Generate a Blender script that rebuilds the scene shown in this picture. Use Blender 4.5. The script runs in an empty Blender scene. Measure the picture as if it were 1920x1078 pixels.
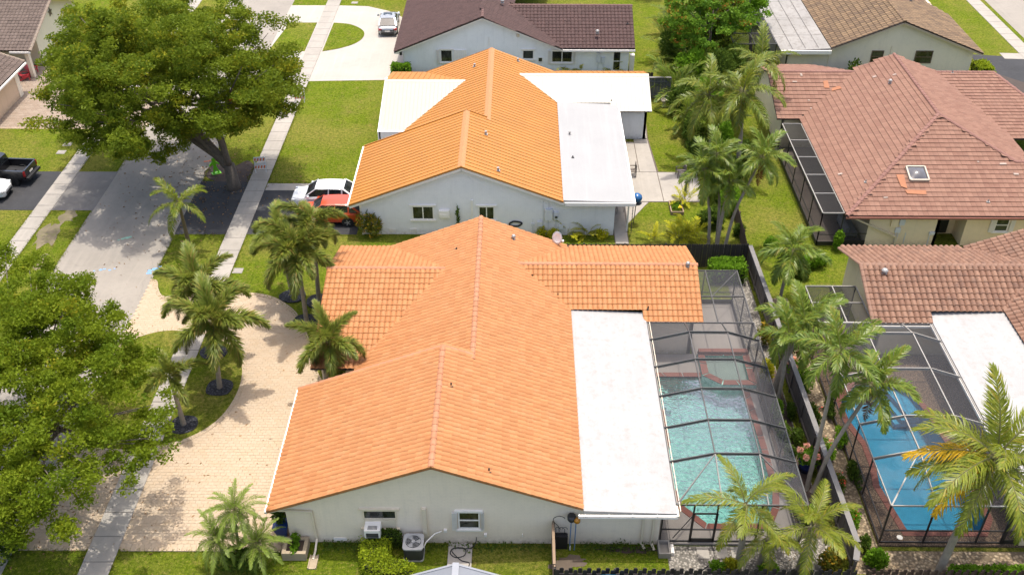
import bpy, math, random
import numpy as np
from mathutils import Matrix, Vector
random.seed(7); np.random.seed(7)
SC = bpy.context.scene
COL = SC.collection
# ------------------------------------------------------------------ camera
CAM_H = 37.0
PITCH, YAW, FPX = math.radians(36.5), math.radians(0.5), 1857.0
cam = bpy.data.cameras.new('camera'); cam_o = bpy.data.objects.new('camera', cam); COL.objects.link(cam_o)
cam.sensor_width = 36.0; cam.lens = FPX / 1920 * 36.0; cam.clip_start = 0.5; cam.clip_end = 3000
cam_o.location = (0, 0, CAM_H); cam_o.rotation_euler = (math.pi/2 - PITCH, 0, YAW)
SC.camera = cam_o
# ------------------------------------------------------------------ sky, sun, exposure
W = bpy.data.worlds.new('World'); SC.world = W; W.use_nodes = True
_nt = W.node_tree; _nt.nodes.clear()
_sky = _nt.nodes.new('ShaderNodeTexSky'); _sky.sky_type = 'NISHITA'; _sky.sun_disc = False
_bg = _nt.nodes.new('ShaderNodeBackground'); _wo = _nt.nodes.new('ShaderNodeOutputWorld')
_bg.inputs['Strength'].default_value = 0.15
_nt.links.new(_sky.outputs[0], _bg.inputs[0]); _nt.links.new(_bg.outputs[0], _wo.inputs[0])
SUN_DIR = Vector((-0.07, -0.16, -1.0)).normalized()          # the way the light travels
_sky.sun_elevation = math.asin(-SUN_DIR.z); _sky.sun_rotation = math.atan2(-SUN_DIR.x, -SUN_DIR.y)
_sky.air_density = 1.0; _sky.dust_density = 5.0; _sky.ozone_density = 1.0
_sl = bpy.data.lights.new('sun', 'SUN'); _sl.energy = 2.1; _sl.angle = math.radians(0.53); _sl.color = (1.0, 0.95, 0.87)
_so = bpy.data.objects.new('sun', _sl); COL.objects.link(_so); _so.location = (20, 40, 80)
_so.rotation_euler = SUN_DIR.to_track_quat('-Z', 'Y').to_euler()
SC.view_settings.view_transform = 'Standard'; SC.view_settings.look = 'None'
SC.view_settings.gamma = 1.0; SC.view_settings.exposure = 1.1; SC.view_settings.use_curve_mapping = False
SC.cycles.transparent_max_bounces = 24; SC.cycles.max_bounces = 8
# ------------------------------------------------------------------ survey helper: a photo point on a level of known height -> world
_F = np.array([-math.sin(YAW)*math.cos(PITCH), math.cos(YAW)*math.cos(PITCH), -math.sin(PITCH)])
_U = np.array([-math.sin(YAW)*math.sin(PITCH), math.cos(YAW)*math.sin(PITCH), math.cos(PITCH)])
_R = np.array([math.cos(YAW), math.sin(YAW), 0.0])
def at(x, y, z=0.0):
    d = _F + (x-960)/FPX*_R - (y-539)/FPX*_U
    t = (z-CAM_H)/d[2]
    return (float(t*d[0]), float(t*d[1]), z)
def at2(pts): return [at(*p)[:2] for p in pts]
# ------------------------------------------------------------------ object helpers
WLOC = {}
def tag(o, label=None, cat=None, group=None, kind=None):
    if label: o['label'] = label
    if cat: o['category'] = cat
    if group: o['group'] = group
    if kind: o['kind'] = kind
    return o
def empty(name, loc, rz=0.0, label=None, cat=None, group=None, scale=1.0):
    o = bpy.data.objects.new(name, None); COL.objects.link(o)
    o.location = loc; o.rotation_euler = (0, 0, rz); o.scale = (scale,)*3; o.empty_display_size = 0.3
    WLOC[o.name] = Vector(loc)
    return tag(o, label, cat, group)
def put(o, parent=None, world=True):
    COL.objects.link(o)
    if parent is not None:
        o.parent = parent
        if world: o.matrix_parent_inverse = Matrix.Translation(-WLOC.get(parent.name, Vector((0,0,0))))
    return o
class MB:
    """collects geometry (world or local coordinates) and links it as ONE mesh object"""
    def __init__(s): s.v = []; s.f = []; s.t = []; s.m = []; s.tv = 0.0; s.mi = 0
    def face(s, pts):
        n = len(s.v); s.v.extend([tuple(p) for p in pts]); s.f.append(tuple(range(n, n+len(pts)))); s.t.append(s.tv); s.m.append(s.mi)
    def add(s, vs, fs):
        n = len(s.v); s.v.extend([tuple(p) for p in vs])
        for f in fs: s.f.append(tuple(i+n for i in f)); s.t.append(s.tv); s.m.append(s.mi)
    def box(s, x0, x1, y0, y1, z0, z1):
        s.hexa([(x0,y0,z0),(x1,y0,z0),(x1,y1,z0),(x0,y1,z0)], [(x0,y0,z1),(x1,y0,z1),(x1,y1,z1),(x0,y1,z1)])
    def hexa(s, b, t):
        s.add(list(b)+list(t), [(3,2,1,0),(4,5,6,7),(0,1,5,4),(1,2,6,5),(2,3,7,6),(3,0,4,7)])
    def prism(s, poly, z0, z1):
        n = len(poly)
        a = sum(poly[i][0]*poly[(i+1)%n][1]-poly[(i+1)%n][0]*poly[i][1] for i in range(n))
        if a < 0: poly = poly[::-1]
        vs = [(p[0],p[1],z0) for p in poly]+[(p[0],p[1],z1) for p in poly]
        fs = [tuple(range(n,2*n)), tuple(range(n-1,-1,-1))]+[(i,(i+1)%n,n+(i+1)%n,n+i) for i in range(n)]
        s.add(vs, fs)
    def extrude(s, poly3, d):
        """poly3 in any plane, pushed along vector d"""
        n = len(poly3); d = Vector(d); p = [Vector(q) for q in poly3]
        s.add([tuple(q) for q in p]+[tuple(q+d) for q in p], [tuple(range(n-1,-1,-1)), tuple(range(n,2*n))]+[(i,(i+1)%n,n+(i+1)%n,n+i) for i in range(n)])
    def bar(s, a, b, w, h=None, up=(0,0,1)):
        """square bar from a to b"""
        h = h or w; a = Vector(a); b = Vector(b); d = (b-a).normalized(); up = Vector(up)
        if abs(d.dot(up)) > 0.98: up = Vector((0,1,0))
        sx = d.cross(up).normalized()*w/2; sy = sx.cross(d).normalized()*h/2
        s.hexa([a-sx-sy, a+sx-sy, b+sx-sy, b-sx-sy], [a-sx+sy, a+sx+sy, b+sx+sy, b-sx+sy])
    def tube(s, pts, r, n=8, cap=True):
        pts = [Vector(p) for p in pts]; k = len(pts)
        rs = r if isinstance(r, (list,tuple)) else [r]*k
        rings = []
        for i, p in enumerate(pts):
            d = (pts[min(i+1,k-1)]-pts[max(i-1,0)])
            d = d.normalized() if d.length > 1e-9 else Vector((0,0,1))
            ref = Vector((1,0,0)) if abs(d.x) < 0.9 else Vector((0,1,0))
            a = d.cross(ref).normalized(); b = d.cross(a)
            rings.append([p+a*rs[i]*math.cos(2*math.pi*j/n)+b*rs[i]*math.sin(2*math.pi*j/n) for j in range(n)])
        vs = [tuple(q) for ring in rings for q in ring]; fs = []
        for i in range(k-1):
            for j in range(n): fs.append((i*n+j, i*n+(j+1)%n, (i+1)*n+(j+1)%n, (i+1)*n+j))
        if cap: fs += [tuple(range(n-1,-1,-1)), tuple(range((k-1)*n, k*n))]
        s.add(vs, fs)
    def lathe(s, c, prof, n=16):
        """prof = [(r,z)...] round a vertical axis at c"""
        vs = []; k = len(prof)
        for r, z in prof:
            for j in range(n): vs.append((c[0]+r*math.cos(2*math.pi*j/n), c[1]+r*math.sin(2*math.pi*j/n), c[2]+z))
        fs = [(i*n+j, i*n+(j+1)%n, (i+1)*n+(j+1)%n, (i+1)*n+j) for i in range(k-1) for j in range(n)]
        fs += [tuple(range(n-1,-1,-1)), tuple(range((k-1)*n, k*n))]
        s.add(vs, fs)
    def mesh(s, name, mats, off=(0,0,0), smooth=False):
        me = bpy.data.meshes.new(name)
        v = np.array(s.v, dtype=float)-np.array(off) if len(s.v) else np.zeros((0,3))
        me.from_pydata([tuple(p) for p in v], [], s.f)
        for m in (mats if isinstance(mats, (list,tuple)) else [mats]): me.materials.append(m)
        if any(s.m): me.polygons.foreach_set('material_index', s.m)
        if any(s.t):
            at_ = me.attributes.new('tint', 'FLOAT', 'FACE'); at_.data.foreach_set('value', s.t)
        if smooth: me.polygons.foreach_set('use_smooth', [True]*len(s.f))
        me.update()
        return me
    def build(s, name, mats, parent=None, smooth=False, world=True, kind=None, label=None, cat=None, group=None, recenter=True):
        off = Vector((0,0,0))
        if recenter and world and len(s.v):
            a = np.array(s.v); lo, hi = a.min(0), a.max(0)
            off = Vector(((lo[0]+hi[0])/2, (lo[1]+hi[1])/2, lo[2]))
        o = bpy.data.objects.new(name, s.mesh(name, mats, off, smooth)); o.location = off
        put(o, parent, world); WLOC[o.name] = off.copy()
        return tag(o, label, cat, group, kind)
def bulk(name, verts, faces, mats, parent=None, tint=None, mi=None, smooth=False, kind=None, world=True, off=None):
    """numpy mesh: verts (n,3), faces (m,3|4)"""
    verts = np.asarray(verts, dtype=np.float32); faces = np.asarray(faces, dtype=np.int32)
    if off is None: off = np.array([verts[:,0].mean(), verts[:,1].mean(), verts[:,2].min()]) if world else np.zeros(3)
    me = bpy.data.meshes.new(name); k = faces.shape[1]; m = len(faces)
    me.vertices.add(len(verts)); me.vertices.foreach_set('co', (verts-np.array(off, dtype=np.float32)).ravel())
    me.loops.add(m*k); me.loops.foreach_set('vertex_index', faces.ravel())
    me.polygons.add(m); me.polygons.foreach_set('loop_start', np.arange(0, m*k, k, dtype=np.int32))
    try: me.polygons.foreach_set('loop_total', np.full(m, k, dtype=np.int32))
    except Exception: pass
    for q in (mats if isinstance(mats, (list,tuple)) else [mats]): me.materials.append(q)
    if mi is not None: me.polygons.foreach_set('material_index', np.asarray(mi, dtype=np.int32))
    me.polygons.foreach_set('use_smooth', np.full(m, bool(smooth)))
    me.update(calc_edges=True)
    if tint is not None:
        a = me.attributes.new('tint', 'FLOAT', 'FACE'); a.data.foreach_set('value', np.asarray(tint, dtype=np.float32))
    if name is None: return me
    o = bpy.data.objects.new(name, me); o.location = [float(q) for q in off]
    put(o, parent, world); WLOC[o.name] = Vector([float(q) for q in off])
    if kind: o['kind'] = kind
    return o
def inst(src, name, parent, loc, rot=None, mat4=None, scale=None):
    """a light copy that shares mesh data (local coordinates under its parent)"""
    o = bpy.data.objects.new(name, src)
    if mat4 is not None: o.matrix_basis = mat4
    else:
        o.location = loc
        if rot is not None: o.rotation_euler = rot
        if scale is not None: o.scale = scale
    COL.objects.link(o); o.parent = parent
    return o
def inside(p, poly):
    x, y = p; c = False; n = len(poly); j = n-1
    for i in range(n):
        xi, yi = poly[i]; xj, yj = poly[j]
        if (yi > y) != (yj > y) and x < (xj-xi)*(y-yi)/(yj-yi)+xi: c = not c
        j = i
    return c
def edge_dist(p, poly):
    best = 1e9; n = len(poly)
    for i in range(n):
        ax, ay = poly[i]; bx, by = poly[(i+1)%n]; dx, dy = bx-ax, by-ay
        t = max(0, min(1, ((p[0]-ax)*dx+(p[1]-ay)*dy)/(dx*dx+dy*dy+1e-12)))
        best = min(best, math.hypot(p[0]-ax-t*dx, p[1]-ay-t*dy))
    return best
def smooth_path(pts, n=6, closed=False):
    """Catmull-Rom through pts"""
    out = []; k = len(pts)
    rng = range(k) if closed else range(k-1)
    for i in rng:
        if closed: p0, p1, p2, p3 = pts[i-1], pts[i], pts[(i+1)%k], pts[(i+2)%k]
        else: p0, p1, p2, p3 = pts[max(i-1,0)], pts[i], pts[i+1], pts[min(i+2,k-1)]
        for j in range(n):
            t = j/n
            out.append(tuple(0.5*((2*p1[c])+(-p0[c]+p2[c])*t+(2*p0[c]-5*p1[c]+4*p2[c]-p3[c])*t*t+(-p0[c]+3*p1[c]-3*p2[c]+p3[c])*t**3) for c in range(len(p1))))
    if not closed: out.append(tuple(pts[-1]))
    return out
# ------------------------------------------------------------------ materials
MATS = {}
def _mat(name):
    m = bpy.data.materials.new(name); m.use_nodes = True
    nt = m.node_tree; b = nt.nodes['Principled BSDF']; MATS[name] = m
    return m, nt, b
def N(nt, t, **kw):
    n = nt.nodes.new(t)
    for k, v in kw.items():
        if k in n.inputs.keys(): n.inputs[k].default_value = v
        else: setattr(n, k, v)
    return n
def mix(nt, fac, a, b, mode='MIX'):
    n = nt.nodes.new('ShaderNodeMix'); n.data_type = 'RGBA'; n.blend_type = mode
    for i, s in ((0, fac), (6, a), (7, b)):
        if hasattr(s, 'links'): nt.links.new(s, n.inputs[i])
        elif i == 0: n.inputs[0].default_value = s
        else: n.inputs[i].default_value = (s[0], s[1], s[2], 1)
    return n.outputs[2]
def ramp(nt, fac, lo, hi, a=0.0, b=1.0):
    n = nt.nodes.new('ShaderNodeMapRange'); nt.links.new(fac, n.inputs[0])
    n.inputs[1].default_value = lo; n.inputs[2].default_value = hi; n.inputs[3].default_value = a; n.inputs[4].default_value = b
    return n.outputs[0]
def pos(nt, scale=(1,1,1), local=False):
    g = nt.nodes.new('ShaderNodeTexCoord').outputs['Object'] if local else nt.nodes.new('ShaderNodeNewGeometry').outputs['Position']
    m = nt.nodes.new('ShaderNodeMapping'); m.inputs['Scale'].default_value = scale
    nt.links.new(g, m.inputs[0]); return m.outputs[0]
def noise(nt, vec, scale, detail=3, rough=0.6):
    n = nt.nodes.new('ShaderNodeTexNoise'); n.inputs['Scale'].default_value = scale
    n.inputs['Detail'].default_value = detail; n.inputs['Roughness'].default_value = rough
    nt.links.new(vec, n.inputs['Vector']); return n.outputs['Fac']
def bump(nt, b, h, strength, dist=0.02):
    n = nt.nodes.new('ShaderNodeBump'); n.inputs['Strength'].default_value = strength; n.inputs['Distance'].default_value = dist
    nt.links.new(h, n.inputs['Height']); nt.links.new(n.outputs[0], b.inputs['Normal'])
def rnd(nt):
    """0..1 for each object, or each face of a joined mesh through its 'tint' value"""
    oi = nt.nodes.new('ShaderNodeObjectInfo'); at_ = nt.nodes.new('ShaderNodeAttribute'); at_.attribute_name = 'tint'
    a = nt.nodes.new('ShaderNodeMath'); a.operation = 'ADD'; f = nt.nodes.new('ShaderNodeMath'); f.operation = 'FRACT'
    nt.links.new(oi.outputs['Random'], a.inputs[0]); nt.links.new(at_.outputs['Fac'], a.inputs[1]); nt.links.new(a.outputs[0], f.inputs[0])
    return f.outputs[0]
def sc3(c, k): return tuple(min(1.0, x*k) for x in c)
def plain(name, c, rough=0.6, metal=0.0, var=0.12, scale=3.0, bmp=0.0, bscale=60, spec=None, coat=0.0):
    m, nt, b = _mat(name)
    v = pos(nt); n1 = noise(nt, v, scale, 4)
    n2 = noise(nt, v, scale*9, 2)
    col = mix(nt, ramp(nt, n1, 0.3, 0.7), sc3(c, 1-var), sc3(c, 1+var))
    col = mix(nt, ramp(nt, n2, 0.35, 0.65, 0, 0.5), col, sc3(c, 1-var*0.7))
    nt.links.new(col, b.inputs['Base Color'])
    b.inputs['Roughness'].default_value = rough; b.inputs['Metallic'].default_value = metal
    if coat: b.inputs['Coat Weight'].default_value = coat
    if spec is not None: b.inputs['Specular IOR Level'].default_value = spec
    if bmp: bump(nt, b, noise(nt, v, bscale, 3), bmp, 0.01)
    return m
def tilemat(name, c, c2, rough=0.75, wear=None, wearamt=0.5, blotch=0.5):
    """piece by piece variation between c and c2 plus weathering"""
    m, nt, b = _mat(name); r = rnd(nt); v = pos(nt)
    col = mix(nt, ramp(nt, r, 0, 1), c, c2)
    n1 = noise(nt, v, 0.45, 5, 0.65)
    col = mix(nt, ramp(nt, n1, 0.42, 0.68, 0, blotch), col, sc3(c2, 0.86))
    if wear is not None:
        n2 = noise(nt, v, 1.7, 6, 0.75)
        col = mix(nt, ramp(nt, n2, 0.5, 0.75, 0, wearamt), col, wear)
    n3 = noise(nt, v, 24, 3)
    col = mix(nt, ramp(nt, n3, 0.4, 0.62, 0, 0.3), col, sc3(c, 0.72))
    nt.links.new(col, b.inputs['Base Color']); b.inputs['Roughness'].default_value = rough
    bump(nt, b, noise(nt, v, 70, 2), 0.25, 0.01)
    return m
# ------------------------------------------------------------------ surface materials
def grassmat(name, a, b_, dry, dryamt=0.6):
    m, nt, b = _mat(name); v = pos(nt)
    big = noise(nt, v, 0.16, 4, 0.6); mid = noise(nt, v, 0.9, 5, 0.7); fine = noise(nt, v, 9, 4, 0.75); hair = noise(nt, pos(nt, (26, 11, 20)), 1.0, 2, 0.6)
    col = mix(nt, ramp(nt, mid, 0.35, 0.65), a, b_)
    col = mix(nt, ramp(nt, big, 0.43, 0.62, 0, dryamt), col, dry)
    col = mix(nt, ramp(nt, fine, 0.42, 0.7, 0, 0.55), col, sc3(b_, 1.35))
    col = mix(nt, ramp(nt, hair, 0.36, 0.56, 0.5, 0), col, sc3(a, 0.35))
    sp = noise(nt, v, 1.3, 6, 0.75)
    col = mix(nt, ramp(nt, sp, 0.54, 0.70, 0, 0.7), col, (dry[0]*.95, dry[1]*.80, dry[2]*1.1))
    nt.links.new(col, b.inputs['Base Color']); b.inputs['Roughness'].default_value = 0.95; b.inputs['Specular IOR Level'].default_value = 0.02
    tuft = noise(nt, v, 4.5, 5, 0.8); col = mix(nt, ramp(nt, tuft, 0.40, 0.56, 0.75, 0), col, sc3(a, 0.55))
    tuf2 = noise(nt, v, 6.5, 4, 0.8); col = mix(nt, ramp(nt, tuf2, 0.54, 0.66, 0, 0.7), col, sc3(dry, 1.15)); nt.links.new(col, b.inputs['Base Color'])
    bump(nt, b, noise(nt, v, 11, 5, 0.85), 1.0, 0.10)
    return m
GRASS = grassmat('lawn_grass', (0.082, 0.134, 0.009), (0.152, 0.190, 0.013), (0.245, 0.200, 0.055), 0.78)
def pavemat(name, c, var=0.15, crack=0.0, stain=(0.1,0.09,0.08), stainamt=0.3, grit=40, rough=0.85):
    m, nt, b = _mat(name); v = pos(nt)
    n1 = noise(nt, v, 0.35, 5, 0.6); n2 = noise(nt, v, 2.2, 6, 0.75); n3 = noise(nt, v, grit, 2, 0.6)
    col = mix(nt, ramp(nt, n1, 0.35, 0.65), sc3(c, 1-var), sc3(c, 1+var))
    col = mix(nt, ramp(nt, n2, 0.50, 0.74, 0, stainamt), col, stain)
    col = mix(nt, ramp(nt, n3, 0.4, 0.66, 0, 0.35), col, sc3(c, 0.7))
    st = noise(nt, pos(nt, (3.0, 0.12, 1)), 1.0, 3, 0.6)
    col = mix(nt, ramp(nt, st, 0.5, 0.7, 0, 0.25), col, sc3(c, 1.25))
    if crack:
        vo = N(nt, 'ShaderNodeTexVoronoi', feature='DISTANCE_TO_EDGE'); vo.inputs['Scale'].default_value = 0.22
        w = nt.nodes.new('ShaderNodeVectorMath'); w.operation = 'ADD'
        nz = N(nt, 'ShaderNodeTexNoise'); nz.inputs['Scale'].default_value = 0.8; nt.links.new(v, nz.inputs['Vector'])
        nt.links.new(v, w.inputs[0]); nt.links.new(nz.outputs['Color'], w.inputs[1]); nt.links.new(w.outputs[0], vo.inputs['Vector'])
        col = mix(nt, ramp(nt, vo.outputs['Distance'], 0.0, 0.008, crack, 0), col, sc3(c, 0.5))
    nt.links.new(col, b.inputs['Base Color']); b.inputs['Roughness'].default_value = rough
    bump(nt, b, n3, 0.3, 0.01)
    return m
ROAD = pavemat('old_asphalt', (0.245, 0.218, 0.182), 0.09, 0.3, (0.15,0.135,0.115), 0.35)
DARKASPHALT = pavemat('black_asphalt', (0.026, 0.026, 0.028), 0.25, 0.0, (0.06,0.058,0.055), 0.45)
CONC = pavemat('concrete', (0.30, 0.272, 0.232), 0.10, 0.0, (0.15,0.132,0.11), 0.35)
CONCPALE = pavemat('pale_concrete', (0.345, 0.315, 0.272), 0.06, 0.0, (0.24,0.21,0.175), 0.25)
DECKC = pavemat('cool_deck', (0.27, 0.243, 0.215), 0.06, 0.0, (0.20,0.178,0.155), 0.25)
SOIL = pavemat('soil', (0.10, 0.075, 0.052), 0.25, 0.0, (0.07,0.05,0.04), 0.6, 25)
MULCH = pavemat('dark_mulch', (0.05, 0.032, 0.023), 0.3, 0.0, (0.09,0.055,0.035), 0.6, 20)
SAND = plain('joint_sand', (0.37, 0.285, 0.19), 0.95, var=0.2, scale=5)
PAVER = tilemat('cream_paver', (0.392, 0.298, 0.200), (0.408, 0.322, 0.226), 0.9, wear=(0.36, 0.250, 0.130), wearamt=0.55, blotch=0.0)
PAVER2 = tilemat('grey_tan_paver', (0.24, 0.18, 0.13), (0.29, 0.23, 0.175), 0.9, wear=(0.20, 0.13, 0.085), wearamt=0.5, blotch=0.3)
COPING = tilemat('red_coping', (0.175, 0.058, 0.038), (0.215, 0.08, 0.055), 0.8, wear=(0.14,0.05,0.033), wearamt=0.4)
def gravelmat(name, a, b_, scale=16):
    m, nt, b = _mat(name); v = pos(nt)
    vo = N(nt, 'ShaderNodeTexVoronoi'); vo.inputs['Scale'].default_value = scale; nt.links.new(v, vo.inputs['Vector'])
    s = nt.nodes.new('ShaderNodeSeparateColor'); nt.links.new(vo.outputs['Color'], s.inputs[0])
    col = mix(nt, s.outputs[0], a, b_)
    col = mix(nt, ramp(nt, vo.outputs['Distance'], 0.25, 0.6, 0, 0.8), col, sc3(a, 0.3))
    col = mix(nt, ramp(nt, noise(nt, v, 1.5, 5), 0.52, 0.7, 0, 0.5), col, sc3(a, 0.55))
    nt.links.new(col, b.inputs['Base Color']); b.inputs['Roughness'].default_value = 0.9
    bump(nt, b, vo.outputs['Distance'], 0.8, 0.03)
    return m
PEBBLE = gravelmat('brown_pebble_deck', (0.150, 0.096, 0.058), (0.25, 0.170, 0.105), 14)
GRAVEL = gravelmat('white_gravel', (0.22, 0.20, 0.165), (0.36, 0.325, 0.28), 9)
CHIPS = gravelmat('tan_wood_chips', (0.23, 0.165, 0.095), (0.38, 0.30, 0.195), 7)
STONES = gravelmat('black_stones', (0.015, 0.015, 0.018), (0.075, 0.075, 0.085), 11)

import bmesh
def sheet(name, outer, z, mat, holes=(), kind='structure', thick=0.0, **kw):
    """a flat piece of ground, with holes; thick > 0 gives it sides"""
    bm = bmesh.new(); edges = []
    for lp in [outer]+list(holes):
        vs = [bm.verts.new((p[0], p[1], z)) for p in lp]
        edges += [bm.edges.new((vs[i], vs[(i+1)%len(vs)])) for i in range(len(vs))]
    bmesh.ops.triangle_fill(bm, use_beauty=True, edges=edges, normal=(0,0,1))
    bmesh.ops.recalc_face_normals(bm, faces=bm.faces)
    if bm.faces and sum(f.normal.z for f in bm.faces) < 0: bmesh.ops.reverse_faces(bm, faces=bm.faces)
    if thick:
        be = [e for e in bm.edges if len(e.link_faces) == 1]
        r = bmesh.ops.extrude_edge_only(bm, edges=be)
        bmesh.ops.translate(bm, verts=[g for g in r['geom'] if isinstance(g, bmesh.types.BMVert)], vec=(0,0,-thick))
    xs = [p[0] for p in outer]; ys = [p[1] for p in outer]; off = Vector(((min(xs)+max(xs))/2, (min(ys)+max(ys))/2, z))
    bmesh.ops.translate(bm, verts=bm.verts, vec=-off)
    me = bpy.data.meshes.new(name); bm.to_mesh(me); bm.free(); me.materials.append(mat)
    o = bpy.data.objects.new(name, me); o.location = off; put(o, kw.pop('parent', None)); WLOC[o.name] = off
    return tag(o, kind=kind, **kw)
# ------------------------------------------------------------------ pool outlines (needed as holes in the ground)
POOL1 = [(7.2,41.6),(10.2,41.6),(10.55,41.35),(11.25,40.75),(12.35,40.75),(12.5,36.0),(12.5,33.2),(12.3,32.2),(11.75,31.15),(8.96,31.12),(7.9,32.3),(7.75,33.2),(7.3,33.7),(7.3,35.7),(7.85,36.4),(7.75,38.9),(7.2,39.5)]
POOL2 = [(18.3,30.8),(21.8,30.8),(22.3,31.6),(22.15,36.2),(21.8,38.9),(21.45,40.4),(20.7,41.2),(18.6,41.0),(17.45,39.6),(17.5,38.2),(18.0,36.4),(18.0,35.0),(17.8,33.6)]
sheet('ground', [(-420,-60),(420,-60),(420,900),(-420,900)], 0.0, GRASS, holes=[POOL1, POOL2])
# road, far side street
sheet('road', [(-30.0,-40),(-23.3,-40),(-23.3,400),(-30.0,400)], 0.012, ROAD)
sheet('road', [(47.9,-40),(55,-40),(55,400),(47.9,400)], 0.012, ROAD)
MARKB = plain('blue_survey_paint', (0.16, 0.33, 0.62), 0.9, var=0.3, scale=9)
MARKO = plain('orange_survey_paint', (0.70, 0.16, 0.06), 0.9, var=0.3, scale=9)
MARKG = plain('green_survey_paint', (0.22, 0.42, 0.32), 0.9, var=0.3, scale=9)
def paint(px, py, L, w, ang, mat, lab):
    c = at(px, py); m = MB(); rr = random.Random(px)
    for i in range(5):
        x = c[0]+(i-2)*L/5*math.cos(ang)+rr.uniform(-.1,.1); y = c[1]+(i-2)*L/5*math.sin(ang)+rr.uniform(-.08,.08); s = w*rr.uniform(.5,1.1)
        pts = [(x+s*rr.uniform(.6,1.1)*math.cos(k*.785), y+s*.7*rr.uniform(.6,1.1)*math.sin(k*.785), 0.017+i*.0006) for k in range(8)]
        m.face(pts)
    m.build('survey_mark', mat, label=lab, cat='paint mark', group='survey paint marks on the road')
paint(288, 506, 1.1, .26, .9, MARKB, 'bright blue paint mark at the road edge by the grass verge')
paint(195, 506, 1.5, .13, 0.1, MARKB, 'faint pale blue paint streak in mid road')
paint(235, 447, 1.0, .2, 0.6, MARKG, 'faint green paint scribble on the shaded road')
paint(392, 302, .7, .18, 0.4, MARKO, 'orange paint mark on the road by the green figure')
paint(398, 430, .7, .14, 0.7, MARKO, 'orange paint mark on the black driveway by the sidewalk')
# sidewalks: a bed and slabs
def sidewalk(x0, x1, spans, name='sidewalk'):
    bed = MB()
    for y0, y1, z in spans: bed.box(x0+.02, x1-.02, y0, y1, 0.003, 0.012+z)
    b = bed.build(name, SOIL, kind='structure')
    s = MB(); w = (x1-x0)/2; s.hexa([(-w,-.74,0),(w,-.74,0),(w,.74,0),(-w,.74,0)], [(-w+.015,-.725,.035),(w-.015,-.725,.035),(w-.015,.725,.035),(-w+.015,.725,.035)])
    me = s.mesh('slab', CONC)
    bl = WLOC[b.name]
    for y0, y1, z in spans:
        n = max(1, round((y1-y0)/1.5)); st = (y1-y0)/n
        for i in range(n):
            o = inst(me, 'slab', b, (( x0+x1)/2-bl.x, y0+(i+.5)*st-bl.y, 0.006+z-bl.z), (random.uniform(-.004,.004), random.uniform(-.004,.004), 0), scale=(1, st/1.5, 1))
    return b
sidewalk(-19.85, -18.45, [(20,36.0,0.03),(36.4,45.1,0.06),(49.3,110,0.03)])
sidewalk(-34.1, -32.85, [(46,110,0.0)])
sidewalk(46.0, 47.4, [(70,120,0.0)])
# ------------------------------------------------------------------ paver driveway of the orange tiled house
DRIVE = [(-23.35,29.5),(-10.45,29.5),(-10.55,33),(-10.55,37.7),(-7.7,37.7),(-7.7,39.6),(-10.6,40.6),(-11.3,41.6),(-11.9,43.3),(-12.5,45.0),(-13.45,47.0),(-14.2,47.9),(-15.2,48.7),(-16.7,49.15),(-20.2,49.1),(-21.9,48.7),(-22.6,49.4),(-23.0,50.4),(-23.35,50.5)]
ISLE = smooth_path([(-23.2,43.9),(-22.3,45.0),(-20.6,45.6),(-18.2,45.1),(-16.4,44.0),(-15.6,42.5),(-15.3,40.6),(-15.6,38.6),(-16.4,37.2),(-17.8,36.2),(-20.0,35.7),(-22.0,35.9),(-23.2,36.8)], 4)
ISLE_GRASS = sheet('grass_island', ISLE, 0.055, GRASS, thick=0.06)
dr = sheet('driveway', DRIVE, 0.010, SAND)
_pv = MB(); _pv.hexa([(-.149,-.099,0),(.149,-.099,0),(.149,.099,0),(-.149,.099,0)], [(-.145,-.095,.024),(.145,-.095,.024),(.145,.095,.024),(-.145,.095,.024)])
def paver_field(parent, poly, hole, pv_mesh, mat, pw, ph, near, nmax, zb, test=None):
    me = pv_mesh.mesh('paver', mat); spots = []
    xs = [p[0] for p in poly]; ys = [p[1] for p in poly]
    j = 0; y = min(ys)
    while y < max(ys):
        x = min(xs)-(pw/2 if j % 2 else 0)
        while x < max(xs)+pw:
            if inside((x, y), poly) and edge_dist((x, y), poly) > 0.10 and not (hole and inside((x, y), hole)) and (test is None or test(x, y)): spots.append((x, y))
            x += pw
        y += ph; j += 1
    spots.sort(key=lambda p: (p[0]-near[0])**2+(p[1]-near[1])**2)
    pl = WLOC[parent.name]; rr = random.Random(3)
    for x, y in spots[:nmax]:
        inst(me, 'paver', parent, (x-pl.x, y-pl.y, zb-pl.z+rr.uniform(-.003,.003)), (rr.uniform(-.012,.012), rr.uniform(-.012,.012), rr.uniform(-.01,.01)))
    rest = np.array(spots[nmax:]); base = np.array(pv_mesh.v); nb = len(base); k = len(rest)
    off = np.zeros((k,3)); off[:,:2] = rest; off[:,2] = zb+np.random.uniform(-.003,.003,k)
    tilt = np.random.uniform(-.012,.012,(k,2))
    V = base[None]+off[:,None]; V[:,:,2] += base[None,:,0]*tilt[:,0:1]+base[None,:,1]*tilt[:,1:2]
    Fq = (np.array([f for f in pv_mesh.f if len(f) == 4])[None]+(np.arange(k)*nb)[:,None,None]).reshape(-1,4)
    bulk('paving', V.reshape(-1,3), Fq, mat, parent, tint=np.repeat(np.random.rand(k), len(pv_mesh.f)), kind='stuff')
_swk = lambda x, y: not (-19.9 < x < -18.4 and y < 36.2)
paver_field(dr, DRIVE, ISLE, _pv, PAVER, 0.302, 0.202, (-14, 30), 300, 0.012, _swk)
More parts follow.
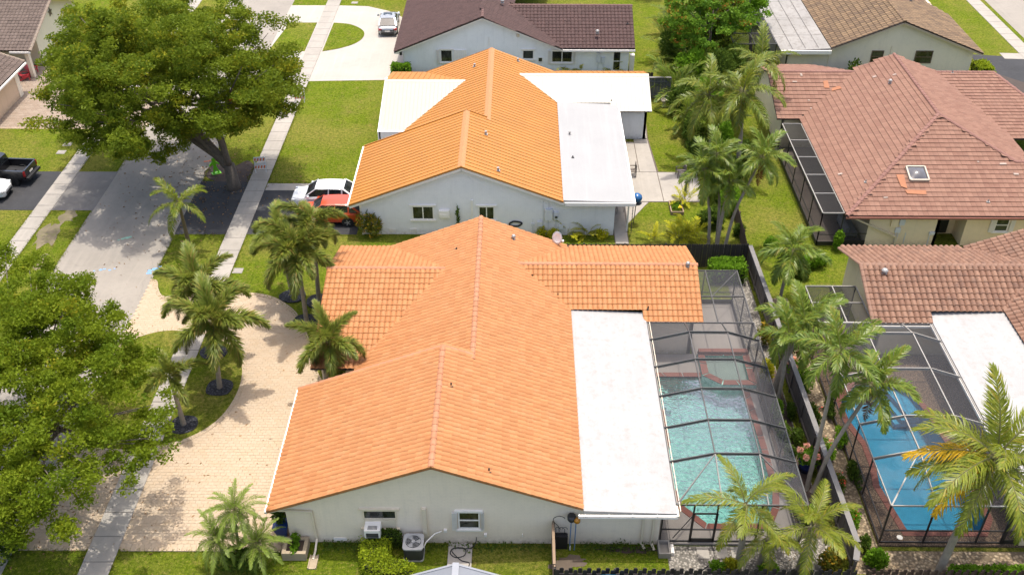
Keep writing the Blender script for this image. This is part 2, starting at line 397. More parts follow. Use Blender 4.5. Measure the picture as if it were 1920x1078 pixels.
def border(name, path, w, h, parent, mat, step=0.22, closed=False, z=0.0, **kw):
    """a row of edging blocks laid along a path"""
    m = MB(); pts = path+([path[0]] if closed else []); rr = random.Random(11)
    for i in range(len(pts)-1):
        a = Vector(pts[i]).to_2d(); b = Vector(pts[i+1]).to_2d(); L = (b-a).length
        if L < 1e-6: continue
        k = max(1, round(L/step)); d = (b-a)/L; nrm = Vector((-d.y, d.x))*w/2
        for j in range(k):
            p = a+d*(j*L/k+.006); q = a+d*((j+1)*L/k-.006); m.tv = rr.random()
            m.hexa([(p.x-nrm.x,p.y-nrm.y,z),(q.x-nrm.x,q.y-nrm.y,z),(q.x+nrm.x,q.y+nrm.y,z),(p.x+nrm.x,p.y+nrm.y,z)],
                   [(p.x-nrm.x*.95,p.y-nrm.y*.95,z+h),(q.x-nrm.x*.95,q.y-nrm.y*.95,z+h),(q.x+nrm.x*.95,q.y+nrm.y*.95,z+h),(p.x+nrm.x*.95,p.y+nrm.y*.95,z+h)])
    return m.build(name, mat, parent, **kw)
border('edging', [(p[0],p[1],0) for p in ISLE], 0.24, 0.05, dr, PAVER, z=0.012)
border('edging', [(p[0],p[1],0) for p in smooth_path(DRIVE[6:], 3)], 0.24, 0.045, dr, PAVER, z=0.004)
border('edging', [(-23.3,29.5,0),(-19.95,29.5,0)], 0.24, 0.045, dr, PAVER, z=0.004)
border('edging', [(-18.35,29.5,0),(-10.5,29.5,0)], 0.24, 0.045, dr, PAVER, z=0.004)
# other driveways
sheet('driveway', [(-23.35,55.8),(-11.0,55.9),(-11.0,61.6),(-18.3,61.7),(-20.0,62.8),(-23.35,62.9)], 0.020, DARKASPHALT)
sheet('path', [(-18.4,61.62),(-11.4,61.62),(-11.4,62.6),(-18.4,62.6)], 0.028, CONC)
sheet('driveway', [(-33.5,58.8),(-46,58.8),(-46,64.2),(-33.5,64.2)], 0.020, DARKASPHALT)
sheet('driveway_apron', [(-29.9,58.8),(-33.5,58.8),(-33.5,64.2),(-29.9,64.2)], 0.018, pavemat('grey_apron', (.15,.137,.122), .12, .2, (.09,.083,.075), .5))
sheet('driveway', [(-23.35,79.85),(-11.2,80.4),(-10.5,83),(-10.5,93),(-11.87,95.15),(-13.2,96.6),(-15.5,97.9),(-18.3,98.1),(-23.35,98.1)], 0.020, CONCPALE)
sheet('grass_island', smooth_path([(-18.3,93.4),(-16.6,93.0),(-15.2,91.5),(-14.95,89.9),(-15.5,88.4),(-16.8,87.2),(-18.3,86.5)], 4), 0.06, GRASS, thick=.05)
sheet('grass_island', [(-23.3,86.6),(-19.95,86.5),(-19.95,93.4),(-22.6,93.4)], 0.06, GRASS, thick=.05)
dl = sheet('driveway', [(-30.05,71.0),(-45.5,71.0),(-45.5,83),(-36.5,83),(-35.2,76.5),(-30.05,75.9)], 0.020, SAND)
_pv2 = MB(); _pv2.hexa([(-.225,-.145,0),(.225,-.145,0),(.225,.145,0),(-.225,.145,0)], [(-.215,-.135,.02),(.215,-.135,.02),(.215,.135,.02),(-.215,.135,.02)])
paver_field(dl, [(-30.05,71.0),(-45.5,71.0),(-45.5,83),(-36.5,83),(-35.2,76.5),(-30.05,75.9)], None, _pv2, PAVER2, 0.46, 0.30, (-36, 71), 0, 0.022)
sheet('driveway', [(41.3,79.2),(48,79.2),(48,85.4),(41.3,86.4)], 0.020, DARKASPHALT)
sheet('path', [(44.2,85.4),(46.05,85.3),(46.05,86.6),(44.2,86.7)], 0.026, CONC)
# worn soil patches beside the road and under trees
def blob(name, px, py, rx, ry, mat, z, seed, **kw):
    c = at(px, py); rr = random.Random(seed)
    pts = smooth_path([(c[0]+rx*rr.uniform(.55,1.2)*math.cos(k*.349), c[1]+ry*rr.uniform(.55,1.2)*math.sin(k*.349)) for k in range(18)], 3, True)
    return sheet(name, pts, z, mat, **kw)
blob('soil', 440, 335, 2.3, 2.9, MULCH, 0.016, 2)
WORN = pavemat('worn_soil', (0.16, 0.128, 0.075), 0.3, 0.0, (0.11,0.125,0.012), 0.9, 18)
blob('soil', 92, 440, .8, 1.9, WORN, 0.011, 4); blob('soil', 128, 405, .6, 1.0, WORN, 0.009, 6); blob('soil', 78, 490, .5, 1.0, WORN, 0.010, 8)
# gravel, soil and stepping stones beside the pools
sheet('gravel_bed', [(6.9,28.2),(13.2,28.2),(14.2,28.6),(14.4,29.9),(6.9,29.9)], 0.010, GRAVEL)
sheet('gravel_bed', [(13.15,29.9),(14.55,29.9),(14.55,52.0),(13.15,52.0)], 0.012, GRAVEL)
sheet('soil', [(13.2,30.4),(14.5,30.4),(14.5,43),(13.2,43)], 0.016, MULCH)
blob('soil', 1072, 1052, .75, .38, SOIL, 0.010, 14); blob('soil', 1050, 1062, .5, .3, SOIL, 0.012, 15)
blob('soil', 1180, 1030, 1.5, .22, MULCH, 0.014, 16)
sheet('wood_chip_bed', [(15.35,28.9),(16.7,29.6),(16.7,43),(15.3,43)], 0.010, CHIPS)
sheet('wood_chip_bed', [(15.35,28.4),(25,28.4),(25,29.7),(16.7,29.7),(15.35,28.9)], 0.012, CHIPS)
sheet('wood_chip_bed', [(15.3,43),(16.7,43),(16.6,49),(15.2,49)], 0.014, CHIPS)
for i, px in enumerate((1318, 1353, 1382)):
    c = at(px, 1037); m = MB(); m.box(c[0]-.27, c[0]+.27, c[1]-.32, c[1]+.32, 0.0, 0.05)
    m.build('stepping_stone', CONC, label='square concrete stepping stone by the pool cage door, %s from the door' % ('first', 'second', 'third')[i], cat='stepping stone', group='stepping stones by the pool cage')
# metal roof house: concrete patio slabs
pt = sheet('patio', [(6.4,54.9),(7.35,54.9),(7.35,57.0),(7.75,58.2),(9.25,60.25),(13.2,60.3),(13.2,64.5),(10.35,64.55),(10.1,69.8),(10.35,75),(9.4,75),(9.4,69.2),(2.8,69.2),(2.8,56),(6.4,56)], 0.012, SOIL)
for q in ([(7.4,57.3),(9.15,60.2),(7.4,60.2)], [(7.4,60.3),(10.25,60.3),(10.2,64.45),(7.4,64.45)], [(10.3,60.3),(11.8,60.3),(11.8,64.4),(10.26,64.42)], [(11.85,60.3),(13.15,60.3),(13.15,64.4),(11.85,64.4)],
          [(7.4,64.5),(8.9,64.5),(8.9,69.1),(7.4,69.1)], [(8.95,64.5),(10.2,64.5),(10.0,69.6),(8.95,69.6)], [(9.45,69.7),(10.0,69.7),(10.3,75),(9.45,75)], [(6.45,54.95),(7.3,54.95),(7.3,56.9),(6.45,56.9)]):
    m = MB(); m.prism(q, 0.012, 0.045); m.build('slab', CONC, pt)
m = MB(); m.prism([(2.8,56.2),(7.35,56.95),(7.35,69.1),(2.8,69.1)], 0.012, 0.042); m.build('slab', CONC, pt)
# utility covers in the lawns
COVER = plain('cover_concrete', (0.27, 0.245, 0.21), 0.9)
for px, py, lab in ((446, 508, 'square concrete utility cover in the lawn beside the sidewalk'), (127, 271, 'pale utility cover in the left lawn by the left sidewalk, larger one'), (115, 286, 'small grey utility cover in the left lawn, nearer the pickup'), (665, 6, 'pale utility cover in the far lawn beyond the silver car')):
    c = at(px, py); m = MB(); m.box(c[0]-.32, c[0]+.32, c[1]-.28, c[1]+.28, 0, 0.03); m.box(c[0]-.2, c[0]+.2, c[1]-.16, c[1]+.16, 0.03, 0.036)
    m.build('utility_cover', COVER, label=lab, cat='utility cover')
# ------------------------------------------------------------------ roof pieces
def frame_of(pts):
    """local frame of a sloping roof face: first two points lie on the eave"""
    a, b = Vector(pts[0]), Vector(pts[1]); u = (b-a).normalized()
    n = Vector((0,0,0))
    for i in range(len(pts)):
        p, q = Vector(pts[i]), Vector(pts[(i+1)%len(pts)]); n += p.cross(q)
    n.normalize()
    if n.z < 0: n = -n
    v = n.cross(u)
    if v.z < 0: u = -u; v = n.cross(u)
    return a, u, v, n
def tile_shape(w, e, barrels, h, seg, lift=0.045, thick=0.03, tail=0.05):
    k = barrels*seg; vs = []; fs = []
    for row, (y, z0) in enumerate(((0.0, lift), (e+tail, 0.006))):
        for i in range(k+1):
            t = i/k; vs.append((w*(.015+.97*t), y, z0+h*abs(math.sin(math.pi*barrels*t))**.8))
    for i in range(k): fs.append((i, i+1, k+2+i, k+1+i))
    n = len(vs)
    for i in range(k+1): vs.append((vs[i][0], 0.0, vs[i][2]-thick))
    for i in range(k): fs.append((n+i, n+i+1, i+1, i))
    return np.array(vs), np.array(fs)
def lay_tiles(roof, faces, tile, w, e, mat, nmax, seedv=1, lift=0.012):
    """real tiles on every roof face; the nmax nearest ones are objects of their own"""
    vs, fs = tile; me = bulk_mesh('tile', vs, fs, mat); rr = random.Random(seedv); spots = []
    for pts in faces:
        a, u, v, n = frame_of(pts)
        uv = [((Vector(p)-a).dot(u), (Vector(p)-a).dot(v)) for p in pts]
        u0 = min(q[0] for q in uv); u1 = max(q[0] for q in uv); v1 = max(q[1] for q in uv)
        nu = max(1, round((u1-u0)/w)); nv = max(1, round(v1/e)); sw = (u1-u0)/nu; se = v1/nv
        for j in range(nv):
            for i in range(nu):
                pc = (u0+(i+.5)*sw, (j+.5)*se)
                if inside(pc, uv) or edge_dist(pc, uv) < .13: spots.append((a+u*(u0+i*sw)+v*(j*se)+n*lift, u, v, n, sw/w, se/e))
    spots.sort(key=lambda s: (s[0]-cam_o.location).length)
    rl = WLOC[roof.name]
    for s in spots[:nmax]:
        o, u, v, n, su, sv = s; n = n
        m4 = Matrix(((u.x*su, v.x*sv, n.x, o.x-rl.x), (u.y*su, v.y*sv, n.y, o.y-rl.y), (u.z*su, v.z*sv, n.z, o.z-rl.z+rr.uniform(-.004,.006)), (0,0,0,1)))
        inst(me, 'roof_tile', roof, None, mat4=m4)
    rest = spots[nmax:]
    if rest:
        k = len(rest); nb = len(vs)
        O = np.array([s[0] for s in rest]); U = np.array([s[1]*s[4] for s in rest]); V = np.array([s[2]*s[5] for s in rest]); Nn = np.array([s[3] for s in rest])
        O[:,2] += np.random.uniform(-.004,.006,k)
        P = O[:,None]+vs[None,:,0:1]*U[:,None]+vs[None,:,1:2]*V[:,None]+vs[None,:,2:3]*Nn[:,None]
        Fq = (fs[None]+(np.arange(k)*nb)[:,None,None]).reshape(-1,4)
        bulk('roof_tiles', P.reshape(-1,3), Fq, mat, roof, tint=np.repeat(np.random.rand(k), len(fs)), kind='stuff')
    return len(spots)
def bulk_mesh(name, vs, fs, mat):
    me = bpy.data.meshes.new(name); me.from_pydata([tuple(p) for p in vs], [], [tuple(int(i) for i in f) for f in fs]); me.materials.append(mat); me.update()
    return me
def deck(faces, mat, parent, name='roof', t=0.09):
    m = MB()
    for pts in faces:
        a, u, v, n = frame_of(pts); m.extrude([Vector(p)-n*0.004 for p in pts], -n*t)
    return m.build(name, mat, parent)
def caps(roof, lines, mat, r=0.14, step=0.42, flat=False, name='ridge_cap'):
    for a, b in lines:
        a, b = Vector(a), Vector(b); L = (b-a).length; k = max(1, round(L/step)); d = (b-a)/L; m = MB()
        side = d.cross(Vector((0,0,1))).normalized(); up = side.cross(d)
        rr = random.Random(k)
        for i in range(k):
            p = a+d*(i*L/k-.03); q = a+d*((i+1)*L/k+.03); m.tv = rr.random()
            ang = [math.pi*j/6 for j in range(7)]; vs = []
            for P, rad, dz in ((p, r*1.04, .012), (q, r*.94, 0.0)):
                vs += [P+side*math.cos(t)*rad+up*(math.sin(t)*rad*(0.35 if flat else .75)+dz-.01) for t in ang]
            m.add(vs, [(j, j+1, 8+j, 7+j) for j in range(6)]+[(6,5,4,3,2,1,0),(7,8,9,10,11,12,13)])
        m.build(name, mat, roof)
def clip_strip(uv, u0, u1):
    def cut(poly, c, keep_ge):
        out = []
        for i in range(len(poly)):
            p, q = poly[i], poly[(i+1)%len(poly)]
            ip = (p[0] >= c) == keep_ge or abs(p[0]-c) < 1e-9; iq = (q[0] >= c) == keep_ge or abs(q[0]-c) < 1e-9
            if ip: out.append(p)
            if ip != iq:
                t = (c-p[0])/(q[0]-p[0]); out.append((c, p[1]+t*(q[1]-p[1])))
        return out
    r = cut(uv, u0, True)
    return cut(r, u1, False) if len(r) > 2 else []
def panels(roof, faces, pitch, mat, rib=0.032, ribw=0.028, name='roof_panel'):
    """standing seam sheets, one object each, with a raised rib along one edge"""
    for pts in faces:
        a, u, v, n = frame_of(pts); uv = [((Vector(p)-a).dot(u), (Vector(p)-a).dot(v)) for p in pts]
        u0 = min(q[0] for q in uv); u1 = max(q[0] for q in uv); k = max(1, round((u1-u0)/pitch)); st = (u1-u0)/k
        for i in range(k):
            pl = clip_strip(uv, u0+i*st+.004, u0+(i+1)*st-.004)
            if len(pl) < 3: continue
            m = MB(); W3 = lambda q, h: a+u*q[0]+v*q[1]+n*h
            m.extrude([W3(q, .012) for q in pl], n*.012)
            rb = clip_strip(uv, u0+i*st+.004, u0+i*st+.004+ribw)
            if len(rb) > 2: m.extrude([W3(q, .024) for q in rb], n*rib)
            m.build(name, mat, roof)
# ------------------------------------------------------------------ wall, window and trim helpers
def wallmat(name, c, rows=0.1, var=0.05, dirt=0.25, bumpy=0.35):
    m, nt, b = _mat(name); g = nt.nodes.new('ShaderNodeNewGeometry')
    sx = nt.nodes.new('ShaderNodeSeparateXYZ'); nt.links.new(g.outputs['Position'], sx.inputs[0])
    ad = nt.nodes.new('ShaderNodeMath'); ad.operation = 'ADD'; nt.links.new(sx.outputs[0], ad.inputs[0]); nt.links.new(sx.outputs[1], ad.inputs[1])
    cb = nt.nodes.new('ShaderNodeCombineXYZ'); nt.links.new(ad.outputs[0], cb.inputs[0]); nt.links.new(sx.outputs[2], cb.inputs[1])
    br = N(nt, 'ShaderNodeTexBrick'); nt.links.new(cb.outputs[0], br.inputs['Vector'])
    br.inputs['Scale'].default_value = 1.0; br.inputs['Brick Width'].default_value = 0.30; br.inputs['Row Height'].default_value = rows
    br.inputs['Mortar Size'].default_value = 0.012; br.inputs['Mortar Smooth'].default_value = 0.6
    v = pos(nt); n1 = noise(nt, v, 0.5, 4); n2 = noise(nt, v, 3.0, 5, 0.7)
    col = mix(nt, ramp(nt, n1, .3, .7), sc3(c, 1-var), sc3(c, 1+var))
    col = mix(nt, ramp(nt, n2, .5, .75, 0, dirt), col, sc3(c, .72))
    col = mix(nt, ramp(nt, br.outputs['Fac'], 0, 1, 0, .16), col, sc3(c, .6))
    sp = nt.nodes.new('ShaderNodeMath'); sp.operation = 'MULTIPLY'; nt.links.new(ramp(nt, sx.outputs[2], .05, .55, 1, 0), sp.inputs[0]); nt.links.new(ramp(nt, noise(nt, v, 5, 5, .75), .38, .62), sp.inputs[1])
    hf = nt.nodes.new('ShaderNodeMath'); hf.operation = 'MULTIPLY'; hf.inputs[1].default_value = .55; nt.links.new(sp.outputs[0], hf.inputs[0])
    col = mix(nt, hf.outputs[0], col, (c[0]*.42, c[1]*.36, c[2]*.28))          # splashed soil, ragged
    st = noise(nt, pos(nt, (2.2, 2.2, .22)), 1.0, 5, .7); col = mix(nt, ramp(nt, st, .55, .75, 0, .22), col, sc3(c, .6))
    nt.links.new(col, b.inputs['Base Color']); b.inputs['Roughness'].default_value = 0.85
    bump(nt, b, br.outputs['Fac'], -bumpy, 0.012)
    return m
WALL_GREY = wallmat('grey_painted_brick', (0.84, 0.72, 0.565))
WALL_BLUE = wallmat('pale_blue_painted_brick', (0.78, 0.77, 0.76))
WALL_MINT = wallmat('pale_grey_green_brick', (0.82, 0.82, 0.79))
WALL_CREAM = wallmat('cream_stucco', (0.80, 0.66, 0.44), bumpy=.05)
WALL_TAN = wallmat('tan_painted_brick', (0.80, 0.70, 0.54))
TRIMW = plain('white_trim', (0.80, 0.76, 0.69), 0.5, var=.05)
TRIMG = plain('grey_trim', (0.70, 0.60, 0.45), 0.5, var=.06)
TRIMB = plain('pale_grey_trim', (0.66, 0.68, 0.71), 0.5, var=.05)
TRIMBR = plain('brown_trim', (0.13, 0.085, 0.06), 0.5, var=.1)
UNDER = plain('roof_underlay', (0.055, 0.040, 0.032), 0.95, var=.2)
def glassmat(name, c, c2):
    m, nt, b = _mat(name); v = pos(nt, (1,1,.6)); n1 = noise(nt, v, 1.6, 3)
    nt.links.new(mix(nt, ramp(nt, n1, .42, .6), c, c2), b.inputs['Base Color']); b.inputs['Roughness'].default_value = .06
    b.inputs['Specular IOR Level'].default_value = .6
    return m
GLASS = glassmat('dark_window_glass', (0.012, 0.014, 0.012), (0.05, 0.055, 0.045))
def window(parent, x0, x1, z0, z1, y, frame=TRIMW, split='v', sill=True, head=True, shutters=None, t=.05, hang=0.0):
    """window in a wall that faces the camera (-y); y is the wall face"""
    m = MB(); f = .07
    for a, b_, c, d in ((x0, x1, z1-f, z1), (x0, x1, z0, z0+f), (x0, x0+f, z0+f, z1-f), (x1-f, x1, z0+f, z1-f)): m.box(a, b_, y-t, y+.02, c, d)
    if split == 'v': m.box((x0+x1)/2-.035, (x0+x1)/2+.035, y-t*.9, y+.02, z0+f, z1-f)
    if split == 'h': m.box(x0+f, x1-f, y-t*.9, y+.02, (z0+z1)/2-.03, (z0+z1)/2+.03)
    w = m.build('window', frame, parent)
    xs = [x0+f, (x0+x1)/2, x1-f]; zs = [z0+f, (z0+z1)/2, z1-f]
    cells = {'v': [(xs[0],xs[1],zs[0],zs[2]),(xs[1],xs[2],zs[0],zs[2])], 'h': [(xs[0],xs[2],zs[0],zs[1]),(xs[0],xs[2],zs[1],zs[2])]}.get(split, [(xs[0],xs[2],zs[0],zs[2])])
    for c in cells:
        m = MB(); m.box(c[0]+.003, c[1]-.003, y-.016, y-.006, c[2]+.003, c[3]-.003); m.build('pane', GLASS, w)
    if sill: m = MB(); m.box(x0-.12, x1+.12, y-.12, y+.01, z0-.1, z0-.005); m.build('sill', frame, w)
    if head: m = MB(); m.box(x0-.14, x1+.14, y-.10, y+.01, z1+.005, z1+.11); m.build('head_trim', frame, w)
    if shutters:
        for sx in shutters:
            m = MB()
            for i in range(6): m.box(sx[0]+i*(sx[1]-sx[0])/6+.006, sx[0]+(i+1)*(sx[1]-sx[0])/6-.006, y-.13, y-.004, z0-.02, z1)
            m.build('folded_shutter', frame, w)
    return w
def wall_poly(parent, pts, d, mat, name='wall'):
    m = MB(); m.extrude(pts, d); return m.build(name, mat, parent)
def downspout(parent, path, mat, w=.085, name='downspout'):
    m = MB()
    for a, b_ in zip(path[:-1], path[1:]):
        a, b_ = Vector(a), Vector(b_); d = (b_-a).normalized()*.03; m.bar(a-d, b_+d, w, w*.8, up=(0,1,0))
    return m.build(name, mat, parent)
VENTM = plain('galvanised_vent', (0.34, 0.325, 0.30), 0.45, 0.4, var=.1)
BLACKM = plain('black_metal', (0.015, 0.015, 0.016), 0.5, var=.2)
def roof_vent(parent, p, kind='goose', r=.09, mat=None):
    m = MB(); x, y, z = p; mat = mat or VENTM
    if kind == 'pipe':
        m.box(x-.1, x+.1, y-.1, y+.1, z-.03, z+.02); m.lathe((x,y,z), [(r*.55,0),(r*.55,.16),(r*.42,.16),(r*.42,.05)], 10)
    elif kind == 'dome': m.lathe((x,y,z-.03), [(r*1.6,0),(r*1.6,.06),(r,.08),(r,.2),(r*1.9,.2),(r*1.9,.26),(r*1.2,.34),(.01,.37)], 12)
    else:
        m.box(x-.13, x+.13, y-.13, y+.13, z-.04, z+.02); m.lathe((x,y,z), [(r*.8,0),(r*.8,.15)], 10); m.box(x-r*1.1, x+r*1.1, y-r*1.5, y+r, z+.15, z+.25)
    return m.build('roof_vent', mat, parent)
def slab_roof(parent, x0, x1, y0, y1, z0, z1, mat, t=.16, name='flat_roof'):
    """nearly flat roof from height z0 at x0 to z1 at x1"""
    m = MB(); m.hexa([(x0,y0,z0-t),(x1,y0,z1-t),(x1,y1,z1-t),(x0,y1,z0-t)], [(x0,y0,z0),(x1,y0,z1),(x1,y1,z1),(x0,y1,z0)])
    return m.build(name, mat, parent)
# ------------------------------------------------------------------ the shared house plan (front gable, step back, two side wings)
S = 0.39
def plan(X, dy, lw=(39.4, 46.2, 50.4, -11.0), rw=(43.3, 46.9, 50.6, 10.3), yf=29.6, yb=50.55, y1=37.75):
    """returns the sloping faces; X mirrors or keeps x"""
    V = lambda x, y, z: (X(x), y+dy, z)
    zr = lambda x: 5.45-S*(x+3.75); zl = lambda x: 4.885+S*(x+2.3)
    lz = 4.13; vx = -2.3-(4.885-lz)/S; ez = 2.42; ex = -2.3-(4.885-ez)/S
    front_left = [V(-11.25,yf,2.525), V(-11.25,y1,2.525), V(-3.75,y1,5.45), V(-3.75,yf,5.45)]
    rz = 4.0; rvx = -3.75+(5.45-rz)/S
    bvx = 3.3
    right = [V(2.9,yf,zr(2.9)), V(2.9,44.1,zr(2.9)), V(rvx,rw[1],rz), V(bvx,yb-.2,zr(bvx)), V(bvx,yb,zr(bvx)), V(-2.3,yb,4.885), V(-2.3,y1,4.885), V(-3.75,y1,5.45), V(-3.75,yf,5.45)]
    bx = -7.8
    left = [V(ex,y1,ez), V(ex,lw[0],ez), V(vx,lw[1],lz), V(bx,lw[2]-.1,zl(bx)), V(bx,yb,zl(bx)), V(-2.3,yb,4.885), V(-2.3,y1,4.885)]
    lwf = [V(lw[3],lw[0],ez), V(ex,lw[0],ez), V(vx,lw[1],lz), V(lw[3],lw[1],lz)]
    lwb = [V(lw[3],lw[2],zl(bx)), V(bx,lw[2],zl(bx)), V(vx,lw[1],lz), V(lw[3],lw[1],lz)]
    fz = rz-(rw[1]-rw[0])*.395; f44 = rz-(rw[1]-44.1)*.395
    rwf = [V(7.0,rw[0],fz), V(rw[3],rw[0],fz), V(rw[3],rw[1],rz), V(rvx,rw[1],rz), V(2.9,44.1,f44), V(7.0,44.1,f44)]
    rwb = [V(bvx,rw[2],zr(bvx)), V(rw[3],rw[2],zr(bvx)), V(rw[3],rw[1],rz), V(rvx,rw[1],rz)]
    ridges = [(V(-3.75,yf+.02,5.45), V(-3.75,y1,5.45)), (V(-2.3,y1-.35,4.885), V(-2.3,yb,4.885)), (V(lw[3],lw[1],lz), V(vx,lw[1],lz)), (V(rvx,rw[1],rz), V(rw[3],rw[1],rz))]
    rakes = [(V(-11.25,y1-.06,2.53), V(-3.75,y1-.06,5.45)), (V(-3.75,y1-.06,5.45), V(-2.3,y1-.06,4.885))]
    return dict(main=[front_left, right, left], left_wing=[lwf, lwb], right_wing=[rwf, rwb], ridges=ridges, rakes=rakes, V=V)
def plan_walls(house, X, dy, mat, trim, P, lanai_x=6.5):
    V = P['V']; zt = lambda x: min(5.45-S*abs(x+3.75), 9)-.12
    inw = (0,.2,0)
    wall_poly(house, [V(-10.55,30,0), V(lanai_x,30,0), V(lanai_x,30,2.5), V(2.95,30,2.62), V(2.6,30,zt(2.6)), V(-3.75,30,zt(-3.75)), V(-10.55,30,zt(-10.55))], inw, mat)
    sx = 1 if X(1) > X(0) else -1
    for pts, d in (([V(-10.55,30.2,0), V(-10.55,37.4,0), V(-10.55,37.4,2.55), V(-10.55,30.2,2.55)], (.2*sx,0,0)),
                   ([V(-10.55,37.4,0), V(-8.1,37.4,0), V(-8.1,37.4,3.3), V(-10.55,37.4,2.6)], (0,.2,0)),
                   ([V(-8.3,37.6,0), V(-8.3,40.3,0), V(-8.3,40.3,2.35), V(-8.3,37.6,2.35)], (.2*sx,0,0)),
                   ([V(-10.5,40.1,0), V(-8.1,40.1,0), V(-8.1,40.1,2.45), V(-10.5,40.1,2.45)], (0,.2,0)),
                   ([V(-10.6,40.1,0), V(-10.6,50.1,0), V(-10.6,50.1,2.4), V(-10.6,46.2,3.95), V(-10.6,40.1,2.42)], (.2*sx,0,0)),
                   ([V(-10.4,50.0,0), V(9.8,50.0,0), V(9.8,50.0,2.4), V(3.3,50.0,2.5), V(-2.3,50.0,4.7), V(-7.8,50.0,2.5), V(-10.4,50.0,2.4)], (0,.2,0)),
                   ([V(9.85,43.7,0), V(9.85,50.2,0), V(9.85,50.2,2.5), V(9.85,46.9,3.85), V(9.85,43.7,2.55)], (-.2*sx,0,0)),
                   ([V(2.9,43.7,0), V(9.85,43.7,0), V(9.85,43.7,2.5), V(2.9,43.7,2.5)], (0,.2,0)),
                   ([V(lanai_x,30.2,0), V(lanai_x,31.3,0), V(lanai_x,31.3,2.5), V(lanai_x,30.2,2.5)], (-.2*sx,0,0)),
                   ([V(2.9,31,0), V(2.9,43.7,0), V(2.9,43.7,2.6), V(2.9,31,2.6)], (-.2*sx,0,0)),
                   ([V(-10.8,37.55,2.55), V(-3.75,37.55,5.3), V(-2.4,37.55,4.8), V(-8.4,37.55,2.4)], (0,.12,0))):
        wall_poly(house, pts, d, mat)
    m = MB()   # fascia under the front rake
    for a, b_ in ((V(-11.2,29.72,2.40), V(-3.75,29.72,5.31)), (V(-3.75,29.72,5.31), V(2.9,29.72,2.72))): m.bar(a, b_, .06, .17)
    m.build('rake_fascia', trim, house)
    m = MB(); m.box(min(X(-11.38),X(-11.27)), max(X(-11.38),X(-11.27)), 29.62+dy, 37.7+dy, 2.37, 2.50); m.build('gutter', TRIMW, house)
    m = MB(); m.box(min(X(lanai_x+.3),X(lanai_x+.4)), max(X(lanai_x+.3),X(lanai_x+.4)), 31.5+dy, 43.6+dy, 0, 2.45)
    return
# ================================================================== orange tiled house (nearest)
TERRA = tilemat('orange_roof_tile', (0.345, 0.134, 0.040), (0.410, 0.176, 0.060), .75, wear=(0.43,0.235,0.110), wearamt=.5, blotch=.5)
TERRACAP = tilemat('orange_ridge_tile', (0.35, 0.145, 0.066), (0.39, 0.175, 0.09), .75, wear=(0.42,0.235,0.14), wearamt=.4)
ident = lambda x: x
H1 = empty('tiled_house', (-2.0, 40, 0), label='nearest house with bright orange tiled roof and grey painted walls', cat='house')
P1 = plan(ident, 0)
f1 = P1['main']+P1['left_wing']+P1['right_wing']
R1 = deck(f1, UNDER, H1)
TILE_A = tile_shape(.28, .39, 1, .060, 6)
lay_tiles(R1, f1, TILE_A, .28, .39, TERRA, 300)
caps(R1, P1['ridges']+P1['rakes'], TERRACAP, .15)
m = MB()
for a, b_ in ((-11.25,-3.75), (2.9,-3.75)):
    n = 20
    for i in range(n):
        t0, t1 = i/n, (i+1)/n; x0 = a+(b_-a)*t0; x1 = a+(b_-a)*t1; z0 = 5.45-S*abs(x0+3.75); z1 = 5.45-S*abs(x1+3.75)
        m.tv = random.random(); m.bar((x0,29.60,z0+.02), (x1,29.60,z1+.035), .09, .13)
m.build('rake_tile', TERRA, R1)
plan_walls(H1, ident, 0, WALL_GREY, TRIMG, P1)
WHITE_ROOF = pavemat('white_roof_coating', (0.305, 0.297, 0.285), 0.05, 0.0, (0.20,0.165,0.13), 0.6, 30, .6)
slab_roof(H1, 2.93, 7.1, 29.5, 44.08, 2.86, 2.70, WHITE_ROOF)
m = MB(); m.box(2.7,7.12,29.36,29.44,2.50,2.56); m.box(2.7,7.12,29.36,29.44,2.66,2.68)
for x in (2.72, 3.0, 4.05, 5.1, 6.2, 7.08): m.box(x, x+.035, 29.37, 29.5, 2.50, 2.66)
m.build('gutter_rail', TRIMW, H1)
m = MB(); m.box(7.12,7.2,29.45,43.3,2.52,2.60); m.box(7.26,7.3,29.7,43.3,2.62,2.66); m.build('gutter', TRIMG, H1)
window(H1, -7.05, -5.5, 1.66, 2.28, 30, TRIMG, 'n', sill=False)
m = MB(); m.box(-6.98,-5.57,29.95,30.02,1.05,1.62); m.build('window_infill', TRIMG, H1)
m = MB(); m.box(-7.2,-5.4,29.9,30.0,.98,1.06); m.build('sill', TRIMG, H1)
window(H1, -2.72, -1.72, 1.05, 2.2, 30, TRIMW, 'h', shutters=((-3.0,-2.76),(-1.68,-1.52)))
downspout(H1, [(-11.1,29.8,2.42),(-10.6,29.88,2.3),(-9.35,29.9,2.2),(-9.3,29.9,.35),(-9.32,29.45,.12),(-9.36,29.0,.06)], TRIMG)
downspout(H1, [(5.72,29.93,2.5),(5.72,29.93,.18),(5.85,29.72,.06)], TRIMG, .1)
downspout(H1, [(6.2,29.93,2.5),(6.2,29.93,.18),(6.3,29.66,.06)], TRIMG, .1)
m = MB(); m.box(-4.34,-4.14,29.86,30.0,.5,2.45); m.build('pipe_cover', TRIMG, H1)
m = MB()
for i in range(5): m.box(-8.55,-7.95,29.97,30.0,.1+i*.05,.125+i*.05)
m.build('wall_vent', TRIMW, H1)
m = MB(); m.box(-1.55,-1.42,29.9,30,.55,.72); m.box(-3.4,-3.25,29.9,30,.85,1.0); m.box(.2,.24,29.93,30,.55,.7); m.build('outlet_box', TRIMW, H1)
m = MB(); m.tube([(-3.5,29.93,.9),(-3.8,29.7,1.0),(-4.2,29.45,.7),(-4.3,29.3,.5)], .03, 6); m.build('refrigerant_line', TRIMW, H1)
zr1 = lambda x: 5.45-S*(x+3.75)
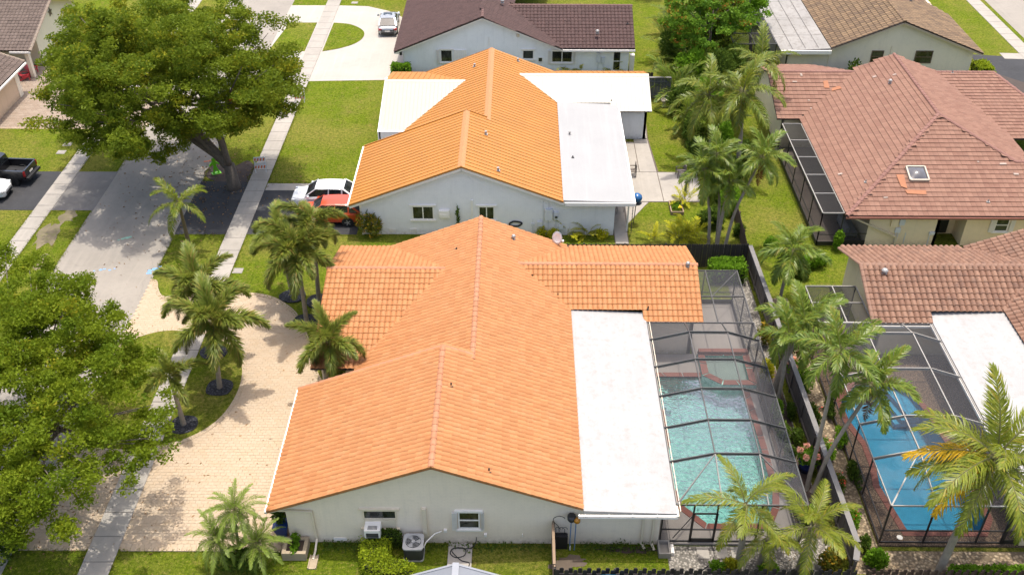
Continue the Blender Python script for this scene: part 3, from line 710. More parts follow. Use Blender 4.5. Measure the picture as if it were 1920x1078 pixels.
for px, py, kk in ((917, 884, 'pipe'), (846, 724, 'pipe'), (963, 450, 'dome'), (856, 470, 'pipe'), (1046, 556, 'pipe'), (1215, 580, 'pipe'), (1289, 501, 'dome')):
    d = _F+(px-960)/FPX*_R-(py-539)/FPX*_U
    if px < 880: nrm, c = (np.array([-S if px == 856 else S,0,1]), 4.885+S*2.3 if px == 856 else 5.45-S*3.75)
    elif px < 1100: nrm, c = np.array([S,0,1]), 5.45-S*3.75
    else: nrm, c = np.array([0,-.395,1]), 4.0-.395*46.9
    t = (c-nrm[2]*CAM_H)/(nrm@d); p = np.array([0,0,CAM_H])+t*d
    roof_vent(R1, (p[0],p[1],p[2]+.05), kk, .07, VENTM if kk == 'dome' else BLACKM)
# front door alcove
m = MB(); m.box(-8.34,-8.28,38.2,39.2,.05,2.1); m.build('door', plain('dark_wood_door', (.07,.035,.02), .5), H1)
# ================================================================== tiled house on the right: the same plan mirrored
BARREL = tilemat('brown_barrel_tile', (0.175, 0.086, 0.052), (0.255, 0.140, 0.088), .8, wear=(0.060,0.042,0.036), wearamt=.75, blotch=.3)
BARRELCAP = tilemat('brown_barrel_cap', (0.20, 0.105, 0.068), (0.235, 0.135, 0.09), .8, wear=(0.13,0.075,0.055), wearamt=.5)
mir = lambda x: 30.1-x
H2 = empty('tiled_house', (32.0, 40, 0), label='cream walled house with brown barrel tile roof behind the blue pool', cat='house')
P2 = plan(mir, 0, lw=(39.4,46.2,50.4,-11.0), rw=(43.3,46.95,50.7,10.35))
f2 = P2['main']+P2['left_wing']+P2['right_wing']
R2 = deck(f2, UNDER, H2)
TILE_B = tile_shape(.335, .405, 1, .115, 7, lift=.055, thick=.04)
_fB = [f for f in f2]
lay_tiles(R2, _fB, TILE_B, .335, .405, BARREL, 300, 5)
caps(R2, P2['ridges']+P2['rakes'], BARRELCAP, .17, .40)
V2 = P2['V']; caps(R2, [(V2(10.35,43.32,2.62), V2(10.35,46.95,4.03)), (V2(10.35,50.68,2.62), V2(10.35,46.95,4.03))], BARRELCAP, .13, .40)
plan_walls(H2, mir, 0, WALL_CREAM, TRIMW, P2, 6.9)
slab_roof(H2, 27.2, 23.0, 29.5, 44.5, 2.86, 2.70, WHITE_ROOF)
m = MB(); m.box(22.86,22.98,29.6,44.4,2.5,2.62); m.box(19.7,22.95,43.12,43.2,2.42,2.54); m.build('gutter', TRIMW, H2)
roof_vent(R2, (20.95,46.35,3.85), 'dome', .1)
# ================================================================== orange metal roofed house (second along the street)
ORMETAL = plain('orange_painted_metal', (0.38, 0.155, 0.026), .5, .0, var=.09, scale=.6)
ORCAP = plain('orange_metal_ridge', (0.39, 0.18, 0.065), .5, var=.05)
WMETAL = plain('cream_white_metal', (0.315, 0.294, 0.238), .45, var=.04, scale=1.2)
GMEMB = pavemat('pale_grey_membrane', (0.292, 0.288, 0.278), 0.04, 0.0, (0.245,0.243,0.24), 0.2, 30, .5)
H3 = empty('metal_roof_house', (-2.0, 66, 0), label='pale blue house with orange standing seam metal roof and white side wings', cat='house')
P3 = plan(ident, 26.0, lw=(40.35,45.4,50.0,-10.5), rw=(43.3,46.9,50.4,10.15), yb=49.9, y1=37.6)
R3 = deck(P3['main'], UNDER, H3)
panels(R3, P3['main'], .42, ORMETAL)
RL = deck(P3['left_wing'], UNDER, H3); RW = deck(P3['right_wing'], UNDER, H3)
panels(RL, P3['left_wing'][:1], .30, WMETAL, .018, .03); panels(RW, P3['right_wing'][:1], .30, WMETAL, .018, .03)
panels(RL, P3['left_wing'][1:], .42, ORMETAL); panels(RW, P3['right_wing'][1:], .42, ORMETAL)
def metal_ridge(roof, a, b_, w, mat, tilt=S, name='ridge_cap'):
    a, b_ = Vector(a), Vector(b_); d = (b_-a).normalized(); s = d.cross(Vector((0,0,1))).normalized()*w; up = Vector((0,0,.075)); dn = Vector((0,0,.05-w*tilt))
    m = MB()
    for sg in (1,-1): m.extrude([a+up, b_+up, b_+s*sg+dn, a+s*sg+dn], (0,0,-.012))
    return m.build(name, mat, roof)
for a, b_ in P3['ridges'][:2]: metal_ridge(R3, a, b_, .24, ORCAP)
metal_ridge(RL, *P3['ridges'][2], .22, WMETAL); metal_ridge(RW, *P3['ridges'][3], .22, WMETAL)
m = MB()
V3 = P3['V']
for a, b_ in ((V3(-11.25,37.6,2.56), V3(-3.75,37.6,5.49)), (V3(-3.75,37.6,5.49), V3(-2.3,37.6,4.92)), (V3(-11.25,29.58,2.53), V3(-3.75,29.58,5.45)), (V3(-3.75,29.58,5.45), V3(2.9,29.58,2.86))): m = MB(); m.bar(a, b_, .08, .12); m.build('rake_trim', ORMETAL, R3)
pass
m = MB()
for a, b_ in ((V3(-11.24,29.64,2.36), V3(-3.75,29.64,5.28)), (V3(-3.75,29.64,5.28), V3(2.95,29.64,2.69))): m.bar(a, b_, .08, .22)
m.build('rake_board', TRIMW, H3)
plan_walls(H3, ident, 26.0, WALL_BLUE, TRIMW, P3, 6.35)
slab_roof(H3, 2.88, 7.55, 55.65, 70.08, 2.95, 2.82, GMEMB)
m = MB(); m.box(3.0,7.6,55.53,55.64,2.56,2.80); m.box(7.56,7.66,55.6,69.4,2.6,2.75); m.build('gutter', TRIMW, H3)
m = MB()
for x in (7.32, 7.36): m.box(x, x+.04, 56.0, 69.0, 2.5, 2.6)
for y in (56.4, 60.5, 65.0): m.box(7.25,7.35,y,y+.1,.04,2.68)
m.build('porch_post', TRIMW, H3)
window(H3, -7.15, -5.7, 1.2, 2.25, 56, TRIMW, 'v'); window(H3, -2.72, -1.65, 1.2, 2.25, 56, TRIMW, 'v')
m = MB(); m.box(-5.35,-4.65,55.75,56,1.45,1.98); m.box(-5.3,-4.7,55.72,55.76,1.5,1.75); m.build('wall_air_conditioner', TRIMW, H3)
m = MB(); m.box(-3.22,-3.08,55.9,56,.3,2.75); m.build('pipe_cover', TRIMW, H3)
for x in (-8.55, -7.15):
    m = MB()
    for i in range(4): m.box(x-.22,x+.22,55.96,56,.2+i*.07,.24+i*.07)
    m.build('wall_vent', TRIMW, H3)
UTIL = plain('utility_grey', (.62,.63,.64), .5, var=.06)
m = MB(); m.box(1.72,2.2,55.8,56,1.25,2.1); m.box(2.3,2.62,55.84,56,1.3,1.85); m.box(1.2,1.55,55.86,56,.75,1.12); m.box(.8,1.02,55.9,56,.75,.95); m.box(2.65,2.95,55.86,56,.5,.85)
for x in (1.58,1.95,2.45,1.4,.9): m.box(x-.02,x+.02,55.94,56,.1,2.75 if x in (1.58,1.95) else 1.3)
m.build('meter_box', UTIL, H3)
m = MB(); m.lathe((2.46,55.8,1.55), [(.09,-.05),(.09,.05)], 10); m.build('meter_dial', GLASS, H3)
for px, py, kk in ((911,253,'goose'), (934,321,'goose'), (890,126,'goose'), (971,116,'goose')):
    d = _F+(px-960)/FPX*_R-(py-539)/FPX*_U
    nrm, c = (np.array([S,0,1]), 5.45-S*3.75) if px > 900 else (np.array([-S,0,1]), 4.885+S*2.3)
    t = (c-nrm[2]*CAM_H)/(nrm@d); p = np.array([0,0,CAM_H])+t*d; roof_vent(R3, (p[0],p[1],p[2]+.04), kk, .07)
for px, py, kk in ((1068,252,'goose'), (1074,296,'pipe'), (1146,191,'pipe'), (1201,150,'pipe')):
    p = at(px, py, 2.92 if px < 1200 else 3.6); roof_vent(H3, p, kk, .07, VENTM if kk == 'goose' else BLACKM)
# carport opening at the left front and front porch posts
m = MB(); m.box(-10.62,-10.5,55.93,56.0,0,2.75); m.box(-11.1,-10.5,55.85,55.93,2.32,2.40); m.build('corner_board', TRIMW, H3)
for x in (-10.3, -9.4):
    m = MB(); m.box(x, x+.2, 66.5, 66.7, 0, 2.5); m.build('porch_post', TRIMB, H3)
m = MB(); m.box(-9.3,-8.4,66.9,66.98,.1,2.2); m.build('door', plain('brown_front_door', (.10,.05,.03), .4), H3)
m = MB(); m.box(-10.9,-10.2,63.5,66.8,.0,.08); m.build('porch_step', plain('tan_brick_step', (.45,.30,.18), .9, var=.25, scale=20), H3)
sheet('path', [(-11.9,57.0),(-11.0,57.0),(-10.3,66.6),(-11.3,66.6)], 0.034, PAVER2)
# ================================================================== brown roofed house (third along the street)
BROWN = tilemat('dark_brown_tile', (0.046, 0.020, 0.016), (0.064, 0.030, 0.025), .8, wear=(0.10,0.056,0.05), wearamt=.35, blotch=.4)
H4 = empty('brown_roof_house', (-1.5, 90, 0), label='pale grey house with dark brown tiled roof beside the silver car', cat='house')
zr4 = lambda x: 5.3-.41*abs(x+3.25)
yf4, y94 = 81.5, 104.0; wy = 86.3; wz = 4.55; wx = -3.25+(5.3-wz)/.41; ez4 = 2.45; ex4 = -3.25+(5.3-ez4)/.41
f4 = [[(-11.0,yf4,zr4(-11.0)),(-11.0,y94,zr4(-11.0)),(-3.25,y94,5.3),(-3.25,yf4,5.3)],
      [(ex4,yf4+.02,ez4),(ex4+.001,yf4+.03,ez4),(wx,wy,wz),(wx+.5,wy+.6,wz-.205),(ex4,y94,ez4),(-3.25,y94,5.3),(-3.25,yf4,5.3)],
      [(ex4-.2,yf4+.1,ez4),(10.0,yf4+.1,ez4),(10.0,wy,wz),(wx,wy,wz)],
      [(ex4,wy+4.6,ez4),(10.0,wy+4.6,ez4),(10.0,wy,wz),(wx,wy,wz)]]
R4 = deck(f4, UNDER, H4)
TILE_C = tile_shape(.33, .40, 1, .06, 4, lift=.045, thick=.03)
lay_tiles(R4, f4, TILE_C, .33, .40, BROWN, 0, 8)
BRCAP = tilemat('brown_ridge', (0.11,0.055,0.045), (0.13,0.07,0.06), .8)
caps(R4, [((-3.25,yf4,5.3),(-3.25,y94,5.3)), ((wx,wy,wz),(10.0,wy,wz))], BRCAP, .15)
wall_poly(H4, [(-10.3,82,0),(9.55,82,0),(9.55,82,2.35),(3.9,82,2.4),(-3.25,82,5.15),(-10.3,82,2.3)], (0,.2,0), WALL_MINT)
wall_poly(H4, [(9.5,82.2,0),(9.5,90.6,0),(9.5,90.6,2.3),(9.5,wy,4.4),(9.5,82.2,2.35)], (-.2,0,0), WALL_MINT)
wall_poly(H4, [(-10.3,82.2,0),(-10.3,96,0),(-10.3,96,2.3),(-10.3,82.2,2.3)], (.2,0,0), WALL_MINT)
m = MB(); m.bar((-11,yf4+.1,zr4(-11)-.14),(-3.25,yf4+.1,5.16),.08,.2); m.bar((-3.25,yf4+.1,5.16),(ex4,yf4+.1,ez4-.12),.08,.2); m.box(3.7,10.0,81.45,81.6,2.22,2.38); m.build('fascia', TRIMW, H4)
window(H4, -7.0,-5.95,1.0,2.15,82,TRIMW,'n', shutters=((-5.8,-4.7),(-7.35,-7.1))); window(H4, .2,1.2,1.3,2.15,82,TRIMW,'n'); window(H4, 1.55-.0,2.0,1.0,1.5,82,TRIMW,'n',sill=False,head=False)
window(H4, 2.75,4.6,1.0,2.1,82,TRIMW,'v', shutters=((2.45,2.7),(4.66,4.85)))
window(H4, 8.15,8.85,.25,2.05,82,TRIMW,'h')
m = MB(); m.box(6.7,7.05,81.85,82,1.05,1.95); m.box(7.15,7.45,81.88,82,1.0,1.5); m.box(6.85,6.89,81.93,82,.2,1.1); m.box(7.3,7.34,81.93,82,.2,1.0); m.build('meter_box', UTIL, H4)
m = MB(); m.lathe((-.2,81.98,3.5), [(.14,-.12),(.14,.12)], 12); m.build('gable_vent', TRIMG, H4)
m = MB(); m.box(-2.75,-2.68,81.92,82,2.6,3.3); m.build('wall_pipe', TRIMW, H4)
m = MB(); m.box(9.7,10.1,82.4,82.9,.0,1.5); m.build('utility_cabinet', TRIMW, H4)
downspout(H4, [(-10.95,81.55,2.0),(-10.2,81.8,1.85),(-10.15,81.9,.2)], TRIMW)
m = MB(); m.lathe((-10.45,81.7,1.75), [(.07,0),(.12,.05),(.12,.3),(.16,.33),(.02,.42)], 8); m.build('wall_lantern', BLACKM, H4)
roof_vent(R4, at(942,6,5.05), 'dome', .09); roof_vent(R4, at(1120,63,3.4), 'dome', .09); roof_vent(R4, at(1177,45,3.7), 'pipe', .06, BLACKM)
m = MB(); m.box(-10.45,-10.1,95.9,96.25,0,3.0); m.build('porch_post', TRIMW, H4)
# ================================================================== red roofed house (right, middle)
REDT = tilemat('red_flat_tile', (0.168, 0.076, 0.047), (0.230, 0.118, 0.076), .8, wear=(0.15,0.082,0.058), wearamt=.5, blotch=.4)
REDCAP = tilemat('red_ridge_tile', (0.185,0.085,0.062), (0.225,0.11,0.082), .8, wear=(0.24,0.125,0.09), wearamt=.4)
H5 = empty('red_roof_house', (30, 62, 0), label='cream house with faded red flat tile hip roof and skylight', cat='house')
E5 = 2.6; rx, rz5 = 29.5, 5.3; sl = (rz5-E5)/(rx-21.2); sf = (rz5-E5)/(63.6-54.45)
wyr, wz5 = 73.0, 4.25; lvx = 21.2+(wz5-E5)/sl
h2z = E5+sf*4.7; h2y = 54.45+4.7; h2x = rx+(rz5-h2z)/sl
rvx5 = rx+(rz5-wz5)/sl
f5 = [[(21.2,54.45,E5),(21.2,68.1,E5),(lvx,wyr,wz5),(lvx+.3,wyr+.5,wz5+.1),(rx,wyr+1,rz5),(rx,63.6,rz5)],
      [(21.2,54.45,E5),(46,54.45,E5),(46,h2y,h2z),(h2x,h2y,h2z),(rx,63.6,rz5)],
      [(h2x+1.6,63.4,h2z-1.6*sl),(h2x+1.6,h2y+2.0,h2z-1.6*sl),(h2x,h2y,h2z),(rx,63.6,rz5),(rx,wyr+1,rz5),(rvx5,wyr,wz5)],
      [(46,h2y+2.0,h2z-.6),(h2x+1.6,h2y+2.0,h2z-.6),(h2x,h2y,h2z),(46,h2y,h2z)],
      [(19.5,68.1,E5),(21.2,68.1,E5),(lvx,wyr,wz5),(19.5,wyr,wz5)],
      [(19.5,78,E5),(lvx-2,78,E5),(lvx,wyr,wz5),(19.5,wyr,wz5)],
      [(h2x+1.6,64.2,3.05),(40.5,64.2,3.05),(37.2,wyr,wz5),(rvx5,wyr,wz5)],
      [(37.2,wyr,wz5),(40.5,64.2,3.05),(42.5,73,2.6)]]
R5 = deck(f5, UNDER, H5)
TILE_D = tile_shape(.33, .42, 1, .008, 2, lift=.05, thick=.045)
lay_tiles(R5, f5[:7], TILE_D, .33, .42, REDT, 300, 9)
caps(R5, [((21.2,54.45,E5+.03),(rx,63.6,rz5+.03)), ((rx,63.6,rz5+.02),(rx,wyr+1,rz5+.02)), ((rx,63.6,rz5+.02),(h2x,h2y,h2z+.02)), ((h2x,h2y,h2z),(46,h2y,h2z)), ((19.5,wyr,wz5),(lvx,wyr,wz5)), ((rvx5,wyr,wz5),(37.2,wyr,wz5)), ((37.2,wyr,wz5),(40.5,64.2,3.08))], REDCAP, .15, .42)
PATCHO = plain('new_orange_tile', (0.30,0.12,0.055), .8, var=.12)
PATCHW = plain('bare_mortar', (0.32,0.25,0.205), .9, var=.15)
def roof_pt(px, py, nrm, c):
    d = _F+(px-960)/FPX*_R-(py-539)/FPX*_U; nrm = np.array(nrm, float)
    t = (c-nrm[2]*CAM_H)/(nrm@d); return np.array([0,0,CAM_H])+t*d
LEFT5 = ((-sl,0,1), E5-sl*21.2); FRONT5 = ((0,-sf,1), E5-sf*54.45); LW5 = ((0,-(wz5-E5)/(wyr-68.1),1), E5-(wz5-E5)/(wyr-68.1)*68.1)
rr = random.Random(5)
for px, py, pl, mt, w, h in ((1548,160,LW5,PATCHO,.42,.8),(1568,168,LEFT5,PATCHO,.5,.8),(1690,340,FRONT5,PATCHO,.5,1.4),(1720,362,FRONT5,PATCHO,1.5,.4),(1502,142,LW5,PATCHW,.18,.3),(1490,155,LW5,PATCHW,.4,.15),(1640,146,LEFT5,PATCHW,.3,.3),(1678,142,LEFT5,PATCHW,.2,.3),
                             (1576,328,LEFT5,PATCHW,.25,.3),(1880,309,FRONT5,PATCHW,.5,.16),(1905,328,FRONT5,PATCHW,.4,.16),(1833,305,FRONT5,PATCHW,.15,.12),(1660,372,FRONT5,PATCHW,.3,.12),(1520,205,LW5,PATCHW,.14,.14),(1516,190,LW5,PATCHW,.14,.14)):
    p = roof_pt(px, py, *pl); n = Vector(pl[0]).normalized(); u = Vector((1,0,0)) if pl is not LEFT5 else Vector((0,1,0)); u = (u-n*u.dot(n)).normalized(); v = n.cross(u); c = Vector(p)+n*.085
    m = MB(); m.extrude([c+u*w*rr.uniform(.35,.55)*a+v*h*rr.uniform(.35,.55)*b_ for a, b_ in ((-1,-1),(1,-1),(1,1),(-1,1))], n*.012); m.build('roof_patch', mt, R5)
# skylight
sk = roof_pt(1719, 328, *FRONT5); n = Vector(FRONT5[0]).normalized(); u = Vector((1,0,0)); v = n.cross(u); c = Vector(sk)
m = MB(); k = .62
for a, b_ in (((-1,-1),(1,-1)),((1,-1),(1,1)),((1,1),(-1,1)),((-1,1),(-1,-1))): m.bar(c+u*k*a[0]+v*k*a[1]+n*.1, c+u*k*b_[0]+v*k*b_[1]+n*.1, .1, .22, up=n)
skl = m.build('skylight', plain('skylight_frame', (.40,.34,.26), .5), R5)
m = MB(); N8 = 8; vs = []; fs = []
for i in range(N8+1):
    for j in range(N8+1):
        a, b_ = i/N8*2-1, j/N8*2-1; vs.append(c+u*a*.56+v*b_*.56+n*(.15+.22*(1-a*a)*(1-b_*b_)))
for i in range(N8):
    for j in range(N8): fs.append((i*(N8+1)+j, (i+1)*(N8+1)+j, (i+1)*(N8+1)+j+1, i*(N8+1)+j+1))
m.add(vs, fs); m.build('dome_pane', plain('smoked_acrylic', (.10,.095,.10), .12, var=.1), skl if False else R5, smooth=True)
for px, py, pl, kk in ((1668,158,LEFT5,'dome'),(1623,343,LEFT5,'pipe'),(1852,380,FRONT5,'pipe'),(1785,138,LW5,'pipe')): roof_vent(R5, tuple(roof_pt(px, py, *pl)+np.array([0,0,.06])), kk, .08)
wall_poly(H5, [(22.95,54.95,0),(27.6,54.95,0),(27.6,54.95,2.5),(22.95,54.95,2.5)], (0,.2,0), WALL_CREAM)
wall_poly(H5, [(29.3,54.95,0),(46,54.95,0),(46,54.95,2.5),(29.3,54.95,2.5)], (0,.2,0), WALL_CREAM)
wall_poly(H5, [(27.6,54.95,0),(27.6,56.4,0),(27.6,56.4,2.5),(27.6,54.95,2.5)], (-.2,0,0), WALL_CREAM)
wall_poly(H5, [(29.3,55.15,0),(29.3,56.4,0),(29.3,56.4,2.5),(29.3,55.15,2.5)], (.2,0,0), WALL_CREAM)
wall_poly(H5, [(27.4,56.4,0),(29.5,56.4,0),(29.5,56.4,2.5),(27.4,56.4,2.5)], (0,.2,0), WALL_CREAM)
wall_poly(H5, [(22.95,55.15,0),(22.95,68.4,0),(22.95,68.4,2.5),(22.95,55.15,2.5)], (.2,0,0), WALL_CREAM)
wall_poly(H5, [(20.0,68.5,0),(22.95,68.5,0),(22.95,68.5,2.5),(20.0,68.5,2.5)], (0,.2,0), WALL_CREAM)
wall_poly(H5, [(19.95,68.5,0),(19.95,77.6,0),(19.95,77.6,2.5),(19.95,wyr,4.1),(19.95,68.5,2.5)], (.2,0,0), WALL_CREAM)
m = MB(); m.box(28.0,28.85,56.33,56.4,.1,2.1); m.build('door', BLACKM, H5)
window(H5, 31.2,32.1,1.15,2.15,54.95,TRIMW,'h', shutters=((30.85,31.15),(32.15,32.45)))
m = MB(); m.box(33.4,34.6,54.9,54.95,1.1,2.2); m.build('window_shutter', TRIMW, H5)
m = MB(); m.box(24.35,24.8,54.8,54.95,1.55,2.15); m.build('electric_panel', WALL_CREAM, H5)
m = MB(); m.box(24.9,25.25,54.82,54.95,1.65,2.1); m.box(24.75,25.1,54.84,54.95,1.05,1.4); m.box(27.05,27.4,54.84,54.95,.9,1.1)
for x, z0, z1 in ((24.85,.3,1.1),(25.0,.3,1.7),(25.5,.2,1.0),(27.1,0.05,.95)): m.box(x,x+.04,54.9,54.95,z0,z1)
m.build('meter_box', UTIL, H5)
CREAMP = plain('cream_pipe', (.62,.52,.36), .5)
downspout(H5, [(21.6,54.75,2.35),(24.9,54.8,.75),(24.9,54.8,.1)], CREAMP, .1)
m = MB(); m.box(21.15,46,54.33,54.44,2.42,2.55); m.build('gutter', plain('rust_gutter', (.25,.10,.07), .5), H5)
# ================================================================== tan roofed house (top right)
TANT = tilemat('tan_flat_tile', (0.115, 0.072, 0.040), (0.235, 0.150, 0.078), .85, wear=(0.09,0.064,0.045), wearamt=.6, blotch=.3)
H6 = empty('tan_roof_house', (31, 90, 0), label='tan painted house with mottled tan tile roof and stained flat roof', cat='house')
yt = 80.6; y9t = 104
f6 = [[(26.65,yt,3.0),(26.65,y9t,3.0),(32.4,y9t,5.4),(32.4,yt,5.4)], [(39.8,yt,2.55),(39.8,89.2,2.55),(37.6,91.5,3.4),(37.6,y9t,3.4),(32.4,y9t,5.4),(32.4,yt,5.4)]]
R6 = deck(f6, UNDER, H6)
lay_tiles(R6, f6, TILE_D, .40, .46, TANT, 300, 12)
caps(R6, [((32.4,yt,5.4),(32.4,y9t,5.4))], TANT, .14, .42)
STAIN = pavemat('stained_grey_roof', (0.25, 0.235, 0.215), 0.10, 0.0, (0.09,0.068,0.05), 0.8, 20, .8)
fr = slab_roof(H6, 22.4, 26.62, 80.6, 104, 2.75, 2.98, STAIN)
m = MB()
for x in (23.4,24.5,25.6): m.box(x,x+.03,80.8,104,2.80+.055*(x-22.4),2.81+.055*(x-22.4)+.012)
for y in (83.6, 87.5, 92.0): m.box(22.45,26.5,y,y+.03,2.985,2.992)
m.build('membrane_seam', plain('seam_dark', (.2,.18,.16), .9), fr)
wall_poly(H6, [(23.2,81.2,0),(39.2,81.2,0),(39.2,81.2,2.6),(32.4,81.2,5.25),(26.7,81.2,2.85),(23.2,81.2,2.6)], (0,.2,0), WALL_TAN)
wall_poly(H6, [(23.2,81.4,0),(23.2,100,0),(23.2,100,2.6),(23.2,81.4,2.6)], (.2,0,0), WALL_TAN)
wall_poly(H6, [(39.2,81.4,0),(39.2,100,0),(39.2,100,2.5),(39.2,81.4,2.5)], (-.2,0,0), WALL_TAN)
m = MB(); m.bar((26.65,yt+.1,2.86),(32.4,yt+.1,5.26),.08,.2); m.bar((32.4,yt+.1,5.26),(39.8,yt+.1,2.4),.08,.2); m.build('rake_board', plain('pink_tan_trim', (.60,.48,.38), .6), H6)
m = MB(); m.box(22.4,26.7,80.46,80.62,2.48,2.80); m.build('fascia', TRIMW, H6)
window(H6, 30.4,31.45,1.45,2.55,81.2,TRIMBR,'h',sill=False,head=False); window(H6, 34.2,35.7,1.4,2.55,81.2,TRIMBR,'h',sill=False,head=False)
downspout(H6, [(22.8,80.55,2.5),(23.15,80.8,2.3),(23.1,81.05,2.1),(23.1,81.05,.1)], plain('dark_green_pipe', (.02,.03,.025), .4), .12)
m = MB(); m.box(26.75,26.78,81.15,81.2,.2,2.75); m.box(32.0,32.03,81.15,81.2,.2,3.0); m.build('wall_conduit', TRIMG, H6)
roof_vent(R6, at(1708,2,5.0), 'pipe', .07, BLACKM); roof_vent(R6, at(1646,50,4.4), 'pipe', .06, BLACKM)
# ================================================================== house at the top left edge
H7 = empty('tiled_house', (-48, 80, 0), label='house at the left edge with weathered grey brown tiled roofs', cat='house')
GBT = tilemat('grey_brown_tile', (0.090, 0.063, 0.048), (0.135, 0.098, 0.078), .85, wear=(0.06,0.045,0.036), wearamt=.5, blotch=.4)
f7 = [[(-42.2,80.3,2.6),(-60,80.3,2.6),(-60,86.6,4.9),(-42.2,86.6,4.9)], [(-42.2,93,2.6),(-60,93,2.6),(-60,86.6,4.9),(-42.2,86.6,4.9)],
      [(-41.8,78.1,2.6),(-41.8,66.5,2.6),(-45.6,66.5,4.0),(-45.6,78.1,4.0)], [(-49.4,78.1,2.6),(-49.4,66.5,2.6),(-45.6,66.5,4.0),(-45.6,78.1,4.0)]]
R7 = deck(f7, UNDER, H7)
lay_tiles(R7, f7, TILE_C, .33, .38, GBT, 0, 15)
GCAP = tilemat('pale_rake_tile', (0.20,0.15,0.11), (0.235,0.185,0.14), .85)
caps(R7, [((-42.2,80.3,2.64),(-42.2,86.6,4.94)), ((-42.2,86.6,4.92),(-60,86.6,4.92)), ((-41.8,78.1,2.64),(-45.6,78.1,4.04)), ((-45.6,66.5,4.02),(-45.6,78.1,4.02))], GCAP, .14)
wall_poly(H7, [(-43.0,83.4,0),(-43.0,92.6,0),(-43.0,92.6,2.5),(-43.0,86.6,4.75),(-43.0,83.4,3.6)], (-.2,0,0), WALL_TAN)
wall_poly(H7, [(-43.2,83.4,0),(-60,83.4,0),(-60,83.4,3.5),(-43.2,83.4,3.5)], (0,.2,0), WALL_TAN)
wall_poly(H7, [(-42.3,66.8,0),(-42.3,77.0,0),(-42.3,77.0,2.4),(-42.3,66.8,2.4)], (-.2,0,0), wallmat('peach_stucco', (.62,.45,.30), bumpy=.05))
wall_poly(H7, [(-42.5,77.0,0),(-49,77.0,0),(-49,77.0,2.4),(-42.5,77.0,2.4)], (0,.2,0), WALL_TAN)
m = MB(); m.box(-42.55,-42.25,76.6,77.25,0,2.4); m.build('porch_column', WALL_TAN, H7); m = MB(); m.box(-42.9,-42.6,80.5,80.9,0,2.5); m.build('porch_column', WALL_TAN, H7)
m = MB(); m.box(-41.8,-41.66,66.5,78.1,2.42,2.56); m.box(-44,-42.2,80.16,80.28,2.42,2.56); m.build('gutter', TRIMW, H7)
m = MB(); c = Vector((-42.97, 87.3, 3.4)); pts = []
for k in range(10):
    r = .42 if k % 2 == 0 else .17; a = math.pi/2+k*math.pi/5; pts.append(c+Vector((0, r*math.cos(a), r*math.sin(a))))
m.extrude(pts, (.05,0,0)); m.build('wall_star', plain('dark_star_metal', (.10,.07,.05), .5), label='dark five pointed metal star hung on the left house gable wall', cat='wall star')
# small grey shed at the bottom edge
H8 = empty('garden_shed', (-2.55, 25.4, 0), label='grey panelled shed roof peeking in at the bottom edge', cat='shed')
SHEDM = plain('grey_shed_panel', (.17,.18,.20), .5, var=.05); SHEDL = plain('grey_shed_trim', (.22,.23,.25), .5, var=.04)
yb_, ya_ = 26.6, 24.0; sx8 = -2.6
zs = 2.75; hw = 2.3; drop = .95
wall_poly(H8, [(sx8-hw+.15,yb_-.2,0),(sx8+hw-.15,yb_-.2,0),(sx8+hw-.15,yb_-.2,1.75),(sx8,yb_-.2,2.6),(sx8-hw+.15,yb_-.2,1.75)], (0,-.1,0), SHEDM)
for sg in (-1, 1):
    for i in range(3):
        y0 = ya_+i*(yb_-ya_)/3; y1 = ya_+(i+1)*(yb_-ya_)/3-.04
        m = MB(); m.extrude([(sx8,y0,zs),(sx8,y1,zs),(sx8+sg*hw,y1,zs-drop),(sx8+sg*hw,y0,zs-drop)], (0,0,.05)); m.build('roof_panel', SHEDM, H8)
    m = MB(); m.bar((sx8,yb_,zs+.03),(sx8+sg*hw,yb_,zs-drop+.03),.1,.1); m.bar((sx8,yb_-.55,zs+.06),(sx8+sg*hw,yb_-.55,zs-drop+.06),.05,.03); m.build('roof_trim', SHEDL, H8)
m = MB(); m.box(sx8-.14,sx8+.14,ya_,yb_+.05,zs+.02,zs+.12); m.build('ridge_cap', SHEDL, H8)
wall_poly(H8, [(sx8-hw+.2,24.2,0),(sx8-hw+.2,26.2,0),(sx8-hw+.2,26.2,1.7),(sx8-hw+.2,24.2,1.7)], (.08,0,0), SHEDM)
wall_poly(H8, [(sx8+hw-.2,24.2,0),(sx8+hw-.2,26.2,0),(sx8+hw-.2,26.2,1.7),(sx8+hw-.2,24.2,1.7)], (-.08,0,0), SHEDM)
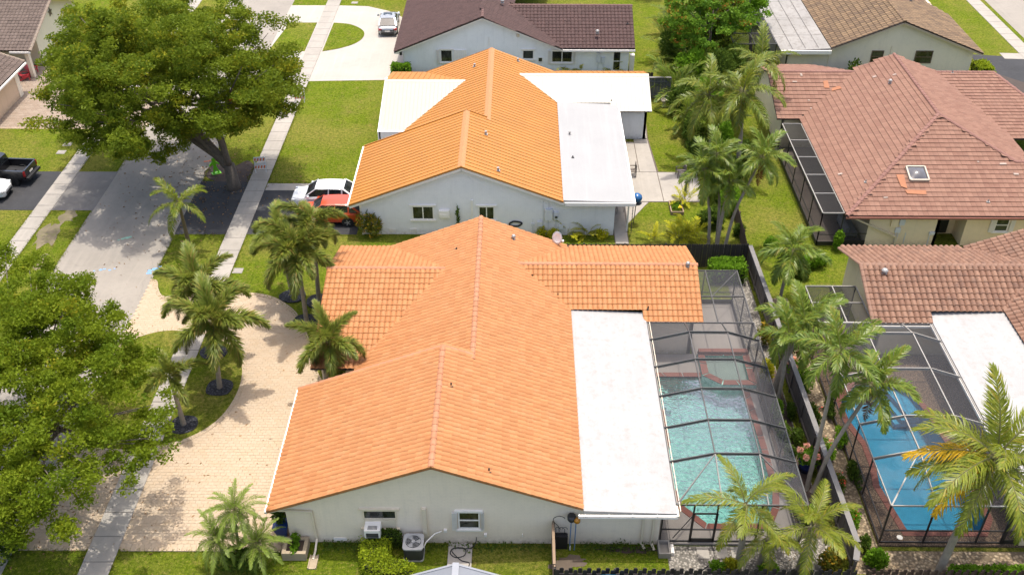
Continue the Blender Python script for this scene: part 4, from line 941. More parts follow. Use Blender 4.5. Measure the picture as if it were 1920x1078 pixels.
# ------------------------------------------------------------------ pools
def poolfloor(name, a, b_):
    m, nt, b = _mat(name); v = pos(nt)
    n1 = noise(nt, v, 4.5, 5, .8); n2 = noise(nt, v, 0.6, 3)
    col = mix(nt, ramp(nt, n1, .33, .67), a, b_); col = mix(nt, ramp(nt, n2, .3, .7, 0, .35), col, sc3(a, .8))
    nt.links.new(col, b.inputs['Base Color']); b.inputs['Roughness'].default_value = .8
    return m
def watermat(name, tint, rscale, strength):
    m, nt, b = _mat(name); nt.nodes.remove(b); out = nt.nodes['Material Output']; v = pos(nt, (1,1.15,1))
    tr = N(nt, 'ShaderNodeBsdfTransparent'); tr.inputs[0].default_value = (*tint, 1)
    gl = N(nt, 'ShaderNodeBsdfGlossy'); gl.inputs['Roughness'].default_value = .03
    fr = N(nt, 'ShaderNodeFresnel'); fr.inputs[0].default_value = 1.33
    bm = N(nt, 'ShaderNodeBump'); bm.inputs['Strength'].default_value = strength; bm.inputs['Distance'].default_value = .05
    w = nt.nodes.new('ShaderNodeTexNoise'); w.inputs['Scale'].default_value = rscale; w.inputs['Detail'].default_value = 2.5; w.inputs['Distortion'].default_value = 1.2; nt.links.new(v, w.inputs['Vector'])
    nt.links.new(w.outputs[0], bm.inputs['Height'])
    for n in (gl, fr): nt.links.new(bm.outputs[0], n.inputs['Normal'])
    mx = N(nt, 'ShaderNodeMixShader'); nt.links.new(fr.outputs[0], mx.inputs[0]); nt.links.new(tr.outputs[0], mx.inputs[1]); nt.links.new(gl.outputs[0], mx.inputs[2])
    nt.links.new(mx.outputs[0], out.inputs[0]); return m
AQUA = poolfloor('aqua_plaster_painted_caustics', (0.075, 0.300, 0.250), (0.50, 0.80, 0.68))  # pale mottling paints the caustic light network into the plaster colour
BLUEP = poolfloor('blue_plaster', (0.024, 0.225, 0.34), (0.040, 0.275, 0.40))
WATER1 = watermat('rippled_pool_water', (.80,.965,.96), 4.4, .6)
WATER2 = watermat('calm_pool_water', (.74,.93,.98), 2.0, .12)
def basin(name, poly, zt, depth, mat, parent, step=None):
    m = MB(); n = len(poly); zb = zt-depth
    m.face([(p[0],p[1],zb) for p in poly])
    for i in range(n):
        a, b_ = poly[i], poly[(i+1)%n]; m.face([(a[0],a[1],zb),(b_[0],b_[1],zb),(b_[0],b_[1],zt),(a[0],a[1],zt)])
    return m.build(name, mat, parent)
def offset_poly(poly, d):
    n = len(poly); a = sum(poly[i][0]*poly[(i+1)%n][1]-poly[(i+1)%n][0]*poly[i][1] for i in range(n)); sg = 1 if a > 0 else -1; out = []
    for i in range(n):
        p0, p1, p2 = (Vector(poly[i-1]), Vector(poly[i]), Vector(poly[(i+1)%n]))
        e1 = (p1-p0).normalized(); e2 = (p2-p1).normalized(); n1 = Vector((e1.y,-e1.x))*sg; n2 = Vector((e2.y,-e2.x))*sg
        b_ = (n1+n2).normalized(); k = d/max(.45, b_.dot(n1)); out.append(tuple(p1+b_*k))
    return out
def coping(pool, poly, w, z0, z1, step, mat):
    outp = offset_poly(poly, w); n = len(poly); rr = random.Random(4); m = MB()
    inn = offset_poly(poly, -.03)
    for i in range(n):
        a0, a1, b0, b1 = Vector(inn[i]), Vector(inn[(i+1)%n]), Vector(outp[i]), Vector(outp[(i+1)%n]); k = max(1, round((a1-a0).length/step))
        for j in range(k):
            t0, t1 = j/k+.012/k*3, (j+1)/k-.012/k*3; m.tv = rr.random()
            q = [a0.lerp(a1,t0), a0.lerp(a1,t1), b0.lerp(b1,t1), b0.lerp(b1,t0)]; m.hexa([(*p,z0) for p in q], [(*p,z1) for p in q])
    return m.build('coping', mat, pool)
# ---- aqua pool in its cage
PL1 = empty('swimming_pool', (10, 36.4, 0), label='aqua swimming pool with red coping and raised spa inside the dark cage', cat='swimming pool')
DK = .10
sheet('pool_deck', [(6.55,29.95),(13.12,29.95),(13.12,43.55),(6.55,43.55)], DK, DECKC, holes=[POOL1], thick=.11)
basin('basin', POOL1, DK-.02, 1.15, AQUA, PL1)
m = MB(); m.face([(p[0],p[1],DK-.09) for p in POOL1]); m.build('water', WATER1, PL1)
coping(PL1, POOL1, .30, DK+.002, DK+.035, .95, COPING)
m = MB()
for i in range(3): m.box(7.25,8.4-.3*i,39.6+.1,41.55,-.95+.25*i,-.72+.25*i)
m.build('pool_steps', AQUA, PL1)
SPA = [(10.55,41.55),(11.3,40.95),(12.75,40.95),(12.75,43.1),(10.55,43.1)]
SP = PL1
SZ = .42
m = MB(); so = offset_poly(SPA, .33); n = len(SPA)
for i in range(n):
    a0, a1, b0, b1 = SPA[i], SPA[(i+1)%n], so[i], so[(i+1)%n]
    m.hexa([(*a0,-.9),(*a1,-.9),(*b1,-.9),(*b0,-.9)], [(*a0,SZ-.04),(*a1,SZ-.04),(*b1,SZ-.04),(*b0,SZ-.04)])
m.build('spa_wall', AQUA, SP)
coping(SP, SPA, .35, SZ-.035, SZ, .9, COPING)
m = MB(); m.face([(p[0],p[1],-.35) for p in SPA]); si = offset_poly(SPA, -.45)
for i in range(n):
    a0, a1, b0, b1 = SPA[i], SPA[(i+1)%n], si[i], si[(i+1)%n]; m.face([(*a0,.05),(*a1,.05),(*b1,.05),(*b0,.05)]); m.face([(*b0,.05),(*b1,.05),(*b1,-.35),(*b0,-.35)])
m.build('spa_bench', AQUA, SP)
m = MB(); m.face([(p[0],p[1],SZ-.12) for p in SPA]); m.build('spa_water', WATER1, SP)
m = MB(); m.box(10.25,13.05,43.15,43.45,DK,.60); m.build('raised_wall', COPING, PL1)
# ---- blue pool in its cage
PL2 = empty('swimming_pool', (20, 36, 0), label='bright blue swimming pool with brick coping and brown pebble deck', cat='swimming pool')
sheet('pool_deck', [(16.75,29.95),(25.5,29.95),(25.5,43.55),(16.75,43.55)], DK, PEBBLE, holes=[POOL2], thick=.11)
basin('basin', POOL2, DK-.02, 1.3, BLUEP, PL2)
m = MB(); m.face([(p[0],p[1],DK-.09) for p in POOL2]); m.build('water', WATER2, PL2)
coping(PL2, POOL2, .30, DK+.002, DK+.03, .13, COPING)
m = MB()
for i in range(3): m.prism([(21.4-.0*i,41),(21.75,39),(21.0-.3*(2-i),38.9),(20.4-.3*(2-i),40.9)], -1.1+.3*i, -.85+.3*i)
m.build('pool_steps', BLUEP, PL2)
m = MB(); c = at(1687, 1007, DK); m.lathe(c, [(.14,0.002),(.14,.015),(.02,.018)], 14); m.build('skimmer_lid', TRIMW, PL2)
sheet('paver_deck', [(10.0,43.6),(13.1,43.6),(13.1,48.4),(10.0,48.4)], .05, DECKC, thick=.05)
sheet('paver_deck', [(16.75,43.6),(19.9,43.6),(19.9,47.0),(16.75,47.0)], .05, PEBBLE, thick=.05)
# ------------------------------------------------------------------ screen enclosures
def screenmat(name, c, dens):
    m, nt, b = _mat(name); out = nt.nodes['Material Output']; nt.nodes.remove(b)
    tr = N(nt, 'ShaderNodeBsdfTransparent'); df = N(nt, 'ShaderNodeBsdfDiffuse'); df.inputs[0].default_value = (*c, 1)
    n1 = noise(nt, pos(nt), .8, 4); mx = N(nt, 'ShaderNodeMixShader'); nt.links.new(ramp(nt, n1, .3, .7, dens*.9, dens*1.12), mx.inputs[0])
    nt.links.new(tr.outputs[0], mx.inputs[1]); nt.links.new(df.outputs[0], mx.inputs[2]); nt.links.new(mx.outputs[0], out.inputs[0]); return m
SCREEN = screenmat('insect_screen', (.09,.09,.095), .34)
SCREEN2 = screenmat('insect_screen_dark', (.05,.048,.046), .42)
BRONZE = plain('bronze_aluminium', (.030,.028,.026), .45, .2, var=.08)
GREYAL = plain('grey_aluminium', (.075,.072,.068), .45, .2, var=.08)
WHITEAL = plain('cream_aluminium', (.27,.25,.22), .45, .0, var=.06)
def panel(parent, pts, mat, inset=.03):
    c = sum((Vector(p) for p in pts), Vector())/len(pts); q = [Vector(p)+(c-Vector(p)).normalized()*inset for p in pts]
    m = MB(); m.face(q); return m.build('screen_panel', mat, parent)
def beam(parent, a, b_, w, h, mat, name='beam'):
    m = MB(); m.bar(a, b_, w, h); return m.build(name, mat, parent)
def mansard_cage(label, x0, x1, xa, xb, y0, y1, ys, ze, zr, top, side, scr, front_posts, right_wall=True, left_wall=False, door=None, yend0=None):
    """pool cage: eaves at ze, raised flat centre strip (xa..xb) at zr, sloped sides and ends"""
    c = empty('screen_cage', ((x0+x1)/2, (y0+y1)/2, 0), label=label, cat='screen enclosure')
    b = lambda a, q, w=.05, h=.08, mm=top: beam(c, a, q, w, h, mm)
    b((x0,y0,ze),(x1,y0,ze)); b((x0,y1,ze),(x1,y1,ze)); b((x1,y0,ze),(x1,y1,ze)); b((x0,y0,ze),(x0,y1,ze))
    for y in ys: b((x0,y,ze),(xa,y,zr),.05,.16); b((xb,y,zr),(x1,y,ze),.05,.16); b((xa,y,zr),(xb,y,zr),.05,.16)
    for x in (xa, xb):
        pts = [(x,y0,ze)]+[(x,y,zr) for y in ys]+[(x,y1,ze)]
        for p, q in zip(pts[:-1], pts[1:]): b(p, q, .055, .07)
    b((x0,y0,ze),(xa,ys[0],zr),.045,.05); b((x1,y0,ze),(xb,ys[0],zr),.045,.05)
    for p, q in zip(ys[:-1], ys[1:]):
        panel(c, [(x0,p,ze),(xa,p,zr),(xa,q,zr),(x0,q,ze)], scr); panel(c, [(xa,p,zr),(xb,p,zr),(xb,q,zr),(xa,q,zr)], scr); panel(c, [(xb,p,zr),(x1,p,ze),(x1,q,ze),(xb,q,zr)], scr)
    for ye, yr in ((y0, ys[0]), (y1, ys[-1])):
        panel(c, [(xa,ye,ze),(xb,ye,ze),(xb,yr,zr),(xa,yr,zr)], scr)
        panel(c, [(x0,ye,ze),(xa,ye,ze),(xa,yr,zr)], scr); panel(c, [(x0,ye,ze),(xa,yr,zr),(x0,yr,ze)], scr)
        panel(c, [(xb,ye,ze),(x1,ye,ze),(xb,yr,zr)], scr); panel(c, [(x1,ye,ze),(x1,yr,ze),(xb,yr,zr)], scr)
    # side walls
    yy = [y0]+list(ys)+[y1]
    for on, x in ((right_wall, x1), (left_wall, x0)):
        if not on: continue
        for y in yy: beam(c, (x,y,.1), (x,y,ze), .06, .06, side, 'post')
        beam(c, (x,y0,.95), (x,y1,.95), .05, .05, side, 'rail'); beam(c, (x,y0,.14), (x,y1,.14), .05, .08, side, 'rail')
        for p, q in zip(yy[:-1], yy[1:]):
            panel(c, [(x,p,.16),(x,q,.16),(x,q,.93),(x,p,.93)], scr); panel(c, [(x,p,.97),(x,q,.97),(x,q,ze),(x,p,ze)], scr)
    # front wall
    fp = front_posts
    for x in fp: beam(c, (x,y0,.1), (x,y0,ze), .07, .07, side, 'post')
    beam(c, (fp[0],y0,.95), (fp[-1],y0,.95), .05, .06, side, 'rail'); beam(c, (fp[0],y0,.14), (fp[-1],y0,.14), .05, .08, side, 'rail')
    for p, q in zip(fp[:-1], fp[1:]):
        panel(c, [(p,y0,.18),(q,y0,.18),(q,y0,.92),(p,y0,.92)], scr); panel(c, [(p,y0,.98),(q,y0,.98),(q,y0,ze),(p,y0,ze)], scr)
    if door:
        d0, d1 = door; m = MB(); yd = y0-.04
        for a, q, w in (((d0,yd,.15),(d0,yd,2.1),.11), ((d1,yd,.15),(d1,yd,2.1),.11), ((d0,yd,2.08),(d1,yd,2.08),.09), ((d0,yd,.26),(d1,yd,.26),.24)): m.bar(a, q, .04, w) if a[2] == q[2] else m.bar(a, q, w, .04)
        m.build('screen_door', side, c)
    return c
CG1 = mansard_cage('bronze framed screen cage over the aqua pool', 7.14, 13.08, 9.22, 11.29, 30.1, 43.25, [32.7,34.95,37.2,39.45,41.7], 2.62, 3.2, GREYAL, BRONZE, SCREEN, [6.6,7.98,9.05,11.03,13.08], door=(7.98,9.05))
beam(CG1, (7.2,30.12,2.6), (9.2,32.7,3.18), .04, .04, GREYAL); beam(CG1, (7.2,30.13,.3), (8.0,30.13,1.9), .03, .03, BRONZE, 'brace')
CG2 = mansard_cage('cream framed screen cage over the blue pool', 16.8, 22.95, 18.85, 21.28, 30.12, 43.3, [33.0,35.3,38.8,41.7], 2.62, 3.2, WHITEAL, BRONZE, SCREEN, [16.8,18.82,21.25,22.4,23.4,24.6], left_wall=True, right_wall=False, door=(22.45,23.3))
beam(CG2, (18.85,33.0,3.18), (16.85,30.15,2.62), .04, .04, WHITEAL)
def flat_cage(label, x0, x1, y0, y1, z, xs, ys, top, side, scr, walls):
    c = empty('screen_cage', ((x0+x1)/2, (y0+y1)/2, 0), label=label, cat='screen enclosure')
    xx = [x0]+xs+[x1]; yy = [y0]+ys+[y1]
    for x in xx: beam(c, (x,y0,z), (x,y1,z), .06, .09, top)
    for y in yy: beam(c, (x0,y,z+.002), (x1,y,z+.002), .055, .08, top)
    for a, b_ in zip(xx[:-1], xx[1:]):
        for p, q in zip(yy[:-1], yy[1:]): panel(c, [(a,p,z),(b_,p,z),(b_,q,z),(a,q,z)], scr)
    for wl in walls:
        if wl in 'LR':
            x = x0 if wl == 'L' else x1
            for y in yy: beam(c, (x,y,.05), (x,y,z), .06, .06, side, 'post')
            beam(c, (x,y0,.9), (x,y1,.9), .045, .045, side, 'rail'); beam(c, (x,y0,.2), (x,y1,.2), .06, .3, side, 'rail')
            for p, q in zip(yy[:-1], yy[1:]): panel(c, [(x,p,.4),(x,q,.4),(x,q,z),(x,p,z)], scr)
        else:
            y = y0 if wl == 'F' else y1
            for x in xx: beam(c, (x,y,.05), (x,y,z), .06, .06, side, 'post')
            beam(c, (x0,y,.9), (x1,y,.9), .045, .045, side, 'rail'); beam(c, (x0,y,.2), (x1,y,.2), .06, .3, side, 'rail')
            for p, q in zip(xx[:-1], xx[1:]): panel(c, [(p,y,.4),(q,y,.4),(q,y,z),(p,y,z)], scr)
    return c
CG3 = flat_cage('small flat topped grey screen cage beside the orange tile wing', 10.35, 13.05, 43.4, 48.4, 2.5, [11.15], [45.85], GREYAL, BRONZE, SCREEN, 'RB')
beam(CG3, (11.2,45.9,2.5), (13.0,48.3,2.5), .04, .05, GREYAL)
CG4 = flat_cage('small cream framed screen cage beside the brown barrel tile wing', 16.8, 19.75, 43.5, 46.9, 2.5, [18.35], [45.3], WHITEAL, BRONZE, SCREEN2, 'LB')
CG5 = flat_cage('narrow screened lanai with white beams along the red roofed house', 19.75, 21.15, 54.85, 67.4, 2.55, [], [57.3,59.8,62.3,64.8], WHITEAL, BRONZE, SCREEN2, 'LF')
sheet('lanai_floor', [(19.75,54.9),(22.9,54.9),(22.9,68.4),(19.75,68.4)], .04, pavemat('brown_lanai_floor', (.10,.08,.065), .15), thick=.03)
m = MB(); m.box(21.15,22.95,54.9,54.95,0.05,.4); m.build('knee_wall', BRONZE, CG5)
beam(CG5, (21.1,54.9,.95), (22.95,54.9,.95), .045, .045, BRONZE, 'rail'); panel(CG5, [(21.15,54.9,.4),(22.95,54.9,.4),(22.95,54.9,2.45),(21.15,54.9,2.45)], SCREEN2)
CG6 = flat_cage('dark screen cage beside the stained flat roof of the tan house', 18.6, 22.3, 82.0, 101, 2.75, [20.4], [84.4,86.8,89.2,91.6,94], GREYAL, BRONZE, SCREEN2, 'LF')
# ------------------------------------------------------------------ foliage
def up(px, py, Y):
    """the point above ground line y = Y that the photo shows at (px, py)"""
    d = _F+(px-960)/FPX*_R-(py-539)/FPX*_U; t = Y/d[1]; p = np.array([0,0,CAM_H])+t*d
    return Vector((float(p[0]), float(p[1]), float(p[2])))
def leafmat(name, a, b_, transl=.45, rough=.5, third=None, thirdamt=.0, spec=.15):
    """leaf colour varies leaf by leaf (tint) and plant by plant; light passes through the blade"""
    m, nt, b = _mat(name); out = nt.nodes['Material Output']; r = rnd(nt)
    a, b_ = sc3(a, 2.1), sc3(b_, 2.1); third = sc3(third, 1.3) if third else None
    col = mix(nt, r, a, b_)
    if third is not None: col = mix(nt, ramp(nt, r, 1-thirdamt, 1-thirdamt+.03), col, third)
    n1 = noise(nt, pos(nt), 1.1, 3); col = mix(nt, ramp(nt, n1, .35, .65, 0, .4), col, sc3(b_, 1.1))
    nt.links.new(col, b.inputs['Base Color']); b.inputs['Roughness'].default_value = rough; b.inputs['Specular IOR Level'].default_value = spec*.5
    tr = N(nt, 'ShaderNodeBsdfTranslucent'); nt.links.new(mix(nt, .5, col, sc3(b_, 1.3)), tr.inputs[0])
    mx = N(nt, 'ShaderNodeMixShader'); mx.inputs[0].default_value = transl+.08
    nt.links.new(b.outputs[0], mx.inputs[1]); nt.links.new(tr.outputs[0], mx.inputs[2]); nt.links.new(mx.outputs[0], out.inputs[0]); return m
LEAF_OLIVE = leafmat('olive_tree_leaf', (.036,.062,.006), (.096,.116,.009), .38, third=(.20,.185,.012), thirdamt=.16)
LEAF_YEL = leafmat('yellow_green_tree_leaf', (.034,.064,.005), (.092,.114,.007), .38, third=(.21,.185,.012), thirdamt=.12)
LEAF_BRIGHT = leafmat('bright_green_leaf', (.038,.085,.006), (.085,.150,.010), .35)
LEAF_HEDGE = leafmat('hedge_leaf', (.060,.095,.006), (.150,.175,.010), .3)
LEAF_DARK = leafmat('dark_shrub_leaf', (.016,.034,.006), (.050,.075,.010), .3)
LEAF_ORANGE = leafmat('green_orange_leaf', (.035,.080,.008), (.075,.125,.012), .35, third=(.28,.10,.02), thirdamt=.10)
LEAF_CROTON = leafmat('croton_leaf', (.020,.030,.010), (.10,.105,.012), .3, third=(.36,.20,.02), thirdamt=.24)
LEAF_YELPL = leafmat('yellow_plant_leaf', (.10,.130,.008), (.24,.215,.012), .35)
FLOWER = leafmat('pink_flower', (.42,.12,.12), (.52,.33,.22), .3)
FOX = leafmat('foxtail_leaf', (.038,.064,.010), (.104,.115,.016), .28, .42, third=(.19,.145,.035), thirdamt=.18, spec=.45)
ROYAL = leafmat('royal_palm_leaf', (.034,.060,.007), (.098,.112,.012), .3, .38, third=(.17,.155,.02), thirdamt=.12, spec=.5)
XMAS = leafmat('green_palm_leaf', (.034,.064,.009), (.090,.115,.014), .32, .36, third=(.16,.15,.02), thirdamt=.12, spec=.5)
COCO = leafmat('coconut_leaf', (.050,.072,.008), (.120,.130,.014), .35, .36, third=(.26,.20,.03), thirdamt=.10, spec=.5)
COCOY = leafmat('yellowing_coconut_leaf', (.18,.13,.010), (.30,.185,.012), .35, .4)
DATE = leafmat('pygmy_date_leaf', (.045,.075,.010), (.105,.135,.022), .32, .4, spec=.45)
DEADF = leafmat('dead_frond', (.060,.022,.008), (.110,.048,.016), .15, .7)
BARK = plain('grey_brown_bark', (.105,.085,.066), .9, var=.35, scale=6, bmp=.6, bscale=18)
PALMTR = plain('grey_palm_trunk', (.27,.225,.17), .85, var=.22, scale=5, bmp=.4, bscale=25)
PALMDK = plain('dark_palm_trunk', (.085,.062,.045), .9, var=.3, scale=8, bmp=.5, bscale=25)
SHAFT = plain('green_crownshaft', (.085,.105,.030), .5, var=.2, scale=8)
RACHIS = plain('leaf_rachis', (.16,.15,.06), .6, var=.2)
def frond_mesh(name, L, pairs, ll, w, droop, style, mat, seed, vshape=.35, hang=.5):
    """one feather leaf along +x; style flat | plume"""
    rg = np.random.RandomState(seed); K = 14; ts = np.linspace(0, 1, K+1); ang = -droop*ts**1.4
    P = np.zeros((K+1,3))
    for i in range(K): P[i+1] = P[i]+np.array([math.cos(ang[i]),0,math.sin(ang[i])])*L/K
    V = []; F = []; T = []; MI = []
    for i in range(K+1):                                  # rachis: thin triangular tube
        r = .030*(1-ts[i]*.85)*max(.6, L/2.2); d = np.array([-math.sin(ang[min(i,K)]),0,math.cos(ang[min(i,K)])])
        V += [P[i]+np.array([0,r,0])-d*r*.5, P[i]-np.array([0,r,0])-d*r*.5, P[i]+d*r]
    for i in range(K):
        for j in range(3): F.append((i*3+j, i*3+(j+1)%3, i*3+3+(j+1)%3, i*3+3+j)); T.append(rg.rand()); MI.append(1)
    for k in range(pairs):
        t = .10+.90*(k+.5)/pairs; fi = t*K; i = min(int(fi), K-1); p = P[i]+(P[i+1]-P[i])*(fi-i); a = ang[i]
        fwd = np.array([math.cos(a),0,math.sin(a)]); upv = np.array([-math.sin(a),0,math.cos(a)]); lat = np.array([0,1,0])
        prof = (math.sin(math.pi*min(1, (.16+t*.80)))**.6)*(1-.15*t)
        for s in (1,-1):
            n_l = 1 if style == 'flat' else 3
            for q in range(n_l):
                ln = ll*prof*rg.uniform(.7,1.15); sweep = .5+.55*t+rg.uniform(-.18,.18)
                if style == 'flat':
                    el = vshape+rg.uniform(-.35,.35)
                    side = lat*s*math.cos(el)+upv*math.sin(el)
                else:
                    th = rg.uniform(-1.25,1.45); side = lat*s*math.cos(th)+upv*math.sin(th)
                d0 = side*math.cos(sweep)+fwd*math.sin(sweep); d1 = d0+np.array([0,0,-hang*rg.uniform(.6,1.2)]); d1 /= np.linalg.norm(d1)
                wv = np.cross(d0, upv if abs(np.dot(d0, upv)) < .9 else lat); wv /= np.linalg.norm(wv)+1e-9
                # keep the blade facing mostly up
                m1 = p+d0*ln*.5; m2 = m1+d1*ln*.5; hw = w*.5
                b0 = len(V); V += [p+wv*hw*.5, p-wv*hw*.5, m1+wv*hw, m1-wv*hw, m2+wv*hw*.12, m2-wv*hw*.12]
                F += [(b0,b0+1,b0+3,b0+2), (b0+2,b0+3,b0+5,b0+4)]; tt = rg.rand()*.9; T += [tt, tt]; MI += [0, 0]
    V = np.array(V, dtype=np.float32); F = np.array(F, dtype=np.int32)
    me = bpy.data.meshes.new(name); me.from_pydata([tuple(map(float, v)) for v in V], [], [tuple(map(int, f)) for f in F])
    me.materials.append(mat); me.materials.append(RACHIS); me.polygons.foreach_set('material_index', MI)
    at_ = me.attributes.new('tint', 'FLOAT', 'FACE'); at_.data.foreach_set('value', T); me.update(); return me
FR = {}
def fronds(style):
    if style in FR: return FR[style]
    spec = {'fox': dict(L=2.0, pairs=72, ll=.52, w=.042, droop=1.35, style='plume', mat=FOX, hang=.35),
            'royal': dict(L=2.7, pairs=60, ll=.74, w=.052, droop=1.25, style='flat', mat=ROYAL, vshape=.35, hang=1.15),
            'xmas': dict(L=2.0, pairs=44, ll=.68, w=.058, droop=1.25, style='flat', mat=XMAS, vshape=.4, hang=.95),
            'coco': dict(L=3.4, pairs=74, ll=.84, w=.05, droop=1.1, style='flat', mat=COCO, vshape=.1, hang=.85),
            'date': dict(L=1.35, pairs=44, ll=.26, w=.022, droop=1.25, style='flat', mat=DATE, vshape=.35, hang=.3),
            'areca': dict(L=2.1, pairs=26, ll=.55, w=.05, droop=1.0, style='flat', mat=XMAS, vshape=.5, hang=.5),
            'yareca': dict(L=1.5, pairs=22, ll=.42, w=.05, droop=1.0, style='flat', mat=LEAF_YELPL, vshape=.5, hang=.4)}[style]
    out = []
    for i in range(3):
        s = dict(spec); s['droop'] *= (.8, 1.0, 1.25)[i]; out.append(frond_mesh('frond', seed=31*i+len(style), **s))
    FR[style] = out; return out
def trunk_mesh(path, radii, mat, name='trunk', ring=0):
    m = MB()
    if ring:
        pts = [Vector(p) for p in smooth_path([tuple(p) for p in path], 10)]; k = len(pts); rs = []
        for i in range(k):
            t = i/(k-1)*(len(radii)-1); j = min(int(t), len(radii)-2); rs.append((radii[j]+(radii[j+1]-radii[j])*(t-j))*(1.06 if i % 2 else .97))
        m.tube(pts, rs, 10)
    else: m.tube(path, radii, 8)
    return m.mesh(name, mat, smooth=True)
def palm(name, base, top, style, n, scale, r0, label, group=None, trunk=PALMTR, shaft=None, elev=(80,-35), seed=0, dead=0, bend=.12, yellow=0):
    base = Vector((base[0], base[1], 0)); top = Vector(top); rr = random.Random(seed+n)
    o = empty(name, base, label=label, cat='palm tree', group=group); rel = top-base
    mid = rel*.5+Vector((-rel.x*bend*1.6, -rel.y*bend*1.6, 0))
    tr = bpy.data.objects.new('trunk', trunk_mesh([(0,0,-.05), tuple(rel*.08), tuple(mid), tuple(rel)], [r0*1.35, r0*1.12, r0*.92, r0*.72], trunk, ring=1)); put(tr, o, False)
    tip = rel
    if shaft:
        d = (rel-mid).normalized(); m = MB(); m.tube([rel-d*.05, rel+d*shaft*.5, rel+d*shaft], [r0*.8, r0*.72, r0*.35], 8)
        s = bpy.data.objects.new('crownshaft', m.mesh('crownshaft', SHAFT, smooth=True)); put(s, o, False); tip = rel+d*shaft*.9
    fm = fronds(style); az = rr.uniform(0, 6.28)
    for i in range(n):
        t = i/max(1, n-1); az += 2.399; e = elev[0]+(elev[1]-elev[0])*t**.85+rr.uniform(-9,9)
        me = fm[rr.randrange(3)]; f = inst(me, 'frond', o, tip, (rr.uniform(-.25,.25), -math.radians(e), az), scale=(scale*rr.uniform(.88,1.1),)*3)
    for i in range(dead):
        k = 'dead_'+style
        if k not in FR: FR[k] = [frond_mesh('dead_frond', 1.7 if style != 'coco' else 2.6, 30, .5, .05, .5, 'flat', DEADF, 77, vshape=-.5, hang=1.0)]
        inst(FR[k][0], 'dead_frond', o, tip-Vector((0,0,.15)), (rr.uniform(-.3,.3), math.radians(rr.uniform(62,80)), -1.9+i*1.1+rr.uniform(-.3,.3)), scale=(scale,)*3)
    if yellow:
        if 'yel' not in FR: FR['yel'] = [frond_mesh('frond', 3.2, 54, .75, .06, .9, 'flat', COCOY, 99, vshape=0, hang=.8)]
        for a, e in ((3.0, 10), (3.55, -28)): inst(FR['yel'][0], 'frond', o, tip, (0, -math.radians(e), a), scale=(scale*.95,)*3)
    return o
def leaves(pts, size, asp, mat, name, parent=None, tint=None, flat=.0, label=None, cat=None, group=None, kind=None, fold=.0, dirs=None, world=True):
    """many leaf blades (two triangles each) at the given points, as one mesh"""
    n = len(pts); rg = np.random.RandomState(n % 9973)
    d = rg.normal(size=(n,3)); d[:,2] *= (1-flat)
    if dirs is not None: d = d*.5+dirs*1.1
    d /= np.linalg.norm(d, axis=1, keepdims=True)+1e-9
    q = rg.normal(size=(n,3)); q[:,2] *= .6; w = np.cross(d, q); w /= np.linalg.norm(w, axis=1, keepdims=True)+1e-9
    s = size*rg.uniform(.65,1.3,(n,1)); hl = d*s*.5; hw = w*s*asp*.5
    V = np.stack([pts-hl, pts+hw-hl*.1, pts+hl, pts-hw-hl*.1], axis=1).reshape(-1,3)
    F = np.arange(n*4).reshape(-1,4)
    o = bulk(name, V, F, mat, parent, tint=rg.rand(n)*.98 if tint is None else tint, kind=kind, world=world)
    return tag(o, label, cat, group)
def clump_points(c, r, n, rg, shell=.55):
    d = rg.normal(size=(n,3)); d /= np.linalg.norm(d, axis=1, keepdims=True); rad = (shell+(1-shell)*rg.rand(n,1))**.8
    return np.array(c)+d*rad*np.array(r)
